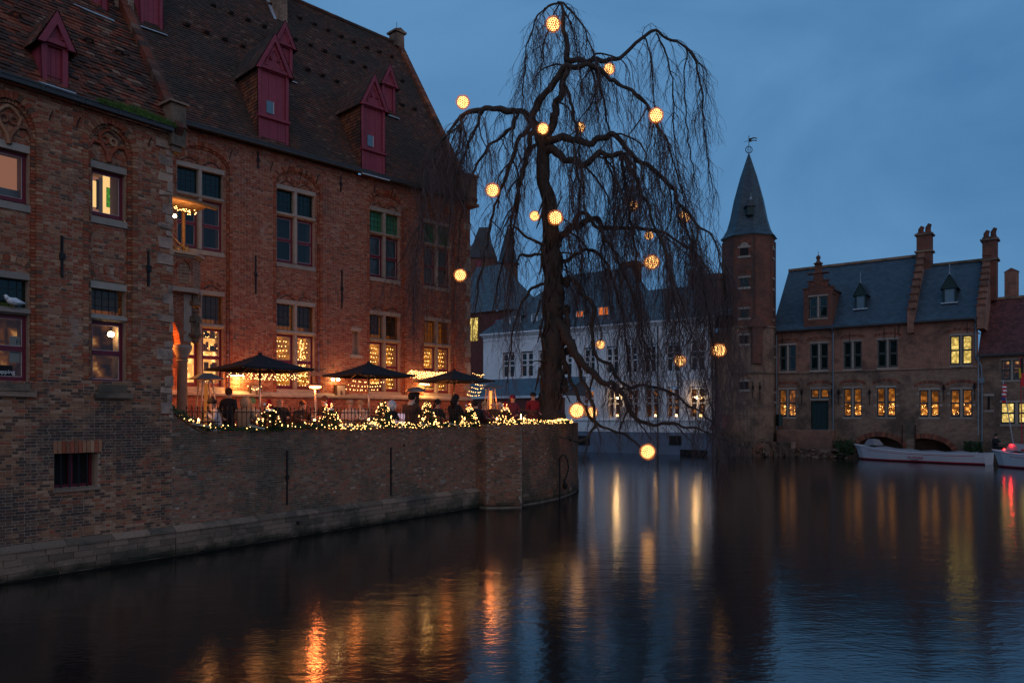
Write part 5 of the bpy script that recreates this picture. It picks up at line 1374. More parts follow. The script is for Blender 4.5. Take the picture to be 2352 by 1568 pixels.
def hand_mesh():
    k = MB(); k.box(-.035, .035, -.045, .045, -.013, .013, 0, 0, .002)
    for i, (x, l) in enumerate(((-.027, .062), (-.009, .074), (.009, .069), (.027, .054))): k.tube([(x, -.04, 0), (x, -.04 - l * .45, .006), (x * .95, -.04 - l * .85, -.010), (x * .9, -.04 - l, -.026)], [.0085, .008, .0075, .006], 5)
    k.tube([(.034, .02, 0), (.056, -.012, -.006), (.058, -.042, -.016)], [.011, .009, .007], 5)
    return k.mesh("hand", M['skin'], True)
BODY = {p_: body_mesh(p_) for p_ in ('stand', 'sit', 'lean')}; HAND = hand_mesh()
def hair_mesh(style):
    k = MB()
    if style == 'long':
        k.ball((0, .015, .02), .112, 12, 8, sz=1.15); k.tube([(0, .06, 0), (0, .10, -.12), (0, .09, -.27)], [.10, .105, .06], 10)
    elif style == 'short': k.ball((0, .018, .025), .106, 12, 8, sz=1.1)
    elif style == 'beanie': k.lathe([(.112, -.01), (.118, .03), (.112, .075), (.085, .12), (.03, .145)], (0, .01, 0), 14)
    elif style == 'hood': k.ball((0, .03, -.02), .135, 12, 8, sz=1.2); k.tube([(.13 * cos(a), -.05 + .02 * abs(sin(a)), -.01 + .15 * sin(a)) for a in [i * pi / 6 for i in range(13)]], .03, 6)
    elif style == 'band': k.ball((0, .018, .025), .106, 12, 8, sz=1.1); k.lathe([(.114, .0), (.118, .02), (.116, .05)], (0, .01, 0), 14)
    elif style == 'bald': k.tube([(.09 * cos(a), .02 + .06 * sin(a), -.02) for a in [i * pi / 6 for i in range(7)]], .02, 5)
    return k
HAIR = {}
def cloth(name, c): 
    if name not in M: M[name] = plain(name, c, .9, .2, 14, bump=.1)
    return M[name]
cm = dict(black=cloth("black_coat", (.012, .012, .014)), navy=cloth("navy_down_coat", (.018, .02, .03)), beige=cloth("beige_coat", (.26, .19, .13)), white=cloth("white_jacket", (.55, .5, .5)), tan=cloth("tan_wool", (.20, .12, .07)),
          pale=cloth("pale_coat", (.42, .34, .28)), red=cloth("red_jacket", (.20, .012, .02)), plum=cloth("plum_coat", (.07, .015, .035)), brown=cloth("brown_coat", (.06, .03, .02)), green=cloth("green_knit", (.12, .26, .12)), purple=cloth("purple_beanie", (.10, .01, .04)),
          darkhair=cloth("dark_hair", (.015, .01, .008)), fairhair=cloth("fair_hair", (.32, .20, .10)), greyhair=cloth("grey_hair", (.25, .22, .20)))
def person(u, vtop, D, pose, turn, coat, style, haircol, label, trousers='black', scale=None):
    me, J = BODY[pose]; top = J['ht'][2] + .075
    q = ground_at(u, D); want = HC + (HV - vtop) / FL * D - FLOOR
    sc_ = scale or min(max(want / top, .93), 1.08)
    t = thing("person", label, "person", tuple(q + Vector((0, 0, max(min(want - top * sc_, .12), 0)))), turn)
    t.scale = (sc_,) * 3
    b = bpy.data.objects.new("body", me); COL.objects.link(b); b.parent = t
    for i, m in enumerate((cm[coat], M['skin'], cm[trousers])): b.material_slots[i].link = 'OBJECT'; b.material_slots[i].material = m
    hm = Vector(J['hm'][:3])
    if style not in HAIR: HAIR[style] = hair_mesh(style).mesh("hair", cm['darkhair'], True)
    nm = "hat" if style in ('beanie',) else "hood" if style == 'hood' else "hair"
    h = bpy.data.objects.new(nm, HAIR[style]); COL.objects.link(h); h.parent = t; h.location = hm + Vector((0, .005, .012)); h.material_slots[0].link = 'OBJECT'; h.material_slots[0].material = cm[haircol]
    if 'face' not in HAIR:
        k = MB(); k.add([(0, -.118, -.005), (-.014, -.094, -.025), (.014, -.094, -.025), (0, -.092, .025)], [(0, 1, 2), (0, 2, 3), (0, 3, 1)], 0, 0)
        for sx in (-1, 1): k.ball((sx * .034, -.083, .012), .011, 6, 4, 0, 1); k.ball((sx * .093, .0, -.005), .02, 6, 4, 0, 0, 1.4)
        k.tube([(-.026, -.086, -.048), (0, -.094, -.05), (.026, -.086, -.048)], .006, 4, 0, 1); HAIR['face'] = k.mesh("face", [M['skin'], M['wood']], True)
    f = bpy.data.objects.new("face", HAIR['face']); COL.objects.link(f); f.parent = t; f.location = hm
    for w in ('wl', 'wr'):
        hh = bpy.data.objects.new("hand", HAND); COL.objects.link(hh); hh.parent = t; hh.location = Vector(J[w][:3]) + Vector((0, -.05, 0)); hh.rotation_euler = (.2, 0, .3 if w == 'wl' else -.3)
    return t
person(403, 897, 18.3, 'lean', -1.3, 'black', 'beanie', 'black', "person in black coat and beanie, hand raised to face, beside the porch column")
person(486, 912, 19.9, 'sit', .9, 'tan', 'long', 'darkhair', "seated person with long dark hair at the far left table")
person(505, 916, 19.2, 'lean', -1.2, 'white', 'beanie', 'black', "person in white jacket and dark cap leaning over the far left table")
person(525, 900, 20.2, 'stand', 2.9, 'navy', 'short', 'brown', "person standing in a long dark down coat, back turned, by the first parasol")
person(561, 911, 19.6, 'sit', 3.1, 'beige', 'hood', 'beige', "person in a beige hooded coat seated with back to the canal")
person(578, 913, 20.4, 'sit', .3, 'pale', 'beanie', 'green', "person in a green and white bobble cap next to the beige coat")
person(642, 909, 21.0, 'sit', .5, 'black', 'bald', 'greyhair', "bald person in a dark vest seated behind the first red-hatted tree")
person(686, 920, 21.4, 'lean', .9, 'brown', 'short', 'brown', "red-lit person leaning to the table left of the glowing disc heater")
person(748, 908, 22.4, 'sit', -.5, 'brown', 'short', 'brown', "person lit red, seated just right of the glowing disc heater")
person(803, 917, 23.0, 'sit', .4, 'pale', 'beanie', 'beige', "person in pale coat and striped cap left of the second parasol pole")
person(829, 917, 23.2, 'sit', -.5, 'pale', 'short', 'fairhair', "fair-haired person in pale coat directly left of the second parasol pole")
person(896, 932, 22.6, 'sit', .8, 'black', 'hood', 'white', "person with a white fur hood beside the glowing white cube")
person(944, 912, 23.2, 'sit', 2.8, 'brown', 'short', 'darkhair', "large person in dark coat with pale collar, seen from behind", scale=1.12)
_p = bpy.data.objects[[o.name for o in COL.objects if o.get('label', '').startswith("large person in dark coat")][0]]
k = MB(); k.lathe([(.12, 1.10), (.10, 1.16), (.08, 1.18)], (0, -.03, 0), 12); k.build("collar", cm['pale'], _p)
person(1003, 916, 24.8, 'sit', .7, 'black', 'long', 'darkhair', "dark-haired person right of the fourth small fir tree")
person(1044, 915, 25.0, 'sit', 2.4, 'black', 'long', 'darkhair', "large dark figure in black coat at the foot of the third parasol pole", scale=1.12)
person(1092, 918, 25.6, 'sit', 3.0, 'black', 'short', 'darkhair', "dark figure between the last two red-hatted trees, nearer the third parasol")
person(1110, 921, 26.0, 'sit', .8, 'plum', 'band', 'fairhair', "person with pale headband, orange-lit, before the right pyramid heater")
person(1133, 919, 26.6, 'sit', .1, 'brown', 'bald', 'greyhair', "bald bearded person glowing orange beneath the right pyramid heater")
person(1149, 923, 26.9, 'sit', -.4, 'red', 'short', 'greyhair', "person in red-brown jacket beside the bearded man under the heater")
person(1178, 912, 28.0, 'stand', -.2, 'plum', 'beanie', 'purple', "person standing in a purple beanie left of the weeping tree's trunk", scale=.95)
person(1224, 900, 28.6, 'stand', .5, 'red', 'beanie', 'black', "person in red jacket and dark cap standing at the tree trunk", scale=1.0)

# tables, chairs, glasses and candles
def table(u, D, label, w=.8, lit=True):
    q = ground_at(u, D); t = thing("cafe_table", label, "table", tuple(q), PM.yaw, "cafe tables on the terrace")
    k = MB(); k.box(-w / 2, w / 2, -w / 2, w / 2, .735, .765); k.build("tabletop", M['wood'], t)
    k = MB(); k.lathe([(.2, 0), (.2, .03), (.03, .06), (.03, .735)], (0, 0, 0), 10); k.build("pedestal", M['iron'], t)
    c = thing("candle_lantern", "candle glass on the " + label.split(",")[0], "candle", (q.x + .08, q.y - .1, FLOOR + .765), 0, "candle glasses on the tables")
    k = MB(); k.lathe([(.035, 0), (.04, .09)], (0, 0, 0), 8); k.build("glass", M['glass_clear'], c)
    k = MB(); k.lathe([(.025, .005), (.025, .05), (.012, .065), (.003, .09)], (0, 0, 0), 6); k.build("candle", M['candle'], c)
    if lit: lamp("candle_light", (q.x + .08, q.y - .1, FLOOR + .95), 2.2, (1, .4, .12), .05)
    g = thing("glassware", "glasses on the " + label.split(",")[0], "glasses", (q.x, q.y, FLOOR + .765), PM.yaw, "glasses on the tables")
    for i in range(3):
        x, y = -.25 + i * .2, U(-.25, .2); k = MB(); k.lathe([(.03, 0), (.004, .01), (.004, .07), (.035, .10), (.03, .17)], (x, y, 0), 8); k.build("wine_glass", M['glass_clear'], g)
def chair(u, D, rz, label):
    q = ground_at(u, D); t = thing("cafe_chair", label, "chair", tuple(q), rz, "terrace chairs")
    k = MB(); k.box(-.21, .21, -.2, .22, .43, .47, j=.004); k.build("seat", M['wood'], t)
    k = MB(); k.box(-.20, .20, .20, .23, .62, .90, j=.004); k.build("backrest", M['wood'], t)
    for sx in (-1, 1):
        k = MB(); k.tube([(sx * .19, -.18, 0), (sx * .19, -.18, .45)], .014, 5); k.build("leg", M['iron'], t)
        k = MB(); k.tube([(sx * .19, .25, 0), (sx * .19, .21, .45), (sx * .19, .22, .9)], .014, 5); k.build("leg", M['iron'], t)
table(452, 18.7, "table at the far left by the porch column, one candle")
table(600, 20.0, "table behind the first red-hatted tree, under the nearest parasol")
table(718, 20.9, "table lit orange under the glowing disc heater")
table(842, 22.6, "table at the foot of the middle parasol")
table(968, 24.2, "table left of the fourth fir tree")
table(1062, 25.2, "table under the third parasol, mostly hidden")
table(1136, 26.0, "table glowing under the right pyramid heater")
table(1198, 27.4, "table with a tall lantern just left of the tree trunk")
for a in ((436, 19.2, 1.2, "dark chair behind the far left table, against the porch"), (775, 21.6, 2.2, "tall dark chair back right of the second red-hatted tree"), (668, 21.4, .3, "chair left of the orange-lit table"), (1010, 24.6, 2.6, "chair beside the dark-haired guest near the fourth fir tree"), (870, 23.4, 1.0, "chair right of the middle parasol pole")): chair(*a)
q = ground_at(914, 23.3); t = thing("light_cube", "glowing white cube seat standing by the railing", "light", tuple(q), PM.yaw)
k = MB(); k.box(-.2, .2, -.2, .2, .50, .98, j=0); k.build("cube", emit("cube_light", (.80, .52, .66), .62), t); k = MB(); k.box(-.22, .22, -.22, .22, 0, .50); k.build("plinth", M['wood'], t)
q = ground_at(1197, 27.0); t = thing("table_lantern", "tall candle lantern glowing left of the tree trunk", "lantern", (q.x, q.y, FLOOR + .765), 0)
k = MB(); k.lathe([(.07, 0), (.07, .02), (.06, .03)], (0, 0, 0), 8); k.lathe([(.06, .24), (.07, .25), (.02, .30)], (0, 0, 0), 8); k.build("frame", M['iron'], t, kind="stuff"); k = MB(); k.tube([(0, 0, .03), (0, 0, .2)], .025, 6); k.build("candle", M['candle'], t)
# the dove on the window transom
s_, z_ = PL.p(33, 708, 0); q = PL.w(s_, .04, z_ + .01); t = thing("dove", "white dove resting on the stone transom at the left edge", "bird", tuple(q), PL.yaw + .1)
k = MB(); k.tube([(.20, 0, .10), (.10, 0, .11), (.02, 0, .12), (-.07, 0, .13), (-.12, 0, .17)], [.012, .05, .075, .06, .03], 10); k.tube([(-.10, 0, .15), (-.12, 0, .19), (-.135, 0, .205), (-.16, 0, .20)], [.04, .037, .03, .012], 8); k.build("body", M['dove'], t, smooth=True)
k = MB(); k.tube([(-.155, 0, .20), (-.185, 0, .19)], [.008, .002], 5); k.build("beak", M['log'], t)
for sy in (-1, 1):
    k = MB(); k.add([(-.05, sy * .065, .15), (.10, sy * .06, .14), (.20, sy * .03, .11), (.05, sy * .078, .09), (-.04, sy * .07, .11)], [(0, 1, 2, 3, 4)]); k.build("wing", M['dove'], t)
    k = MB(); k.tube([(.0, sy * .02, .06), (-.01, sy * .02, 0)], .006, 4); k.build("leg", M['log'], t)

# ------------------------------------------------------------------ the weeping tree
def build_tree():
    T = thing("weeping_tree", "huge bare weeping beech hung with glowing ball lanterns at the terrace corner", "tree", tuple(P(1258, 1000, 29.3).xy) + (FLOOR,))
    D0 = 29.3; org = Vector(T.location); rnd = random.Random(11); u_ = rnd.uniform
    def smooth(pts, n=5):
        out = []
        for i in range(len(pts) - 1):
            p0, a, b, p3 = pts[max(i - 1, 0)], pts[i], pts[i + 1], pts[min(i + 2, len(pts) - 1)]
            for k in range(n):
                t = k / n; v = .5 * ((2 * a[0]) + (b[0] - p0[0]) * t + (2 * p0[0] - 5 * a[0] + 4 * b[0] - p3[0]) * t * t + (3 * a[0] - p0[0] - 3 * b[0] + p3[0]) * t ** 3)
                out.append((v, a[1] + (b[1] - a[1]) * t))
        out.append(pts[-1]); return out
    limbs = []
    def limb(raw, dd0=0.0, dd1=0.0, hang=(1.5, 4.0), dens=1.0, nm="limb", part=True, bend=0.0, minw=2.6):
        n = len(raw); pts = []
        for i, q in enumerate(raw):
            f = i / (n - 1); D = D0 + dd0 + (dd1 - dd0) * f + bend * sin(pi * f); w = max(q[2], minw if i < n - 1 else 1.4)
            pts.append((P(q[0], q[1], D), w / 2 / FL * D))
        sm = smooth(pts)
        res = []
        for i, (p_, r) in enumerate(sm):
            a = min(r * .9 + .03, .13) * (.35 if raw[0][2] > 50 else 1); j = Vector((noise.noise(p_ * 2.4), noise.noise(p_ * 2.4 + Vector((9, 3, 1))), noise.noise(p_ * 2.4 + Vector((4, 7, 2))))) * a * 1.6
            res.append((p_ + j if 0 < i < len(sm) - 1 else p_, r))
        mb = MB(); big = raw[0][2] > 20
        mb.tube([tuple(p_ - org) for p_, r in res], [r * (1 + .30 * noise.noise(p_ * 2.6)) for p_, r in res], 12 if big else 7 if raw[0][2] > 8 else 5)
        mb.build(nm, M['bark'], T, smooth=True)
        limbs.append((res, hang, dens)); return res
    limb([(1264, 985, 78), (1262, 951, 64), (1265, 900, 56), (1268, 840, 53), (1271, 780, 52), (1272, 720, 50), (1271, 660, 47), (1268, 600, 44), (1267, 560, 41), (1266, 520, 38), (1262, 470, 33), (1252, 430, 31), (1246, 385, 32), (1248, 345, 32), (1240, 310, 24), (1226, 285, 20), (1219, 271, 17)], nm="trunk", hang=(.5, 2.2), dens=1.1)
    mb = MB()                                      # burrs and shoots on the side of the trunk
    for i in range(46):
        v = u_(640, 900); q = P(1262 + u_(18, 40), v, D0 + u_(-.4, .3)) - org; r = u_(.06, .17)
        mb.ball(tuple(q), r, 7, 5, sz=u_(.8, 1.8))
    for i in range(60):
        v = u_(430, 960); w_ = 20 + (v - 430) * .01; q = P(1262 + u_(-w_, w_) * (.7 if v < 550 else 1), v, D0 - u_(.25, .42)) - org; d_ = u_(-.3, .3)
        mb.tube([tuple(q), tuple(q + Vector((d_ * .3, -.03, -.4))), tuple(q + Vector((d_, .06, -.9)))], [.05, .045, .02], 5)
    mb.build("burrs", M['bark'], T, smooth=True, kind="stuff")
    mb = MB()                                      # buttress roots and burrs at the foot
    for a, l in ((0, .9), (1.1, .8), (2.3, .7), (3.3, .9), (4.2, .8), (5.2, .9)):
        b0 = P(1258, 985, D0) - org; b0.z = 0
        mb.tube([(b0.x + .25 * cos(a), b0.y + .25 * sin(a), .95), (b0.x + .38 * cos(a), b0.y + .38 * sin(a), .4), (b0.x + l * cos(a), b0.y + l * sin(a), -.03)], [.10, .16, .07], 7)
    mb.build("roots", M['bark'], T, smooth=True, kind="stuff")
    L = limb
    L([(1224, 283, 18), (1205, 262, 16), (1180, 258, 15), (1138, 252, 14), (1100, 250, 12), (1076, 256, 10), (1045, 280, 8), (1028, 304, 5), (1010, 345, 3)], 0, -2.0, (1.5, 4.5), 1.5)
    L([(1190, 262, 8), (1170, 300, 7), (1130, 330, 7), (1100, 370, 6), (1075, 430, 5), (1060, 500, 4), (1050, 590, 3), (1042, 700, 2)], 0, -1.5, (1, 3.5), .8)
    L([(1221, 285, 12), (1190, 330, 10), (1165, 400, 8), (1140, 470, 7), (1120, 560, 5), (1100, 650, 4), (1085, 760, 2)], 0, -.5, (1, 3.2), .8)
    L([(1110, 252, 8), (1095, 300, 7), (1070, 350, 6), (1045, 420, 5), (1030, 520, 3), (1015, 650, 2)], -.8, -2.4, (1, 3.5), .9)
    L([(1226, 300, 12), (1200, 390, 9), (1180, 470, 8), (1165, 560, 6), (1145, 640, 4), (1130, 720, 2)], 0, 1.0, (1, 3), .7)
    L([(1076, 256, 6), (1040, 300, 5), (1000, 340, 4), (975, 420, 3), (962, 520, 2), (955, 640, 1.5)], -1.2, -3.6, (1.5, 4.5), 1.2)
    L([(1240, 320, 10), (1215, 350, 9), (1195, 420, 8), (1185, 500, 6), (1178, 590, 4), (1170, 700, 2)], 0, 1.5, (1, 3), .6)
    L([(1248, 335, 26), (1262, 300, 20), (1275, 260, 18), (1285, 220, 16), (1296, 176, 15), (1300, 121, 13), (1296, 60, 10), (1289, 20, 7), (1281, 4, 4)], 0, .3, (1.2, 3.4), 1.0)
    L([(1283, 6, 5), (1262, 12, 5), (1238, 35, 4), (1222, 70, 4), (1208, 120, 3), (1203, 190, 3), (1200, 260, 2)], .3, -.6, (1, 3), 1.4)
    L([(1283, 6, 5), (1310, 22, 5), (1335, 60, 4), (1355, 100, 3), (1372, 150, 3), (1380, 230, 2)], .3, -.3, (.8, 2.4), 1.5)
    L([(1284, 8, 4), (1300, 30, 4), (1318, 80, 3), (1330, 140, 3), (1338, 220, 2)], .3, 1.2, (.8, 2.5), 1.2)
    L([(1284, 10, 4), (1265, 40, 4), (1252, 90, 4), (1245, 150, 3), (1238, 220, 2)], .3, .8, (.8, 2.6), 1.2)
    L([(1219, 275, 15), (1241, 234, 17), (1259, 205, 16), (1285, 165, 14), (1321, 147, 13), (1369, 161, 11), (1420, 194, 9), (1468, 223, 8), (1497, 256, 7), (1518, 300, 5), (1541, 348, 4), (1560, 420, 3), (1580, 500, 2.4), (1600, 570, 2)], -.3, -2.6, (1.6, 4.6), 1.4)
    L([(1300, 137, 12), (1330, 140, 12), (1358, 139, 11), (1409, 135, 10), (1449, 110, 9), (1479, 84, 8), (1508, 75, 7), (1541, 90, 6), (1578, 113, 5), (1603, 154, 5), (1611, 205, 4), (1618, 293, 3.2), (1627, 373, 2.6), (1640, 458, 2)], 0, 1.2, (1.0, 3.8), .75)
    L([(1508, 77, 4), (1530, 120, 4), (1545, 200, 3.4), (1548, 300, 3), (1560, 400, 2.5), (1580, 470, 2)], .8, .6, (.8, 2), .8)
    L([(1479, 84, 4), (1496, 130, 4), (1500, 200, 3), (1504, 280, 2)], .8, 1.0, (.8, 2), .8)
    L([(1578, 114, 3.5), (1572, 180, 3), (1578, 280, 3), (1590, 380, 2), (1606, 450, 1.5)], 1.0, .8, (.6, 1.6), .8)
    L([(1250, 335, 22), (1277, 320, 20), (1321, 318, 16), (1358, 322, 14), (1402, 315, 13), (1431, 326, 12), (1468, 366, 11), (1512, 399, 10), (1541, 432, 9), (1567, 472, 8), (1600, 513, 6), (1636, 542, 4), (1655, 600, 3), (1668, 680, 2), (1672, 770, 1.5)], 0, -1.5, (2, 5.5), 1.25, bend=-1)
    L([(1250, 352, 22), (1277, 352, 18), (1321, 373, 15), (1351, 370, 14), (1380, 355, 13), (1424, 359, 12), (1450, 390, 10), (1480, 450, 8), (1505, 520, 6), (1530, 600, 5), (1550, 690, 4), (1570, 790, 2)], 0, -3.2, (2, 5), 1.15)
    L([(1424, 359, 7), (1440, 420, 7), (1446, 500, 6), (1460, 580, 5), (1468, 660, 4), (1475, 760, 2)], -1, -2, (1.5, 4), 1.2)
    L([(1262, 580, 22), (1274, 549, 17), (1307, 531, 15), (1340, 509, 14), (1372, 505, 12), (1391, 524, 11), (1430, 525, 9), (1486, 527, 8), (1540, 545, 6), (1585, 570, 5), (1620, 610, 4), (1645, 680, 3), (1662, 770, 2)], 0, 1.8, (2, 5), 1.2)
    L([(1307, 531, 12), (1325, 500, 11), (1345, 492, 10), (1370, 520, 8), (1400, 560, 7), (1430, 620, 6), (1460, 700, 5), (1480, 780, 4), (1500, 850, 2)], 0, -2.5, (1.5, 4), 1.1)
    L([(1568, 474, 6), (1590, 560, 6), (1612, 640, 5), (1630, 730, 4), (1642, 830, 3), (1650, 930, 2)], -1.2, -1.8, (1.5, 4), 1.0)
    L([(1530, 600, 4), (1560, 680, 4), (1590, 770, 3), (1615, 860, 3), (1640, 960, 2), (1660, 1040, 1.5)], -2, -3.5, (1, 3), 1.0)
    L([(1276, 640, 14), (1294, 637, 11), (1324, 648, 10), (1346, 681, 9), (1364, 714, 9), (1360, 766, 8), (1371, 817, 8), (1408, 846, 7), (1434, 883, 7), (1489, 886, 7), (1533, 897, 6), (1598, 938, 5), (1650, 980, 3), (1690, 1010, 1.5)], 0, -2.0, (1, 2.6), 1.2)
    L([(1275, 740, 26), (1284, 752, 22), (1317, 802, 20), (1346, 843, 17), (1390, 876, 14), (1427, 908, 12), (1456, 952, 10), (1500, 975, 8), (1547, 973, 7), (1600, 985, 5), (1653, 1007, 3), (1720, 1030, 1.5)], 0, -3.4, (.6, 1.6), 1.2)
    L([(1272, 600, 16), (1290, 600, 11), (1320, 590, 9), (1345, 570, 8), (1380, 590, 7), (1410, 650, 6), (1430, 720, 5), (1440, 800, 4), (1450, 880, 2)], 0, 2.2, (1.5, 4), 1.0)
    L([(1275, 690, 16), (1300, 720, 11), (1310, 780, 9), (1330, 850, 8), (1350, 900, 8), (1362, 950, 7), (1361, 985, 7), (1345, 1005, 6), (1328, 1011, 6), (1300, 1005, 5), (1284, 1000, 3)], 0, -2.5, (.4, 1.2), .7)
    L([(1276, 780, 16), (1295, 820, 11), (1310, 870, 9), (1340, 930, 8), (1370, 970, 7), (1400, 985, 6), (1440, 1000, 5), (1480, 1030, 3)], 0, -1.4, (.5, 1.3), .9)
    L([(1262, 565, 9), (1249, 561, 7), (1214, 546, 6), (1177, 517, 4), (1165, 530, 2)], 0, -1.2, (1, 3), .9)
    L([(1264, 590, 9), (1247, 585, 7), (1203, 585, 6), (1185, 600, 4), (1170, 640, 3), (1160, 720, 2)], 0, -.8, (1, 3), .9)
    L([(1266, 640, 10), (1225, 665, 7), (1195, 700, 5), (1180, 760, 4), (1170, 830, 3), (1165, 880, 2)], 0, -.5, (.8, 2.4), .8)
    L([(1285, 165, 8), (1310, 230, 7), (1325, 300, 6), (1335, 380, 4), (1340, 460, 3), (1345, 540, 2)], 0, .6, (1, 3), .9)
    L([(1369, 161, 6), (1385, 230, 5), (1400, 310, 4), (1412, 400, 3), (1420, 480, 2)], -.5, .4, (1, 3), 1.0)
    L([(1321, 373, 7), (1330, 440, 6), (1325, 520, 5), (1335, 600, 4), (1330, 700, 2)], 0, 1, (1, 2.6), .8)
    # crooked secondary branches
    nb = 0; extra = []
    for res, hang, dens in list(limbs):
        if dens < .5: continue
        tot = sum((res[i + 1][0] - res[i][0]).length for i in range(len(res) - 1)); cnt = int(tot * .62 * min(dens, 1.3))
        for c in range(cnt):
            i = rnd.randrange(max(1, int(len(res) * .12)), len(res) - 1); q, r = res[i]; tan = (res[i + 1][0] - q).normalized()
            d = (tan * u_(.4, 1) + Vector((u_(-1, 1), u_(-1, 1), u_(-.3, .4))) * .8).normalized(); L_ = u_(.7, 1.0) * (hang[0] + hang[1]) * .5
            n = max(5, int(L_ / .22)); pts = [q.copy()]; p_ = q.copy(); r0 = min(max(r * .5, .016), .045)
            for k_ in range(n):
                d = (d + Vector((u_(-1, 1), u_(-1, 1), u_(-.5, .5))) * .42 + Vector((0, 0, -.30))).normalized(); p_ = p_ + d * .22 * u_(.8, 1.2); pts.append(p_.copy())
                if p_.z < 1.2: break
            rr = [r0 * (1 - .75 * k_ / len(pts)) for k_ in range(len(pts))]
            m2 = MB(); m2.tube([tuple(x - org) for x in pts], rr, 5)
            m2.build("branch", M['bark'], T, smooth=True); nb += 1
            extra.append((list(zip(pts, rr)), (hang[0] * .6, hang[1] * .6), .95))
    limbs.extend(extra)
    # hanging twigs
    mb = MB()
    def twig(p0, d0, length, r0, r1, seg=.16, pull=.35, sub=True, zmin=.25):
        p_ = p0.copy(); d = d0.normalized(); n = max(3, int(length / seg)); b = len(mb.v); pts = 0; ph = u_(0, 6)
        for i in range(n + 1):
            r = r0 + (r1 - r0) * i / n; x, y, z = p_ - org
            mb.v.extend([(x + r, y, z), (x - r * .5, y + r * .87, z), (x - r * .5, y - r * .87, z)]); pts += 1
            if sub and i > 0 and rnd.random() < sub:
                dd = (d * .8 + Vector((u_(-1, 1), u_(-1, 1), u_(-.5, .4))) * .75)
                subs.append((p_.copy(), dd, u_(.25, 1.15) * min(1, length / 2.0), r * .5))
            if p_.z < zmin: break
            d = (d + Vector((u_(-1, 1), u_(-1, 1), u_(-.3, .3))) * .34 + Vector((0, 0, -pull))).normalized(); p_ = p_ + d * seg * u_(.8, 1.2)
        for k in range(pts - 1):
            o = b + k * 3
            for j in range(3): mb.f.append((o + j, o + (j + 1) % 3, o + 3 + (j + 1) % 3, o + 3 + j)); mb.r.append(0); mb.m.append(0)
    subs = []
    for res, hang, dens in limbs:
        acc = 0
        for i in range(len(res) - 1):
            a, ra = res[i]; b_, rb = res[i + 1]; l = (b_ - a).length
            frac = i / len(res)
            acc += l * dens * (3.5 + 3.6 * frac)
            while acc > 1:
                acc -= 1; t = rnd.random(); q = a.lerp(b_, t); tan = (b_ - a).normalized()
                d = tan * u_(.1, .9) + Vector((u_(-1, 1), u_(-1, 1), u_(-.4, .6))) * .7
                twig(q, d, u_(*hang) * u_(.55, 1.0), min(ra * .5, .018), .0060, sub=.8, pull=u_(.22, .5))
    s2 = subs; subs = []
    for q, d, l, r in s2: twig(q, d, l, max(r, .0058), .0036, seg=.11, pull=.25, sub=.22)
    s3 = subs; subs = []
    for q, d, l, r in s3: twig(q, d, l * .5, .0042, .0032, seg=.09, pull=.2, sub=False)
    mb.build("twigs", M['twig'], T, kind="stuff")
    print("twig faces", len(mb.f), len(s2), len(s3))
build_tree()

# ball lanterns: pierced shells of overlapping pale discs round a warm lamp
def lantern_mats():
    m = bpy.data.materials.new("lantern_shell"); m.use_nodes = True; nt = m.node_tree; nt.nodes.clear()
    o = nt.nodes.new("ShaderNodeOutputMaterial"); a = nt.nodes.new("ShaderNodeBsdfTranslucent"); a.inputs["Color"].default_value = (.34, .13, .055, 1)
    d = nt.nodes.new("ShaderNodeBsdfDiffuse"); d.inputs["Color"].default_value = (.50, .33, .25, 1); x = nt.nodes.new("ShaderNodeMixShader"); x.inputs[0].default_value = .45
    nt.links.new(a.outputs[0], x.inputs[1]); nt.links.new(d.outputs[0], x.inputs[2]); nt.links.new(x.outputs[0], o.inputs[0]); return m
M['shell'] = lantern_mats(); M['lcore'] = emit("lantern_core", (1.0, .49, .15), 3.5)
def ico_dirs(sub=1):
    import bmesh
    bm = bmesh.new(); bmesh.ops.create_icosphere(bm, subdivisions=sub, radius=1); v = [x.co.copy() for x in bm.verts]; bm.free(); return v
k = MB(); dirs = ico_dirs(3)
for d in dirs:
    a = d.orthogonal().normalized(); b = d.cross(a); r = .118; tilt = Vector((U(-.25, .25), U(-.25, .25), U(-.25, .25)))
    dd = (d + tilt).normalized(); a = dd.orthogonal().normalized(); b = dd.cross(a); c = d * (1 + U(-.015, .015))
    k.add([tuple(c + (a * cos(w) + b * sin(w)) * r) for w in [i * pi / 3 for i in range(6)]], [(0, 1, 2, 3, 4, 5)])
SHELL = k.mesh("shell", M['shell'])
k = MB(); k.ball((0, 0, 0), .80, 16, 12); CORE = k.mesh("lamp_glow", M['lcore'], True)
names = ["topmost ball lantern, hanging in the crown of the tree", "ball lantern under the fork of the high right-hand branch", "ball lantern at the tip of the long left limb, beside the gable", "ball lantern at the shoulder of the right branch, clear against the sky", "ball lantern tucked against the trunk where the limbs fork", "dim ball lantern behind twigs right of the fork", "ball lantern hanging from the left limb, just right of the house's corner pier", "ball lantern deep in the right-hand branches, upper middle", "ball lantern at the outer edge of the right-hand branches, level with the trunk lantern", "small ball lantern left of the one on the trunk", "ball lantern fixed in front of the trunk, mid-height", "half-hidden ball lantern between dark branches above a brighter one", "bright ball lantern over the roofs of the white house", "ball lantern in front of the house corner, left of the grey slate roofs", "small narrow ball lantern before the white wall, right of the trunk", "ball lantern before the dark upper window of the white house", "ball lantern at far right of the tree, in front of the brick tower's edge", "large pale ball lantern resting on the end of the terrace wall", "ball lantern just behind and right of the one on the wall end", "lowest ball lantern, hanging just above the water"]
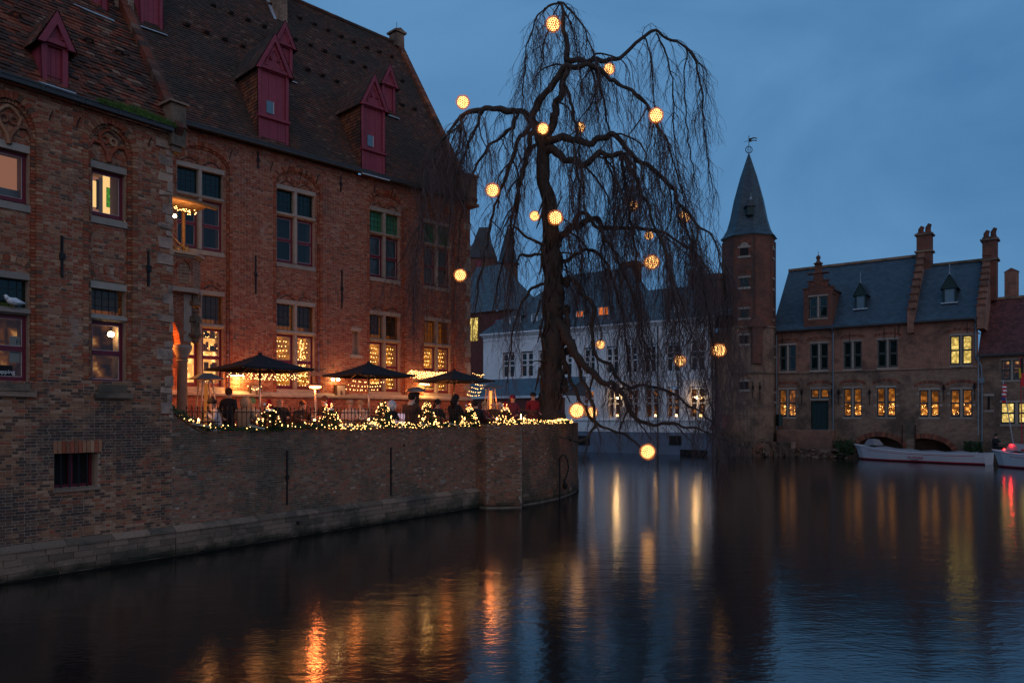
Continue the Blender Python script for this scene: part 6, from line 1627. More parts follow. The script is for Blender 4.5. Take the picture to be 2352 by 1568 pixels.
balls = [(1270, 56, 36, 29.4), (1399, 159, 28, 30.5), (1063, 235, 32, 27.6), (1507, 265, 35, 27.2), (1247, 296, 28, 28.7), (1332, 293, 26, 30.8), (1131, 437, 34, 28.4), (1453, 472, 29, 29.5), (1572, 498, 31, 28.2), (1228, 496, 25, 30.6), (1276, 500, 36, 28.2), (1491, 541, 22, 31.2), (1497, 602, 36, 27.6), (1057, 632, 31, 27.0), (1379, 791, 23, 31.5), (1562, 828, 30, 29.0), (1652, 804, 34, 27.8), (1325, 943, 38, 27.9), (1360, 946, 28, 31.4), (1488, 1037, 38, 27.0)]
for (u, v, dpx, D), nm in zip(balls, names):
    q = P(u, v, D); r = dpx / 2 / FL * D
    t = thing("ball_lantern", nm, "lantern", tuple(q), U(0, 6), "glowing ball lanterns in the weeping tree"); t.rotation_euler = (U(0, 1), U(0, 1), U(0, 6))
    s_ = inst("shell", SHELL, t, scale=(r, r, r)); c = inst("lamp_glow", CORE, t, scale=(r, r, r))

# ------------------------------------------------------------------ across the water
def sheet(mb, a, b, z0, z1, holes, y=0.0, m=0, dep=.35):
    """wall face with openings and their reveals"""
    xs = sorted({a, b, *[min(max(h.a, a), b) for h in holes], *[min(max(h.b, a), b) for h in holes]}); zs = sorted({z0, z1, *[min(max(h.z0, z0), z1) for h in holes], *[min(max(h.z1, z0), z1) for h in holes]})
    for i in range(len(xs) - 1):
        for j in range(len(zs) - 1):
            cx, cz = (xs[i] + xs[i + 1]) / 2, (zs[j] + zs[j + 1]) / 2
            if any(h.a < cx < h.b and h.z0 < cz < h.z1 for h in holes): continue
            mb.quad((xs[i], y, zs[j]), (xs[i + 1], y, zs[j]), (xs[i + 1], y, zs[j + 1]), (xs[i], y, zs[j + 1]), m=m)
def flat_arch(mb, a, b, z, t=.16, rise=.12, y=-.015):
    voussoirs(mb, a - .12, b + .12, z, rise, t, y, .05, w=.085)
M['archF'] = brick_mat('far_arch_brick', [(0, (.20, .085, .06)), (.3, (.15, .065, .05)), (.6, (.24, .12, .085)), (.85, (.11, .07, .06))])
FH = house("old_hall", PF, "long brick hall on the far bank with blue slate roof and stepped gables", "building")
def build_hall():
    pl_is_left[0] = True
    p = PF.p; SA, SB, SG = -3.7, 9.72, 5.55
    up = [(1790, 1828), (1860.6, 1902), (1937, 1979), (2015, 2061.6), (2182, 2233)]; lo = [(1789, 1828), (1937, 1979), (2013.8, 2057), (2111.5, 2157.7), (2183, 2233)]
    R_ = lambda u0, u1, z0, z1: Rect(p(u0, 900)[0], p(u1, 900)[0], z0, z1)
    hu = [R_(a, b, 6.42, 8.48) for a, b in up]; hl = [R_(a, b, 2.95, 5.12 if i < 3 else 4.9) for i, (a, b) in enumerate(lo)]
    tr = R_(1862, 1903, 4.32, 5.12); dr = R_(1863, 1903, 2.0, 4.08)
    a1 = Arch(p(1966, 1020)[0], p(2076, 1020)[0], -.5, .55, 1.0); a2 = Arch(p(2060, 1020)[0] - .5, p(2190, 1030)[0], -.5, .35, 1.12)
    a2.a = p(2102, 1020)[0] - (a2.b - p(2102, 1020)[0]) * .55
    k = MB(); sheet(k, SA, SB, 6.28, 9.5, hu); k.build("upper_wall", M['brickF'], FH)
    k = MB(); sheet(k, SA, SB, 1.7, 6.20, hl + [tr, dr]); k.build("lower_wall", M['brickF2'], FH)
    # wall foot with the water arches cut in slices
    k = MB(); z = -.5; pier0, pier1 = p(2080, 1000)[0], p(2102, 1000)[0]
    while z < 1.7 - .01:
        zz = min(z + .055, 1.7); iv = [(SA, SB)]
        for ho, lim in ((a1, (SA, pier0)), (a2, (pier1, SB))):
            q = ho.at((z + zz) / 2)
            if not q: continue
            q = (max(q[0], lim[0]), min(q[1], lim[1])); nv = []
            for a, b in iv:
                if q[1] <= a or q[0] >= b: nv.append((a, b)); continue
                if q[0] > a: nv.append((a, q[0]))
                if q[1] < b: nv.append((q[1], b))
            iv = nv
        for a, b in iv: k.quad((a, 0, z), (b, 0, z), (b, 0, zz), (a, 0, zz))
        z = zz
    k.build("wall_foot", M['brickF2'], FH)
    k = MB(); k.quad((SA, 1.6, -.5), (SB, 1.6, -.5), (SB, 1.6, 1.7), (SA, 1.6, 1.7)); k.quad((SA, 0.01, 1.69), (SB, 0.01, 1.69), (SB, 1.6, 1.69), (SA, 1.6, 1.69)); k.build("arch_vault", M['brickF2'], FH)
    for ho, e0, e1 in ((a1, 0, 1), (a2, .37, 1)):
        k = MB(); voussoirs(k, ho.a, ho.b, ho.zs, ho.rise, .34, -.03, .4, w=.09, e0=e0, e1=e1); k.build("water_arch", M['archF'], FH, kind="stuff")
    for s_ in (pier0 + .08, ):
        z = .2
        while z < 2.4: k = MB(); k.box(s_ - .02, pier1 - .06, -.05, .2, z, z + .40, j=.01); k.build("pier_stone", M['stone_mossy'], FH); z += .41
    for u in (2073, 2103): s_ = p(u, 1000)[0]; k = MB(); k.tube([(s_, -.1, -.1), (s_, -.1, 2.4)], .035, 6); k.build("pile", M['iron'], FH)
    k = MB(); k.prismx([(-.09, 6.20), (-.07, 6.28), (0.0, 6.30), (0.05, 6.30), (0.05, 6.20)], SA, SB); k.build("string_course", M['stone_mossy'], FH)
    for i, h in enumerate(hu):
        lit = i == 4
        window(FH, h.a, h.b, h.z0, None, h.z1, lights=2, rec=.12, low='glass_clear' if lit else 'glass_teal', room_low='roomyellow' if lit else 'roomdark', sash='green_paint', mullw=.15, lead_low=False)
        k = MB(); flat_arch(k, h.a, h.b, h.z1 + .10); k.build("flat_arch", M['archF'], FH, kind="stuff")
    for i, h in enumerate(hl):
        window(FH, h.a, h.b, h.z0, None, h.z1, lights=2, rec=.12, low='glass_clear', room_low='roomfar', sash='green_paint', mullw=.15)
        k = MB(); flat_arch(k, h.a, h.b, h.z1 + .12, .2, .2); k.build("flat_arch", M['archF'], FH, kind="stuff")
        k = MB()
        for q in range(16): k.octa((U(h.a + .1, h.b - .1), .3, U(h.z0 + .15, h.z0 + .9)), .022)
        if i in (0, 1, 2, 3, 4): k.build("interior_lights", M['bulb'], FH, kind="stuff")
        for sx in (h.a - .18, h.b + .02):
            for z in (h.z0 + .7, h.z0 + 1.5): k = MB(); k.box(sx, sx + .16, -.014, .1, z, z + .14); k.build("jamb_stone", M['stone'], FH)
    window(FH, tr.a, tr.b, tr.z0, None, tr.z1, lights=2, rec=.12, low='glass_clear', room_low='roomfar', sash='green_paint', mullw=.12, mid=False)
    k = MB(); flat_arch(k, tr.a, tr.b, tr.z1 + .12, .2, .2); k.build("flat_arch", M['archF'], FH, kind="stuff")
    n = 7; d = bpy.data.objects.new("door", None); COL.objects.link(d); d.parent = FH
    for i in range(n): xa = dr.a + (dr.b - dr.a) * i / n; k = MB(); k.box(xa + .008, xa + (dr.b - dr.a) / n - .008, .14, .18, dr.z0, dr.z1); k.build("plank", M['green_paint'], d)
    k = MB(); k.quad((dr.a, .2, dr.z0), (dr.b, .2, dr.z0), (dr.b, .2, dr.z1), (dr.a, .2, dr.z1)); k.quad((dr.a, 0, dr.z0), (dr.a, .25, dr.z0), (dr.a, .25, dr.z1), (dr.a, 0, dr.z1)); k.quad((dr.b, 0, dr.z0), (dr.b, .25, dr.z0), (dr.b, .25, dr.z1), (dr.b, 0, dr.z1)); k.quad((dr.a, 0, dr.z1), (dr.b, 0, dr.z1), (dr.b, .25, dr.z1), (dr.a, .25, dr.z1)); k.build("backing", M['roomdark'], d)
    # landing platform and rubble foot
    k = MB(); sa, sb = p(1784, 1000, -1.2)[0], p(1910, 1000, -1.2)[0]; k.box(sa, sb, -1.2, .05, .62, 1.95); k.build("landing_wall", M['brickF'], FH)
    k = MB(); 
    for i in range(150):
        x = U(SA - 1, sb + 2.2); z = U(-.1, .62) * (1 if x < sb else max(.2, 1 - (x - sb) / 2.2)); w_ = U(.12, .3); k.box(x, x + w_, -1.38 + U(-.06, .05) + (max(x - sb, 0) * .5), -.9, z, z + U(.07, .16), j=.045)
    k.box(SA - 1, sb, -1.25, .05, -.4, .62); k.build("rubble_foot", M['rubble'], FH, kind="stuff")
    # iron ties
    for u, v in ((2000 * 0 + 1928.6 - 2, 905), (1976 + 21.5, 905), (1877 - 26 + 60, 905), (2168, 895), (2239, 892), (1842, 905)):
        s_, z_ = p(u, v); k = MB(); k.tube([(s_, -.05, z_ - .75), (s_, -.06, z_ + .30)], .028, 5); k.tube([(s_ - .08, -.07, z_ + .1), (s_, -.07, z_ + .38), (s_ + .08, -.07, z_ + .1), (s_, -.07, z_ - .05), (s_ - .08, -.07, z_ + .1)], .04, 5); k.build("wall_tie", M['iron'], FH, kind="stuff")
    for u, v in ((1797, 775), (1952, 772), (2031, 762), (2056, 760), (2222, 748), (2065, 750)):
        s_, z_ = p(u, v); k = MB(); k.tube([(s_, -.05, z_ - .5), (s_, -.05, z_ + .25)], .022, 4); k.build("gutter_tie", M['iron'], FH)
    # roofs
    def roof(sa, sb, yr, zr_, nm="roof"):
        k = MB(); k.quad((sa, -.30, 9.42), (sb, -.30, 9.42), (sb, .3, 9.95), (sa, .3, 9.95)); k.quad((sa, .3, 9.95), (sb, .3, 9.95), (sb, yr, zr_), (sa, yr, zr_)); k.quad((sa, yr, zr_), (sb, yr, zr_), (sb, 2 * yr, 9.4), (sa, 2 * yr, 9.4)); r = k.build(nm, M['slateF'], FH)
        k = MB(); k.box(sa, sb, yr - .14, yr + .14, zr_ - .06, zr_ + .12); k.build("ridge", M['stone_mossy'], r); return r
    z1 = p(2090, 590.5, 4.0)[1]; z2 = p(2200, 604, 3.6)[1]
    r1 = roof(SA - .2, SG, 4.0, z1); r2 = roof(SG + .3, SB, 3.6, z2)
    for r, (yr, zr_) in ((r1, (4.0, z1)), (r2, (3.6, z2))):
        k = MB(); sa, sb = (SA, SG) if r is r1 else (SG + .45, SB); k.box(sa, sb, -.42, -.28, 9.36, 9.48); k.build("gutter", M['zinc'], FH)
    def stepped(s0, yr, zr_, nm):
        pr = [(-.35, 8.7), (-.35, 9.75)]; n = 9; caps = []
        for i in range(n):
            y0 = -.35 + (yr + .2) * i / n; y1 = -.35 + (yr + .2) * (i + 1) / n; zt = 9.75 + (zr_ - 9.55) * (i + 1) / n
            pr += [(y0, zt), (y1, zt)]; caps.append((y0, y1, zt))
        pr += [(yr + 1, zr_ + .1), (yr + 4, 9.4), (yr + 4, 8.7)]
        k = MB(); k.prismx(pr, s0, s0 + .42); g = k.build("stepped_gable", M['brickF'], FH)
        for y0, y1, zt in caps: k = MB(); k.box(s0 - .06, s0 + .48, y0 - .08, y1 + .02, zt, zt + .09); k.build("step_cap", M['brickT'], g)
    stepped(SG, 4.0, z1, "g1"); stepped(SB - .05, 3.6, z2, "g2")
    def chimney(u0, u1, vt, vb, y, bands, par=FH, pots=2, nm="chimney", mat='brickT', d=.9):
        a, zt = p(u0, vt, y); b, _ = p(u1, vt, y); zb = p((u0 + u1) / 2, vb, y)[1]; b = a + (b - a) * .92
        o = MB(); o.box(a, b, y, y + d, zb, zt); c = o.build(nm, M[mat], par)
        for v in bands: z = p((u0 + u1) / 2, v, y)[1]; k = MB(); k.box(a - .12, b + .12, y - .12, y + d + .12, z - .05, z + .07); k.build("band", M['stone_mossy'], c)
        for i in range(pots):
            x = a + (b - a) * (i + .5) / pots; w_ = (b - a) / pots * .42; h = .62 if i else .5
            k = MB(); k.tube([(x - .02, y + d / 2, zt + .07), (x - .02, y + d / 2, zt + h * .6), (x + .10, y + d / 2, zt + h)], [w_, w_ * .95, w_ * .7], 8); k.build("chimney_pot", M['tileCheek'], c)
        return c
    chimney(2105, 2141, 535, 640, 3.4, (538, 577)); chimney(2256, 2292, 545, 690, 3.0, (550, 596), pots=2)
    # brick dormer with a stepped front
    u0, u1 = 1842, 1916; a, b = p(u0 + 4, 700)[0], p(u1 - 4, 700)[0]; m_ = (a + b) / 2; zz = lambda v: p(1880, v)[1]
    st = [(a, 9.5), (b, 9.5), (b, zz(662)), (b - .36, zz(662)), (b - .36, zz(646)), (b - .72, zz(646)), (b - .72, zz(628)), (m_ + .22, zz(628)), (m_ + .22, zz(606)), (m_ - .22, zz(606)), (m_ - .22, zz(628)), (a + .72, zz(628)), (a + .72, zz(646)), (a + .36, zz(646)), (a + .36, zz(662)), (a, zz(662))]
    wa, wb, wz0, wz1 = p(1858, 700)[0], p(1901, 700)[0], zz(729), zz(677)
    k = MB(); k.prism([(a, 9.3), (b, 9.3), (b, wz0), (a, wz0)], -.05, .3); k.prism([(a, wz0), (wa, wz0), (wa, wz1), (a, wz1)], -.05, .3); k.prism([(wb, wz0), (b, wz0), (b, wz1), (wb, wz1)], -.05, .3)
    k.prism([(a, wz1)] + [(b, wz1)] + st[2:], -.05, .3); D_ = k.build("brick_dormer", M['brickT'], FH)
    for x0, x1, z in ((b - .4, b + .08, zz(662)), (a - .08, a + .4, zz(662)), (b - .76, b - .28, zz(646)), (a + .28, a + .76, zz(646)), (m_ - .75, m_ + .75, zz(628))): k = MB(); k.box(x0, x1, -.12, .34, z, z + .08); k.build("step_cap", M['brickT'], D_)
    k = MB(); k.lathe([(.32, 0), (.34, .06), (.2, .12), (.1, .3), (.16, .42), (.17, .52), (.08, .64), (.02, .66), (.015, .95)], (m_, .1, zz(606)), 10); k.build("finial", M['brickT'], D_)
    k = MB(); voussoirs(k, wa - .05, wb + .05, wz1 + .1, .7, .14, -.075, .0, w=.085); k.build("dormer_arch", M['archF'], D_, kind="stuff")
    w = window(D_, wa, wb, wz0, None, wz1, y0=-.05, lights=2, rec=.12, low='glass_teal', room_low='curtain', sash='green_paint', mullw=.14)
    k = MB(); yb = 2.6; k.quad((b, .2, 9.8), (b, yb, 9.8), (b, yb, zz(662)), (b, .2, zz(662))); k.quad((a, .2, 9.8), (a, yb, 9.8), (a, yb, zz(662)), (a, .2, zz(662))); k.build("dormer_side", M['brickT'], D_)
    k = MB(); zt = zz(640)
    k.quad((b + .12, .3, zz(668)), (b + .12, 3.4, zz(668)), (m_, 3.4, zt + .4), (m_, .3, zt + .4)); k.quad((a - .12, .3, zz(668)), (a - .12, 3.4, zz(668)), (m_, 3.4, zt + .4), (m_, .3, zt + .4)); k.build("dormer_roof", M['slateF'], D_)
    # little slate dormers
    for (ua, ub, vb, ve, va, s_lo, yr, zr_) in ((1964, 1989, 709, 678, 651, 0, 4.0, z1), (2166, 2196, 695, 662, 632, 0, 3.6, z2)):
        y = 1.0
        for _ in range(30): z = p((ua + ub) / 2, vb, y)[1]; y = .5 * y + .5 * (.3 + (z - 9.95) * (yr - .3) / (zr_ - 9.95))
        y -= .05; a, zb = p(ua, vb, y); b, _ = p(ub, vb, y); ze_, za = p(ua, ve, y)[1], p(ua, va, y)[1]; m_ = (a + b) / 2
        k = MB(); k.box(a, a + .1, y, y + .08, zb, ze_); k.box(b - .1, b, y, y + .08, zb, ze_); k.box(a, b, y, y + .08, ze_ - .08, ze_); k.prism([(a - .14, ze_ - .05), (b + .14, ze_ - .05), (m_, za)], y - .06, y + .05); o = k.build("slate_dormer", M['green_paint'], FH)
        k = MB(); k.quad((a + .1, y + .05, zb), (b - .1, y + .05, zb), (b - .1, y + .05, ze_ - .08), (a + .1, y + .05, ze_ - .08)); k.build("pane", M['hatchglass'], o)
        yb_ = .3 + (ze_ - 9.95) * (yr - .3) / (zr_ - 9.95) + .1
        for x in (a, b): k = MB(); k.poly([(x, y, zb), (x, yb_, ze_), (x, y, ze_)]); k.build("cheek", M['slateSpire'], o)
        for sg, x in ((-1, a - .16), (1, b + .16)): k = MB(); k.quad((x, y - .12, ze_ - .08), (x, yb_ + .3, ze_ - .08), (m_, yb_ + .9, za + .04), (m_, y - .12, za + .04)); k.build("dormer_roof", M['slateSpire'], o)
        k = MB(); k.prismx([(y - .16, zb - .1), (y - .14, zb - .04), (y + .05, zb + .02)], a - .12, b + .12); k.build("flashing", M['leadsheet'], o)
        k = MB(); k.lathe([(.05, 0), (.07, .06), (.02, .12), (.015, .5), (.03, .54), (.005, .8)], (m_, y, za), 6); k.build("finial", M['leadsheet'], o)
    # rainwater pipes
    s_ = p(1914.5, 900)[0]; k = MB(); k.tube([(s_, -.42, 9.4), (s_, -.10, 9.1), (s_, -.10, 1.9), (s_, -1.25 if False else -.12, 0.0)], .05, 8); k.build("downpipe", M['pipe'], FH)
    s_ = p(1784.5, 900)[0]; k = MB(); k.tube([(s_, -.42, 9.4), (s_, -.10, 9.1), (s_, -.10, 2.0)], .05, 8); k.build("downpipe", M['pipe'], FH)
    s_, s2 = p(2256, 900)[0], p(2241, 760)[0]; k = MB(); k.tube([(s2, -.42, 9.4), (s2, -.12, 9.1), (s2 + .02, -.12, 6.9), (s_ - .05, -.12, 6.3), (s_, -.12, 5.6), (s_, -.12, .3)], .05, 8); k.build("downpipe", M['pipe'], FH); k = MB(); k.box(s_ - .14, s_ + .14, -.25, 0, 5.15, 5.5); k.build("hopper", M['pipe'], FH)
    return chimney
M['pipe'] = plain("zinc_pipe", (.13, .18, .22), .45, .2, 5, metal=.4)
chimney = build_hall()

# the lower red-roofed house at the right edge
RH = house("red_roof_house", PF, "lower brick house with red tiled roof and yellow-lit window at the right edge", "building")
def build_red_house():
    p = PF.p; a, b = 9.73, 17.0; ze_ = 6.95
    w1 = Rect(p(2300, 850)[0], p(2348, 850)[0], 5.35, 6.72); w2 = Rect(p(2298, 950)[0], p(2372, 950)[0], 2.5, 4.0); w3 = Rect(14, 15.4, 5.35, 6.72)
    k = MB(); sheet(k, a, b, -.5, ze_, [w1, w2, w3], y=.0); k.build("wall", M['brickF2'], RH)
    window(RH, w1.a, w1.b, w1.z0, None, w1.z1, lights=2, rec=.12, low='glass_clear', room_low='roomdim', sash='green_paint', mullw=.15)
    window(RH, w3.a, w3.b, w3.z0, None, w3.z1, lights=2, rec=.12, low='glass_clear', room_low='roomdim', sash='green_paint', mullw=.15)
    window(RH, w2.a, w2.b, w2.z0, None, w2.z1, lights=2, rec=.12, low='glass_clear', room_low='roomyellow', sash='green_paint', mullw=.18)
    k = MB(); yr = 3.6; zr_ = p(2330, 684, yr)[1]; k.quad((a, -.3, ze_), (b, -.3, ze_), (b, yr, zr_), (a, yr, zr_)); k.quad((a, yr, zr_), (b, yr, zr_), (b, 2 * yr, ze_), (a, 2 * yr, ze_)); r = k.build("roof", M['tileR'], RH)
    k = MB(); k.box(a, b, yr - .12, yr + .12, zr_ - .05, zr_ + .12); k.build("ridge", M['stone_mossy'], r)
    k = MB(); k.box(a, b, -.42, -.3, ze_ - .06, ze_ + .06); k.build("gutter", M['zinc'], RH)
    k = MB(); y = 7.5; s0, zt = p(2307, 625, y); s1_, _ = p(2338, 625, y); k.box(s0, s1_, y, y + .8, zt - 5, zt); c = k.build("chimney", M['brickF'], RH); k = MB(); k.prism([(s0 - .05, zt), (s1_ + .05, zt), ((s0 + s1_) / 2, zt + .28)], y, y + .8); k.build("chimney_cap", M['brickT'], c)
    s_, z_ = p(2271, 925); k = MB(); k.box(s_ - .07, s_ + .07, -.01, .05, z_ - .45, z_ + .45); o = k.build("slit_window", M['roomdark'], RH)
    for z in (z_ + .45, z_ - .6): k = MB(); k.box(s_ - .3, s_ + .3, -.02, .06, z, z + .15); k.build("slit_stone", M['stone'], o)
    pass
build_red_house()

# the octagonal stair tower with slate spire
M['brickM2'] = far_brick('shaded_corner_brick', (.16, .05, .03), (.10, .045, .035), (.12, .09, .08))  # corner strips darkened: shading contrast between the tower facets put into their colour
def build_tower():
    D = 59.2; c = P(1720, 955, D); t = thing("stair_tower", "slender octagonal brick tower with slate candle-snuffer spire and weathervane", "tower", (c.x, c.y, 0), 0)
    R0 = 58 / FL * D; ang = [-radians(5 + 45 * i) for i in range(8)]
    Z = lambda v: HC + (HV - v) / FL * (D - 1.8)
    ring = lambda r: [(r * cos(a), r * sin(a)) for a in reversed(ang)]
    k = MB(); k.prismz(ring(R0), Z(750), Z(537)); k.build("shaft", M['brickT'], t)
    k = MB(); k.prismz(ring(R0 * 1.06), -.5, Z(750)); k.build("lower_shaft", M['brickF2'], t)
    k = MB(); k.box(-1.9, 2.1, -.2, 4, -.5, Z(750) - .02); k.build("stair_block", M['brickF2'], t)
    for i_, a_ in enumerate(ang):
        k = MB(); k.lathe([(.14, Z(750)), (.14, Z(545))], (R0 * .975 * cos(a_), R0 * .975 * sin(a_), 0), 4, rot=a_); k.build("corner_strip", M['brickM2'], t)
    for v, r, h in ((750, 1.10, .12), (856, 1.10, .12), (538, 1.03, .14)): k = MB(); k.prismz(ring(R0 * r), Z(v) - h / 2, Z(v) + h / 2); k.build("string_course", M['stone_mossy'], t)
    prof = [(1.11, Z(536) - .05), (.99, Z(530)), (.85, Z(515)), (.73, Z(490)), (.58, Z(445)), (.33, Z(390)), (.06, Z(341)), (.02, Z(334))]
    k = MB(); n = 8; vs = []; fs = []
    for q, z in prof:
        for a in ang: vs.append((R0 * q * cos(a), R0 * q * sin(a), z))
    for i in range(len(prof) - 1):
        for j in range(8): fs.append((i * 8 + j, i * 8 + (j + 1) % 8, (i + 1) * 8 + (j + 1) % 8, (i + 1) * 8 + j))
    k.add(vs, fs); k.add(vs[:8], [tuple(range(8))]); k.build("spire", M['slateSpire'], t)
    k = MB(); zt = Z(334); k.tube([(0, 0, zt - .1), (0, 0, Z(291))], .025, 5); zo = Z(325)
    k.tube([(.26 * cos(a), 0, zo + .26 * sin(a)) for a in [i * pi / 8 for i in range(17)]], .03, 5)
    for x in (-.12, 0, .12): k.tube([(x, 0, zo - .24), (x, 0, zo + .24)], .018, 4)
    k.build("orb", M['iron'], t, kind="stuff")
    k = MB(); zf = Z(303); k.tube([(-.35, 0, zf - .12), (.05, 0, zf + .02)], .02, 4); k.prism([(0, zf - .12), (.18, zf - .1), (.35, zf - .02), (.62, zf - .04), (.62, zf + .02), (.35, zf + .05), (.2, zf - .02), (.2, zf + .06), (.38, zf + .16), (.62, zf + .12), (.64, zf + .2), (.35, zf + .24), (.1, zf + .16), (0, zf + .18)], -.01, .01); k.build("weathervane", M['iron'], t, kind="stuff")
    def win(deg, v0, v1, w, arch=False, pane='roomdark', rr=1.0):
        a = -radians(deg); ap = R0 * cos(radians(22.5)) * rr; o = bpy.data.objects.new("window", None); COL.objects.link(o); o.parent = t; o.location = (ap * cos(a), ap * sin(a), 0); o.rotation_euler = (0, 0, a + pi / 2)
        z0, z1 = Z(v1), Z(v0)
        k = MB(); k.box(-w / 2, w / 2, -.012, .02, z0, z1); k.build("pane", M[pane], o)
        for z, h in ((z0 - .16, .16), (z1, .14)): k = MB(); k.box(-w / 2 - .16, w / 2 + .16, -.06, .02, z, z + h); k.build("sill" if z < z0 else "lintel", M['stone'], o)
        for x in (-w / 2 - .08, w / 2): k = MB(); k.box(x, x + .08, -.045, .02, z0, z1); k.build("jamb", M['brickT'], o)
        k = MB(); voussoirs(k, -w / 2 - .08, w / 2 + .08, z1 + .15, w * .55, .12, -.03, .02, w=.09); k.build("arch", M['archF'], o, kind="stuff")
        if arch: k = MB(); k.prism([(-w / 2, z1 + .14)] + [(w / 2 * cos(q), z1 + .14 + w * .5 * sin(q)) for q in [i * pi / 8 for i in range(9)]], -.02, .02); k.build("tympanum", M['stone'], o)
    for v0, v1, ar, pn in ((568, 586, True, 'roomdark'), (637, 658, False, 'green_paint'), (709, 729, False, 'green_paint')): win(117.5, v0, v1, .62, ar, pn); win(27.5, v0, v1, .5, ar, pn)
    for v0, v1 in ((770, 789), (876, 894)): win(117.5, v0, v1, .55, False, 'roomdark', 1.06)
    for v0, v1 in ((796, 816), (903, 921)): win(30, v0, v1, .4, False, 'green_paint', 1.06)
    a = -radians(20); k = MB(); z0, z1 = Z(977), Z(951); k.box(R0 * .92, R0 * 1.07, -1.5, -.9, z0, z1); k.build("low_door", M['green_paint'], t)
    # ruined chimney stub clinging to the front
    k = MB(); k.box(-.42, .36, -R0 * 1.16, -R0 * .8, Z(835), Z(752)); k.prism([(-.75, Z(752)), (.7, Z(752)), (.1, Z(728)), (-.15, Z(728))], -R0 * 1.18, -R0 * .8); k.build("buttress_stub", M['brickT'], t)
    k = MB()
    for i in range(260): x = U(-1.9, 2.2); k.box(x, x + U(.15, .4), -R0 * 1.25 - U(0, .5), -R0 * .9, U(-.2, .95), U(.0, 1.1), j=.04)
    k.build("rubble_foot", M['rubble'], t, kind="stuff")
    for x in (-.55, .0, ):
        k = MB(); zz = Z(885); k.tube([(x + .2, -R0 * 1.06, zz + .3), (x + .2, -R0 * 1.06, zz - 1.0)], .03, 5); k.tube([(x + .2, -R0 * 1.08, zz), (x + .2, -R0 * 1.08, zz - .3)], .08, 6); k.build("wall_tie", M['iron'], t)
    d = MB(); y = -R0 * .86; z0, z1 = Z(492), Z(472); d.box(-.62, -.10, y, y + .9, z0, z1); o = d.build("spire_dormer", M['green_paint'], t)
    d = MB(); d.prism([(-.75, z1), (.02, z1), (-.36, z1 + .5)], y - .08, y + 1.2); d.build("dormer_roof", M['slateSpire'], o); d = MB(); d.lathe([(.05, 0), (.10, .12), (.02, .25), (.01, .6)], (-.36, y, z1 + .42), 6); d.build("finial", M['leadsheet'], o)
build_tower()

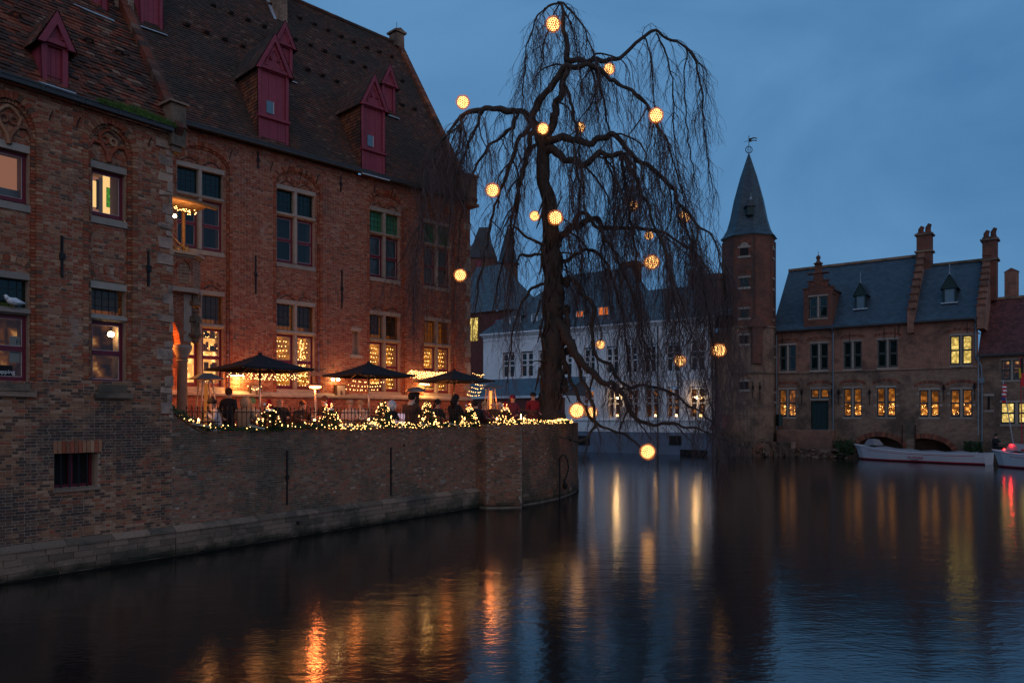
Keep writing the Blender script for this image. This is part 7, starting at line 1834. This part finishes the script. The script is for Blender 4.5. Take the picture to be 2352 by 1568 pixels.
# the white house and its neighbours behind the tree
WH = house("white_house", PW, "white rendered house with slate roof and candlelit windows behind the tree", "building")
def build_white():
    pl_is_left[0] = False
    p = PW.p; SA, SB = p(1110, 769)[0], p(1641, 900)[0]
    R_ = lambda u0, u1, z0, z1: Rect(p(u0, 900)[0], p(u1, 900)[0], z0, z1)
    up = [R_(a, b, 6.45, 8.72) for a, b in ((1155, 1181), (1197, 1224), (1237, 1262), (1290, 1313), (1342, 1366), (1393, 1420), (1437, 1463), (1480, 1506), (1531, 1562), (1586, 1619))]
    lo = [R_(a, b, 2.85, 5.28) for a, b in ((1340, 1364), (1398, 1423), (1441, 1465), (1483, 1513), (1532, 1560), (1585, 1619))]
    k = MB(); sheet(k, SA, SB, 1.72, 10.2, up + lo); k.build("wall", M['white'], WH)
    k = MB(); k.box(SA, SB, -.08, .3, -.5, 1.72); k.build("plinth", M['blueplinth'], WH)
    for z, h, d in ((10.2, .16, .15), (10.36, .14, .35), (9.85, .08, .06), (5.75, .10, .07), (2.62, .10, .08)): k = MB(); k.box(SA - d * .5, SB + d * .3, -d, .2, z, z + h); k.build("cornice" if z > 9 else "string_course", M['whitetrim'], WH)
    for i, h in enumerate(up + lo):
        lower = i >= len(up)
        w = window(WH, h.a, h.b, h.z0, None, h.z1, lights=2, rec=.14, low='glass' if not lower else 'glass_clear', room_low='roomdark' if not lower else 'roomcandle', sash='whitetrim', frame_mat='whitetrim', mullw=.10, top_lintel=False)
        k = MB(); z = h.z0 + (h.z1 - h.z0) * .66; k.box(h.a, h.b, .10, .17, z - .04, z + .04); k.build("glazing_bar", M['whitetrim'], w)
        if not lower:
            k = MB(); c = (h.a + h.b) / 2; r = (h.b - h.a) / 2; k.tube([(c + (r + .04) * cos(a), -.01, h.z1 + .12 + (r + .04) * sin(a)) for a in [j * pi / 10 for j in range(11)]], .035, 5); k.build("blind_arch", M['whitetrim'], w)
        if lower and i != len(up) + 2:
            q = PW.w((h.a + h.b) / 2 + .15, .28, h.z0 + .04); t = thing("window_candle", {0: "candle in the white house's lower window beside the trunk", 1: "window candle beneath the brightest wall sconce of the white house", 3: "window candle in the third lit lower window from the tower, white house", 4: "window candle in the second lit lower window from the tower, white house", 5: "window candle in the white house window nearest the tower"}[i - len(up)], "candle", tuple(q), PW.yaw)
            k = MB(); k.lathe([(.09, 0), (.10, .16), (.07, .24)], (0, 0, 0), 8); k.build("glass", M['candle'], t); k = MB(); k.lathe([(.12, -.03), (.12, 0)], (0, 0, 0), 8); k.build("saucer", M['iron'], t)
    for u, v, lab in ((1418, 913, "bright sconce on the white house between the lower windows, left of centre"), (1600, 913, "sconce light above the white house window nearest the tower")):
        s_, z_ = p(u, v, -.15); q = PW.w(s_, -.15, z_); t = thing("wall_sconce", lab, "wall lamp", tuple(q), PW.yaw); k = MB(); k.ball((0, 0, 0), .11 if u < 1500 else .09); k.build("bulb", M['bulb_hot'], t); k = MB(); k.tube([(0, .15, -.05), (0, 0, -.1)], .02, 5); k.build("bracket", M['iron'], t); lamp("sconce_light", PW.w(s_, -.45, z_), 28, (1, .55, .2), .1)
    for u in (1290, 1512, 1638):
        s_ = p(u, 900)[0]; k = MB(); k.tube([(s_, -.10, 10.1), (s_, -.10, .1)], .055, 7); k.build("downpipe", M['zinc'], WH)
    # mansard slate roofs
    def hip(sa, sb, ra, rb, y0, yr, z0, z1, nm="roof"):
        k = MB(); A, B = (sa, y0, z0), (sb, y0, z0); C, D_ = (rb, yr, z1), (ra, yr, z1); E, F_ = (sb, 2 * yr, z0), (sa, 2 * yr, z0)
        k.quad(A, B, C, D_); k.poly([B, E, C]); k.poly([A, D_, F_]); k.quad(D_, C, E, F_); return k.build(nm, M['slateW'], WH)
    z1 = p(1400, 620, 5)[1]; r1 = hip(SA - .2, p(1450, 700)[0], p(1300, 634, 5)[0], p(1450, 617, 5)[0], -.35, 5.0, 10.5, z1)
    z2 = p(1600, 655, 4)[1]; r2 = hip(p(1440, 700)[0] - 3, SB + 1.2, p(1440, 700)[0] - 1, SB + 1.2, -.34, 4.0, 10.5, z2)
    for ua, ub, v0, v1 in ((1170, 1196, 724, 753), (1220, 1246, 717, 745), (1322, 1341, 712, 735), (1373, 1399, 702, 729), (1538, 1560, 697, 724)):
        y = .5; a, zb = p(ua, v1, y); b, zt = p(ub, v0, y)
        k = MB(); w_ = .09; k.box(a, a + w_, y, y + .1, zb, zt); k.box(b - w_, b, y, y + .1, zb, zt); k.box(a, b, y, y + .1, zt - w_, zt); k.box(a, b, y, y + .1, zb, zb + w_); k.box((a + b) / 2 - .04, (a + b) / 2 + .04, y + .01, y + .1, zb, zt); o = k.build("dormer_window", M['whitetrim'], WH)
        k = MB(); k.quad((a, y + .08, zb), (b, y + .08, zb), (b, y + .08, zt), (a, y + .08, zt)); k.build("pane", M['roomorange'] if 1300 < ua < 1400 else M['hatchglass'], o)
        k = MB(); 
        for x in (a, b): k.quad((x, y + .02, zb), (x, y + 2.2, zb), (x, y + 2.2, zt), (x, y + .02, zt))
        k.build("cheek", M['slateLean'], o, kind="stuff"); k = MB(); k.add([(a - .15, y - .1, zt), (b + .15, y - .1, zt), (b + .15, y + 2.4, zt), (a - .15, y + 2.4, zt), ((a + b) / 2, y + .5, zt + .75), ((a + b) / 2, y + 2.6, zt + .75)], [(0, 1, 4), (1, 2, 5, 4), (0, 4, 5, 3)]); k.build("dormer_roof", M['slateW'], o)
    def ch(u0, u1, vt, vb, y, mat='brickR', cap=True):
        a, zt = p(u0, vt, y); b, _ = p(u1, vt, y); zb = p(u0, vb, y)[1]; k = MB(); k.box(a, b, y, y + 1.0, zb, zt); o = k.build("chimney", M[mat], WH)
        if cap: k = MB(); k.box(a - .15, b + .15, y - .15, y + 1.15, zt - .45, zt - .2); k.build("chimney_cap", M['brickT'], o)
    ch(1620, 1654, 630, 720, .8, 'brickT'); ch(1584, 1602, 621, 670, 4.2); ch(1428, 1462, 602, 650, 5.2)
    # brick flank between white house and tower, with rusty lean-to roof
    k = MB(); s0 = SB + .02; k.box(s0, SB + 1.25, .6, 3, -.5, 9.6); k.build("brick_flank", M['brickF2'], WH)
    a, z = p(1640, 975, -.3); k = MB(); k.prismx([(-1.2, z - .35), (-1.2, z - .25), (.1, z + .75), (.1, z + .6)], SB + .05, SB + 1.3); k.build("rusty_canopy", M['tileR'], WH)
    k = MB(); k.box(p(1600, 1020)[0] - 1.3, p(1600, 1020)[0] + .9, -.10, -.05, -.3, .42); k.build("water_gate", M['roomdark'], WH)
    for u0, u1 in ((1328, 1356), (1538, 1566)): a, z1_ = p(u0, 1000); b, z0_ = p(u1, 1022); k = MB(); k.box(a, b, -.12, -.07, z0_, z1_); k.build("plinth_grille", M['roomdark'], WH)
M['roomcandle'] = emit("candlelit_room", (1, .4, .1), .9, cells=((.10, .03, .008), (1.0, .40, .10)), dark=.05, cell_scale=3)
M['roomorange'] = emit("orange_room", (1, .22, .05), .8)
build_white()
def build_neighbours():
    p = PW.p
    o = MB(); y = 6.0; a, b = p(1040, 800, y)[0], p(1168, 800, y)[0]; ze_ = p(1120, 716, y)[1]
    B = house("red_house", PW, "dark red house with slate roof and yellow window, left behind the tree", "building")
    o.box(a, b, y, y + 8, -.5, ze_); o.build("wall", M['brickR'], B)
    zr_ = p(1110, 612, y + 4)[1]; c = p(1152, 621, y + 4)[0]; e = p(1214, 689, y)[0]
    k = MB(); k.quad((a, y - .3, ze_), (b + .6, y - .3, ze_), (c, y + 4, zr_), (a, y + 4, zr_)); k.poly([(b + .6, y - .3, ze_), (e, y + 3, ze_ + .2), (c, y + 4, zr_)]); k.build("roof", M['slateW'], B)
    s0, z1 = p(1080, 731, y - .03); s1_, z0 = p(1097, 782, y - .03); k = MB(); k.box(s0, s1_, y - .04, y, z0, z1); k.build("lit_window", M['roomyellow'], B)
    for j in range(1, 3): k = MB(); x = s0 + (s1_ - s0) * j / 3; k.box(x - .03, x + .03, y - .07, y - .04, z0, z1); k.build("glazing_bar", M['wood'], B)
    s0, z1 = p(1138, 735, y - .03); s1_, z0 = p(1158, 752, y - .03); k = MB(); k.box(s0, s1_, y - .04, y, z0, z1); k.build("small_window", M['hatchglass'], B); k = MB(); k.box(s0 - .08, s1_ + .08, y - .03, y, z0 - .08, z1 + .08); k.build("window_frame", M['wood_red'], B)
    s0, z1 = p(1160, 676, y + 1.0); s1_, z0 = p(1172, 702, y + 1.0); k = MB(); k.box(s0 - .3, s1_, y + 1.0, y + 3, z0, z1); k.build("roof_dormer", M['wood_red'], B)
    T = thing("slate_turret", "small brick turret with pointed slate spire peeping over the slate roofs, behind twigs", "tower", tuple(P(1167, 955, 86).xy) + (0,)); z = lambda v: HC + (HV - v) / FL * 86
    k = MB(); k.lathe([(1.15, 8), (1.15, z(607))], (0, 0, 0), 8, rot=.3); k.build("shaft", M['brickT'], T); k = MB(); k.lathe([(1.35, z(607)), (1.1, z(598)), (.75, z(570)), (.05, z(518))], (0, 0, 0), 8, rot=.3); k.build("spire", M['slateSpire'], T)
    T = thing("gabled_tower", "tall dark slate-roofed gable with a crimson window strip, half hidden left of the tree", "building", tuple(P(1112, 955, 90).xy) + (0,)); z = lambda v: HC + (HV - v) / FL * 90
    k = MB(); k.box(-2.4, 1.3, 0, 5, 8, z(592)); k.build("wall", M['brickT'], T); k = MB(); k.prism([(-2.6, z(592)), (1.5, z(592)), (.9, z(560)), (.6, z(523)), (-.6, z(523)), (-1.3, z(560))], -.2, 5.2); k.build("roof", M['slateSpire'], T); k = MB(); k.box(-1.0, -.3, -.06, 0, z(625), z(596)); k.build("shutter", M['wood_red'], T)
    # the slate lean-to behind the terrace
    y = -14.0; B = house("lean_to", PW, "low kitchen lean-to with broad dark slate roof behind the terrace guests", "building")
    a, b = p(1128, 900, y)[0], p(1292, 900, y)[0]; z0 = p(1200, 909, y)[1]; z1 = p(1200, 869, y + 3)[1]; a -= 4
    k = MB(); k.quad((a, y, z0), (b, y, z0), (b, y + 3, z1), (a, y + 3, z1)); k.poly([(b, y, z0), (b, y + 3, z0), (b, y + 3, z1)]); k.build("roof", M['slateLean'], B)
    k = MB(); k.box(a, b, y + .1, y + .3, 1.2, z0 - .12); k.build("wall", M['brickR'], B); k = MB(); k.box(a, b, y - .04, y + .1, z0 - .14, z0 + .02); k.build("fascia", M['whitetrim'], B)
build_neighbours()
mb = MB(); gw = [PW.w(-34, 1.0), PW.w(-13, -9), P(1318, 0, 39), P(1290, 0, 38), P(1100, 0, 34), Vector((-20, 40, 0)), Vector((-40, 70, 0))]
mb.poly([(q.x, q.y, 1.9) for q in gw]); mb.build("courtyard", gm, kind="structure")

# ------------------------------------------------------------------ boats
def boat(A, B, label, zb, zs, wid, num, grp="white tour boats moored by the hall"):
    """A = bow, B = stern on the water, hull along local x from bow to stern"""
    d = B - A; L = d.length; t = thing("tour_boat", label, "boat", (A.x, A.y, 0), atan2(d.y, d.x), grp)
    n = 16; rows = []
    def w(f): return wid * (min(1, (f / .30)) ** .55 if f < .30 else 1 - .28 * max(0, (f - .75) / .25) ** 1.5)
    def sh(f): return zb + (zs - zb) * f ** .8 - .18 * sin(pi * f)
    hull = MB(); stripe = MB(); V = []
    for i in range(n + 1):
        f = i / n; x = L * f; hw = w(f); z = sh(f); rake = -.45 * (1 - f) ** 6
        V.append([(x + .35 * (1 - f) ** 5, -hw * .72, -.15), (x + .2 * (1 - f) ** 5, -hw * .86, .05), (x + .18 * (1 - f) ** 5, -hw * .88, .12), (x, -hw * .98, z * .7), (x + rake * .4, -hw, z)])
    for sgn in (1, -1):
        vs = [(a, b * sgn, c) for r in V for a, b, c in r]; fs = []; ms = []
        for i in range(n):
            for j in range(4):
                q = (i * 5 + j, (i + 1) * 5 + j, (i + 1) * 5 + j + 1, i * 5 + j + 1); hull.add([vs[x_] for x_ in q], [(0, 1, 2, 3)] if sgn > 0 else [(3, 2, 1, 0)], .5, 1 if j == 1 else 2 if j == 0 else 0)
    hull.add([V[-1][k_] for k_ in range(5)] + [(a, -b, c) for a, b, c in reversed(V[-1])], [tuple(range(10))], .5, 0)
    hull.build("hull", [M['boat_white'], M['boat_red'], M['roomdark']], t)
    k = MB()
    for sgn in (1, -1): k.tube([(V[i][4][0], V[i][4][1] * sgn, V[i][4][2] + .01) for i in range(n + 1)], .035, 6); 
    k.build("gunwale", M['boat_white'], t, kind="stuff")
    k = MB(); k.tube([(V[i][3][0], V[i][3][1] - .012, V[i][3][2] + .07) for i in range(2, n)], .017, 5); k.build("rubbing_strip", M['boat_red'], t)
    k = MB(); k.tube([(V[i][3][0], -(V[i][3][1] - .012), V[i][3][2] + .07) for i in range(2, n)], .017, 5); k.build("rubbing_strip", M['boat_red'], t)
    k = MB()                        # canvas cover over the benches
    for i in range(2, n - 1):
        a, b = V[i], V[i + 1]; za, zb_ = a[4][2] + .05 + .05 * sin(i * 2.1), b[4][2] + .05 + .05 * sin((i + 1) * 2.1)
        k.add([(a[4][0], a[4][1] * .93, a[4][2] + .02), (b[4][0], b[4][1] * .93, b[4][2] + .02), (b[4][0], 0, zb_ + .08), (a[4][0], 0, za + .08), (b[4][0], -b[4][1] * .93, b[4][2] + .02), (a[4][0], -a[4][1] * .93, a[4][2] + .02)], [(0, 1, 2, 3), (3, 2, 4, 5)])
    k.build("cover", M['canvas'], t); 
    k = MB(); k.add([(.75, -wid * .45, zb + .05), (1.6, -wid * .62, zb), (1.6, wid * .62, zb), (.75, wid * .45, zb + .05), (1.0, -wid * .4, zb + .42), (1.35, -wid * .45, zb + .38), (1.35, wid * .45, zb + .38), (1.0, wid * .4, zb + .42)], [(0, 1, 5, 4), (1, 2, 6, 5), (2, 3, 7, 6), (3, 0, 4, 7), (4, 5, 6, 7)]); k.build("windscreen_cover", M['canvas'], t)
    if num:
        f = .50; i = int(f * n); a = V[i]; nm = label_text(num, .24, t, (L * .47, -w(.5) * 1.0 - .03, a[4][2] * .36), M['boat_red'], name="registration_number")
        k = MB(); k.box(L * .49, L * .55, -w(.5) - .02, -w(.5) - .0, .14, .17); k.build("name_plate", M['iron'], t)
    return t, L, sh
A = P(1968, 955, 53.9); B = P(2272, 955, 47.3); A.z = B.z = 0
boat(A, B, "long white tour boat with red waterline moored before the hall's arches", 1.0, .68, 1.0, "06105468")
A = P(2286, 955, 45.6); B = P(2286, 955, 45.6) + Vector((4.6, -7.6, 0)); A.z = B.z = 0
bt, L2, sh = boat(A, B, "white tour boat at the right edge, only its bow in view, with a red light", .98, .75, 1.0, None)
k = MB(); k.box(.5, 1.9, -.32, -.24, 1.0, 1.10); k.build("red_rail", M['boat_red'], bt)
k = MB(); k.ball((.72, -.45, 1.05), .055); k.build("lamp", M['redlamp'], bt)
lamp("red_boat_light", bt.matrix_basis @ Vector((1.1, -.5, 1.35)), 9, (1, .02, .02), .05)
# flags and poles
def flag(u, v0, v1, D, lean, cloth_, label, polemat, hd=1):
    q = P(u, v1, D); t = thing("flagpole", label, "flagpole", (q.x, q.y, 0), 0); z1 = P(u, v0, D).z; z0 = .6
    tip = Vector((-lean, 0, z1)); k = MB(); k.tube([(0, 0, z0), tuple(tip)], .03, 6); k.build("pole", M[polemat], t)
    for i, (c, w0, w1, za, zb_) in enumerate(cloth_):
        k = MB(); k.add([(tip.x + w0, -.03, za), (tip.x + w1, -.06 + .05 * (i % 2), za), (tip.x + w1 + .03, -.03 - .04 * (i % 2), zb_), (tip.x + w0 + .02, -.03, zb_), (tip.x + w0, -.01, za), (tip.x + w1, -.04, za), (tip.x + w1 + .03, -.01, zb_), (tip.x + w0 + .02, -.01, zb_)], [(0, 1, 2, 3), (7, 6, 5, 4), (0, 4, 5, 1), (3, 2, 6, 7), (0, 3, 7, 4), (1, 5, 6, 2)]); k.build("flag_stripe", c, t)
cr_ = plain("flag_red", (.5, .02, .03), .8, .1, 5, bump=0); cw_ = plain("flag_white", (.6, .6, .62), .8, .1, 5, bump=0); cb_ = plain("flag_navy", (.03, .04, .15), .8, .1, 5, bump=0); cy_ = plain("flag_yellow", (.5, .35, .02), .8, .1, 5, bump=0); ck_ = plain("flag_black", (.01, .01, .01), .8, .1, 5, bump=0)
zt = P(2300, 882, 46).z
flag(2332, 872, 1030, 46, .75, [(cr_ if i % 2 == 0 else cw_, -.02 - .03 * (i % 3), .20 - .02 * (i % 3), zt - i * .11, zt - (i + 1) * .11) for i in range(7)] + [(cb_, -.12, .12, zt - .78, zt - .98), (cr_, -.05, .15, zt - .98, zt - 1.1)], "thin leaning pole with limp red and white striped flag", 'leadsheet')
zt = P(2344, 822, 46).z
flag(2348, 818, 1040, 46, .12, [(ck_, -.0, .12, zt, zt - 1.0), (cy_, -.10, -.0, zt - .6, zt - 1.2), (cr_, .0, .18, zt - .9, zt - 1.7)], "dark red flagpole with furled black, yellow and red flag", 'boat_red')
person(2286, 1012, 48.6, 'sit', .3, 'black', 'short', 'darkhair', "dark figure sitting at the waterside by the second boat's bow", scale=1.0).location.z = .45
k = MB()
for i in range(500):
    c = PF.w(U(9.0, 10.0), -.2 - U(0, .5), U(.2, 1.3)); s = Vector((U(-1, 1), U(-1, 1), U(-1, 1))).normalized() * .08; k.add([tuple(c - s), tuple(c + s), tuple(c + Vector((U(-.1, .1), U(-.1, .1), .12)))], [(0, 1, 2)])
tag(k.build("wall_plant", M['needle'], kind="stuff"), "dark tuft of plants at the foot of the rightmost downpipe", "plant")
k = MB()
for i in range(900):
    c = PF.w(U(.9, 2.2), -.3 - U(0, .8), U(.1, 1.5) * U(.4, 1)); s = Vector((U(-1, 1), U(-1, 1), U(-1, 1))).normalized() * .08; k.add([tuple(c - s), tuple(c + s), tuple(c + Vector((U(-.1, .1), U(-.1, .1), .12)))], [(0, 1, 2)])
tag(k.build("wall_plant", M['needle'], kind="stuff"), "dark bush growing at the waterline left of the first boat's bow", "plant")
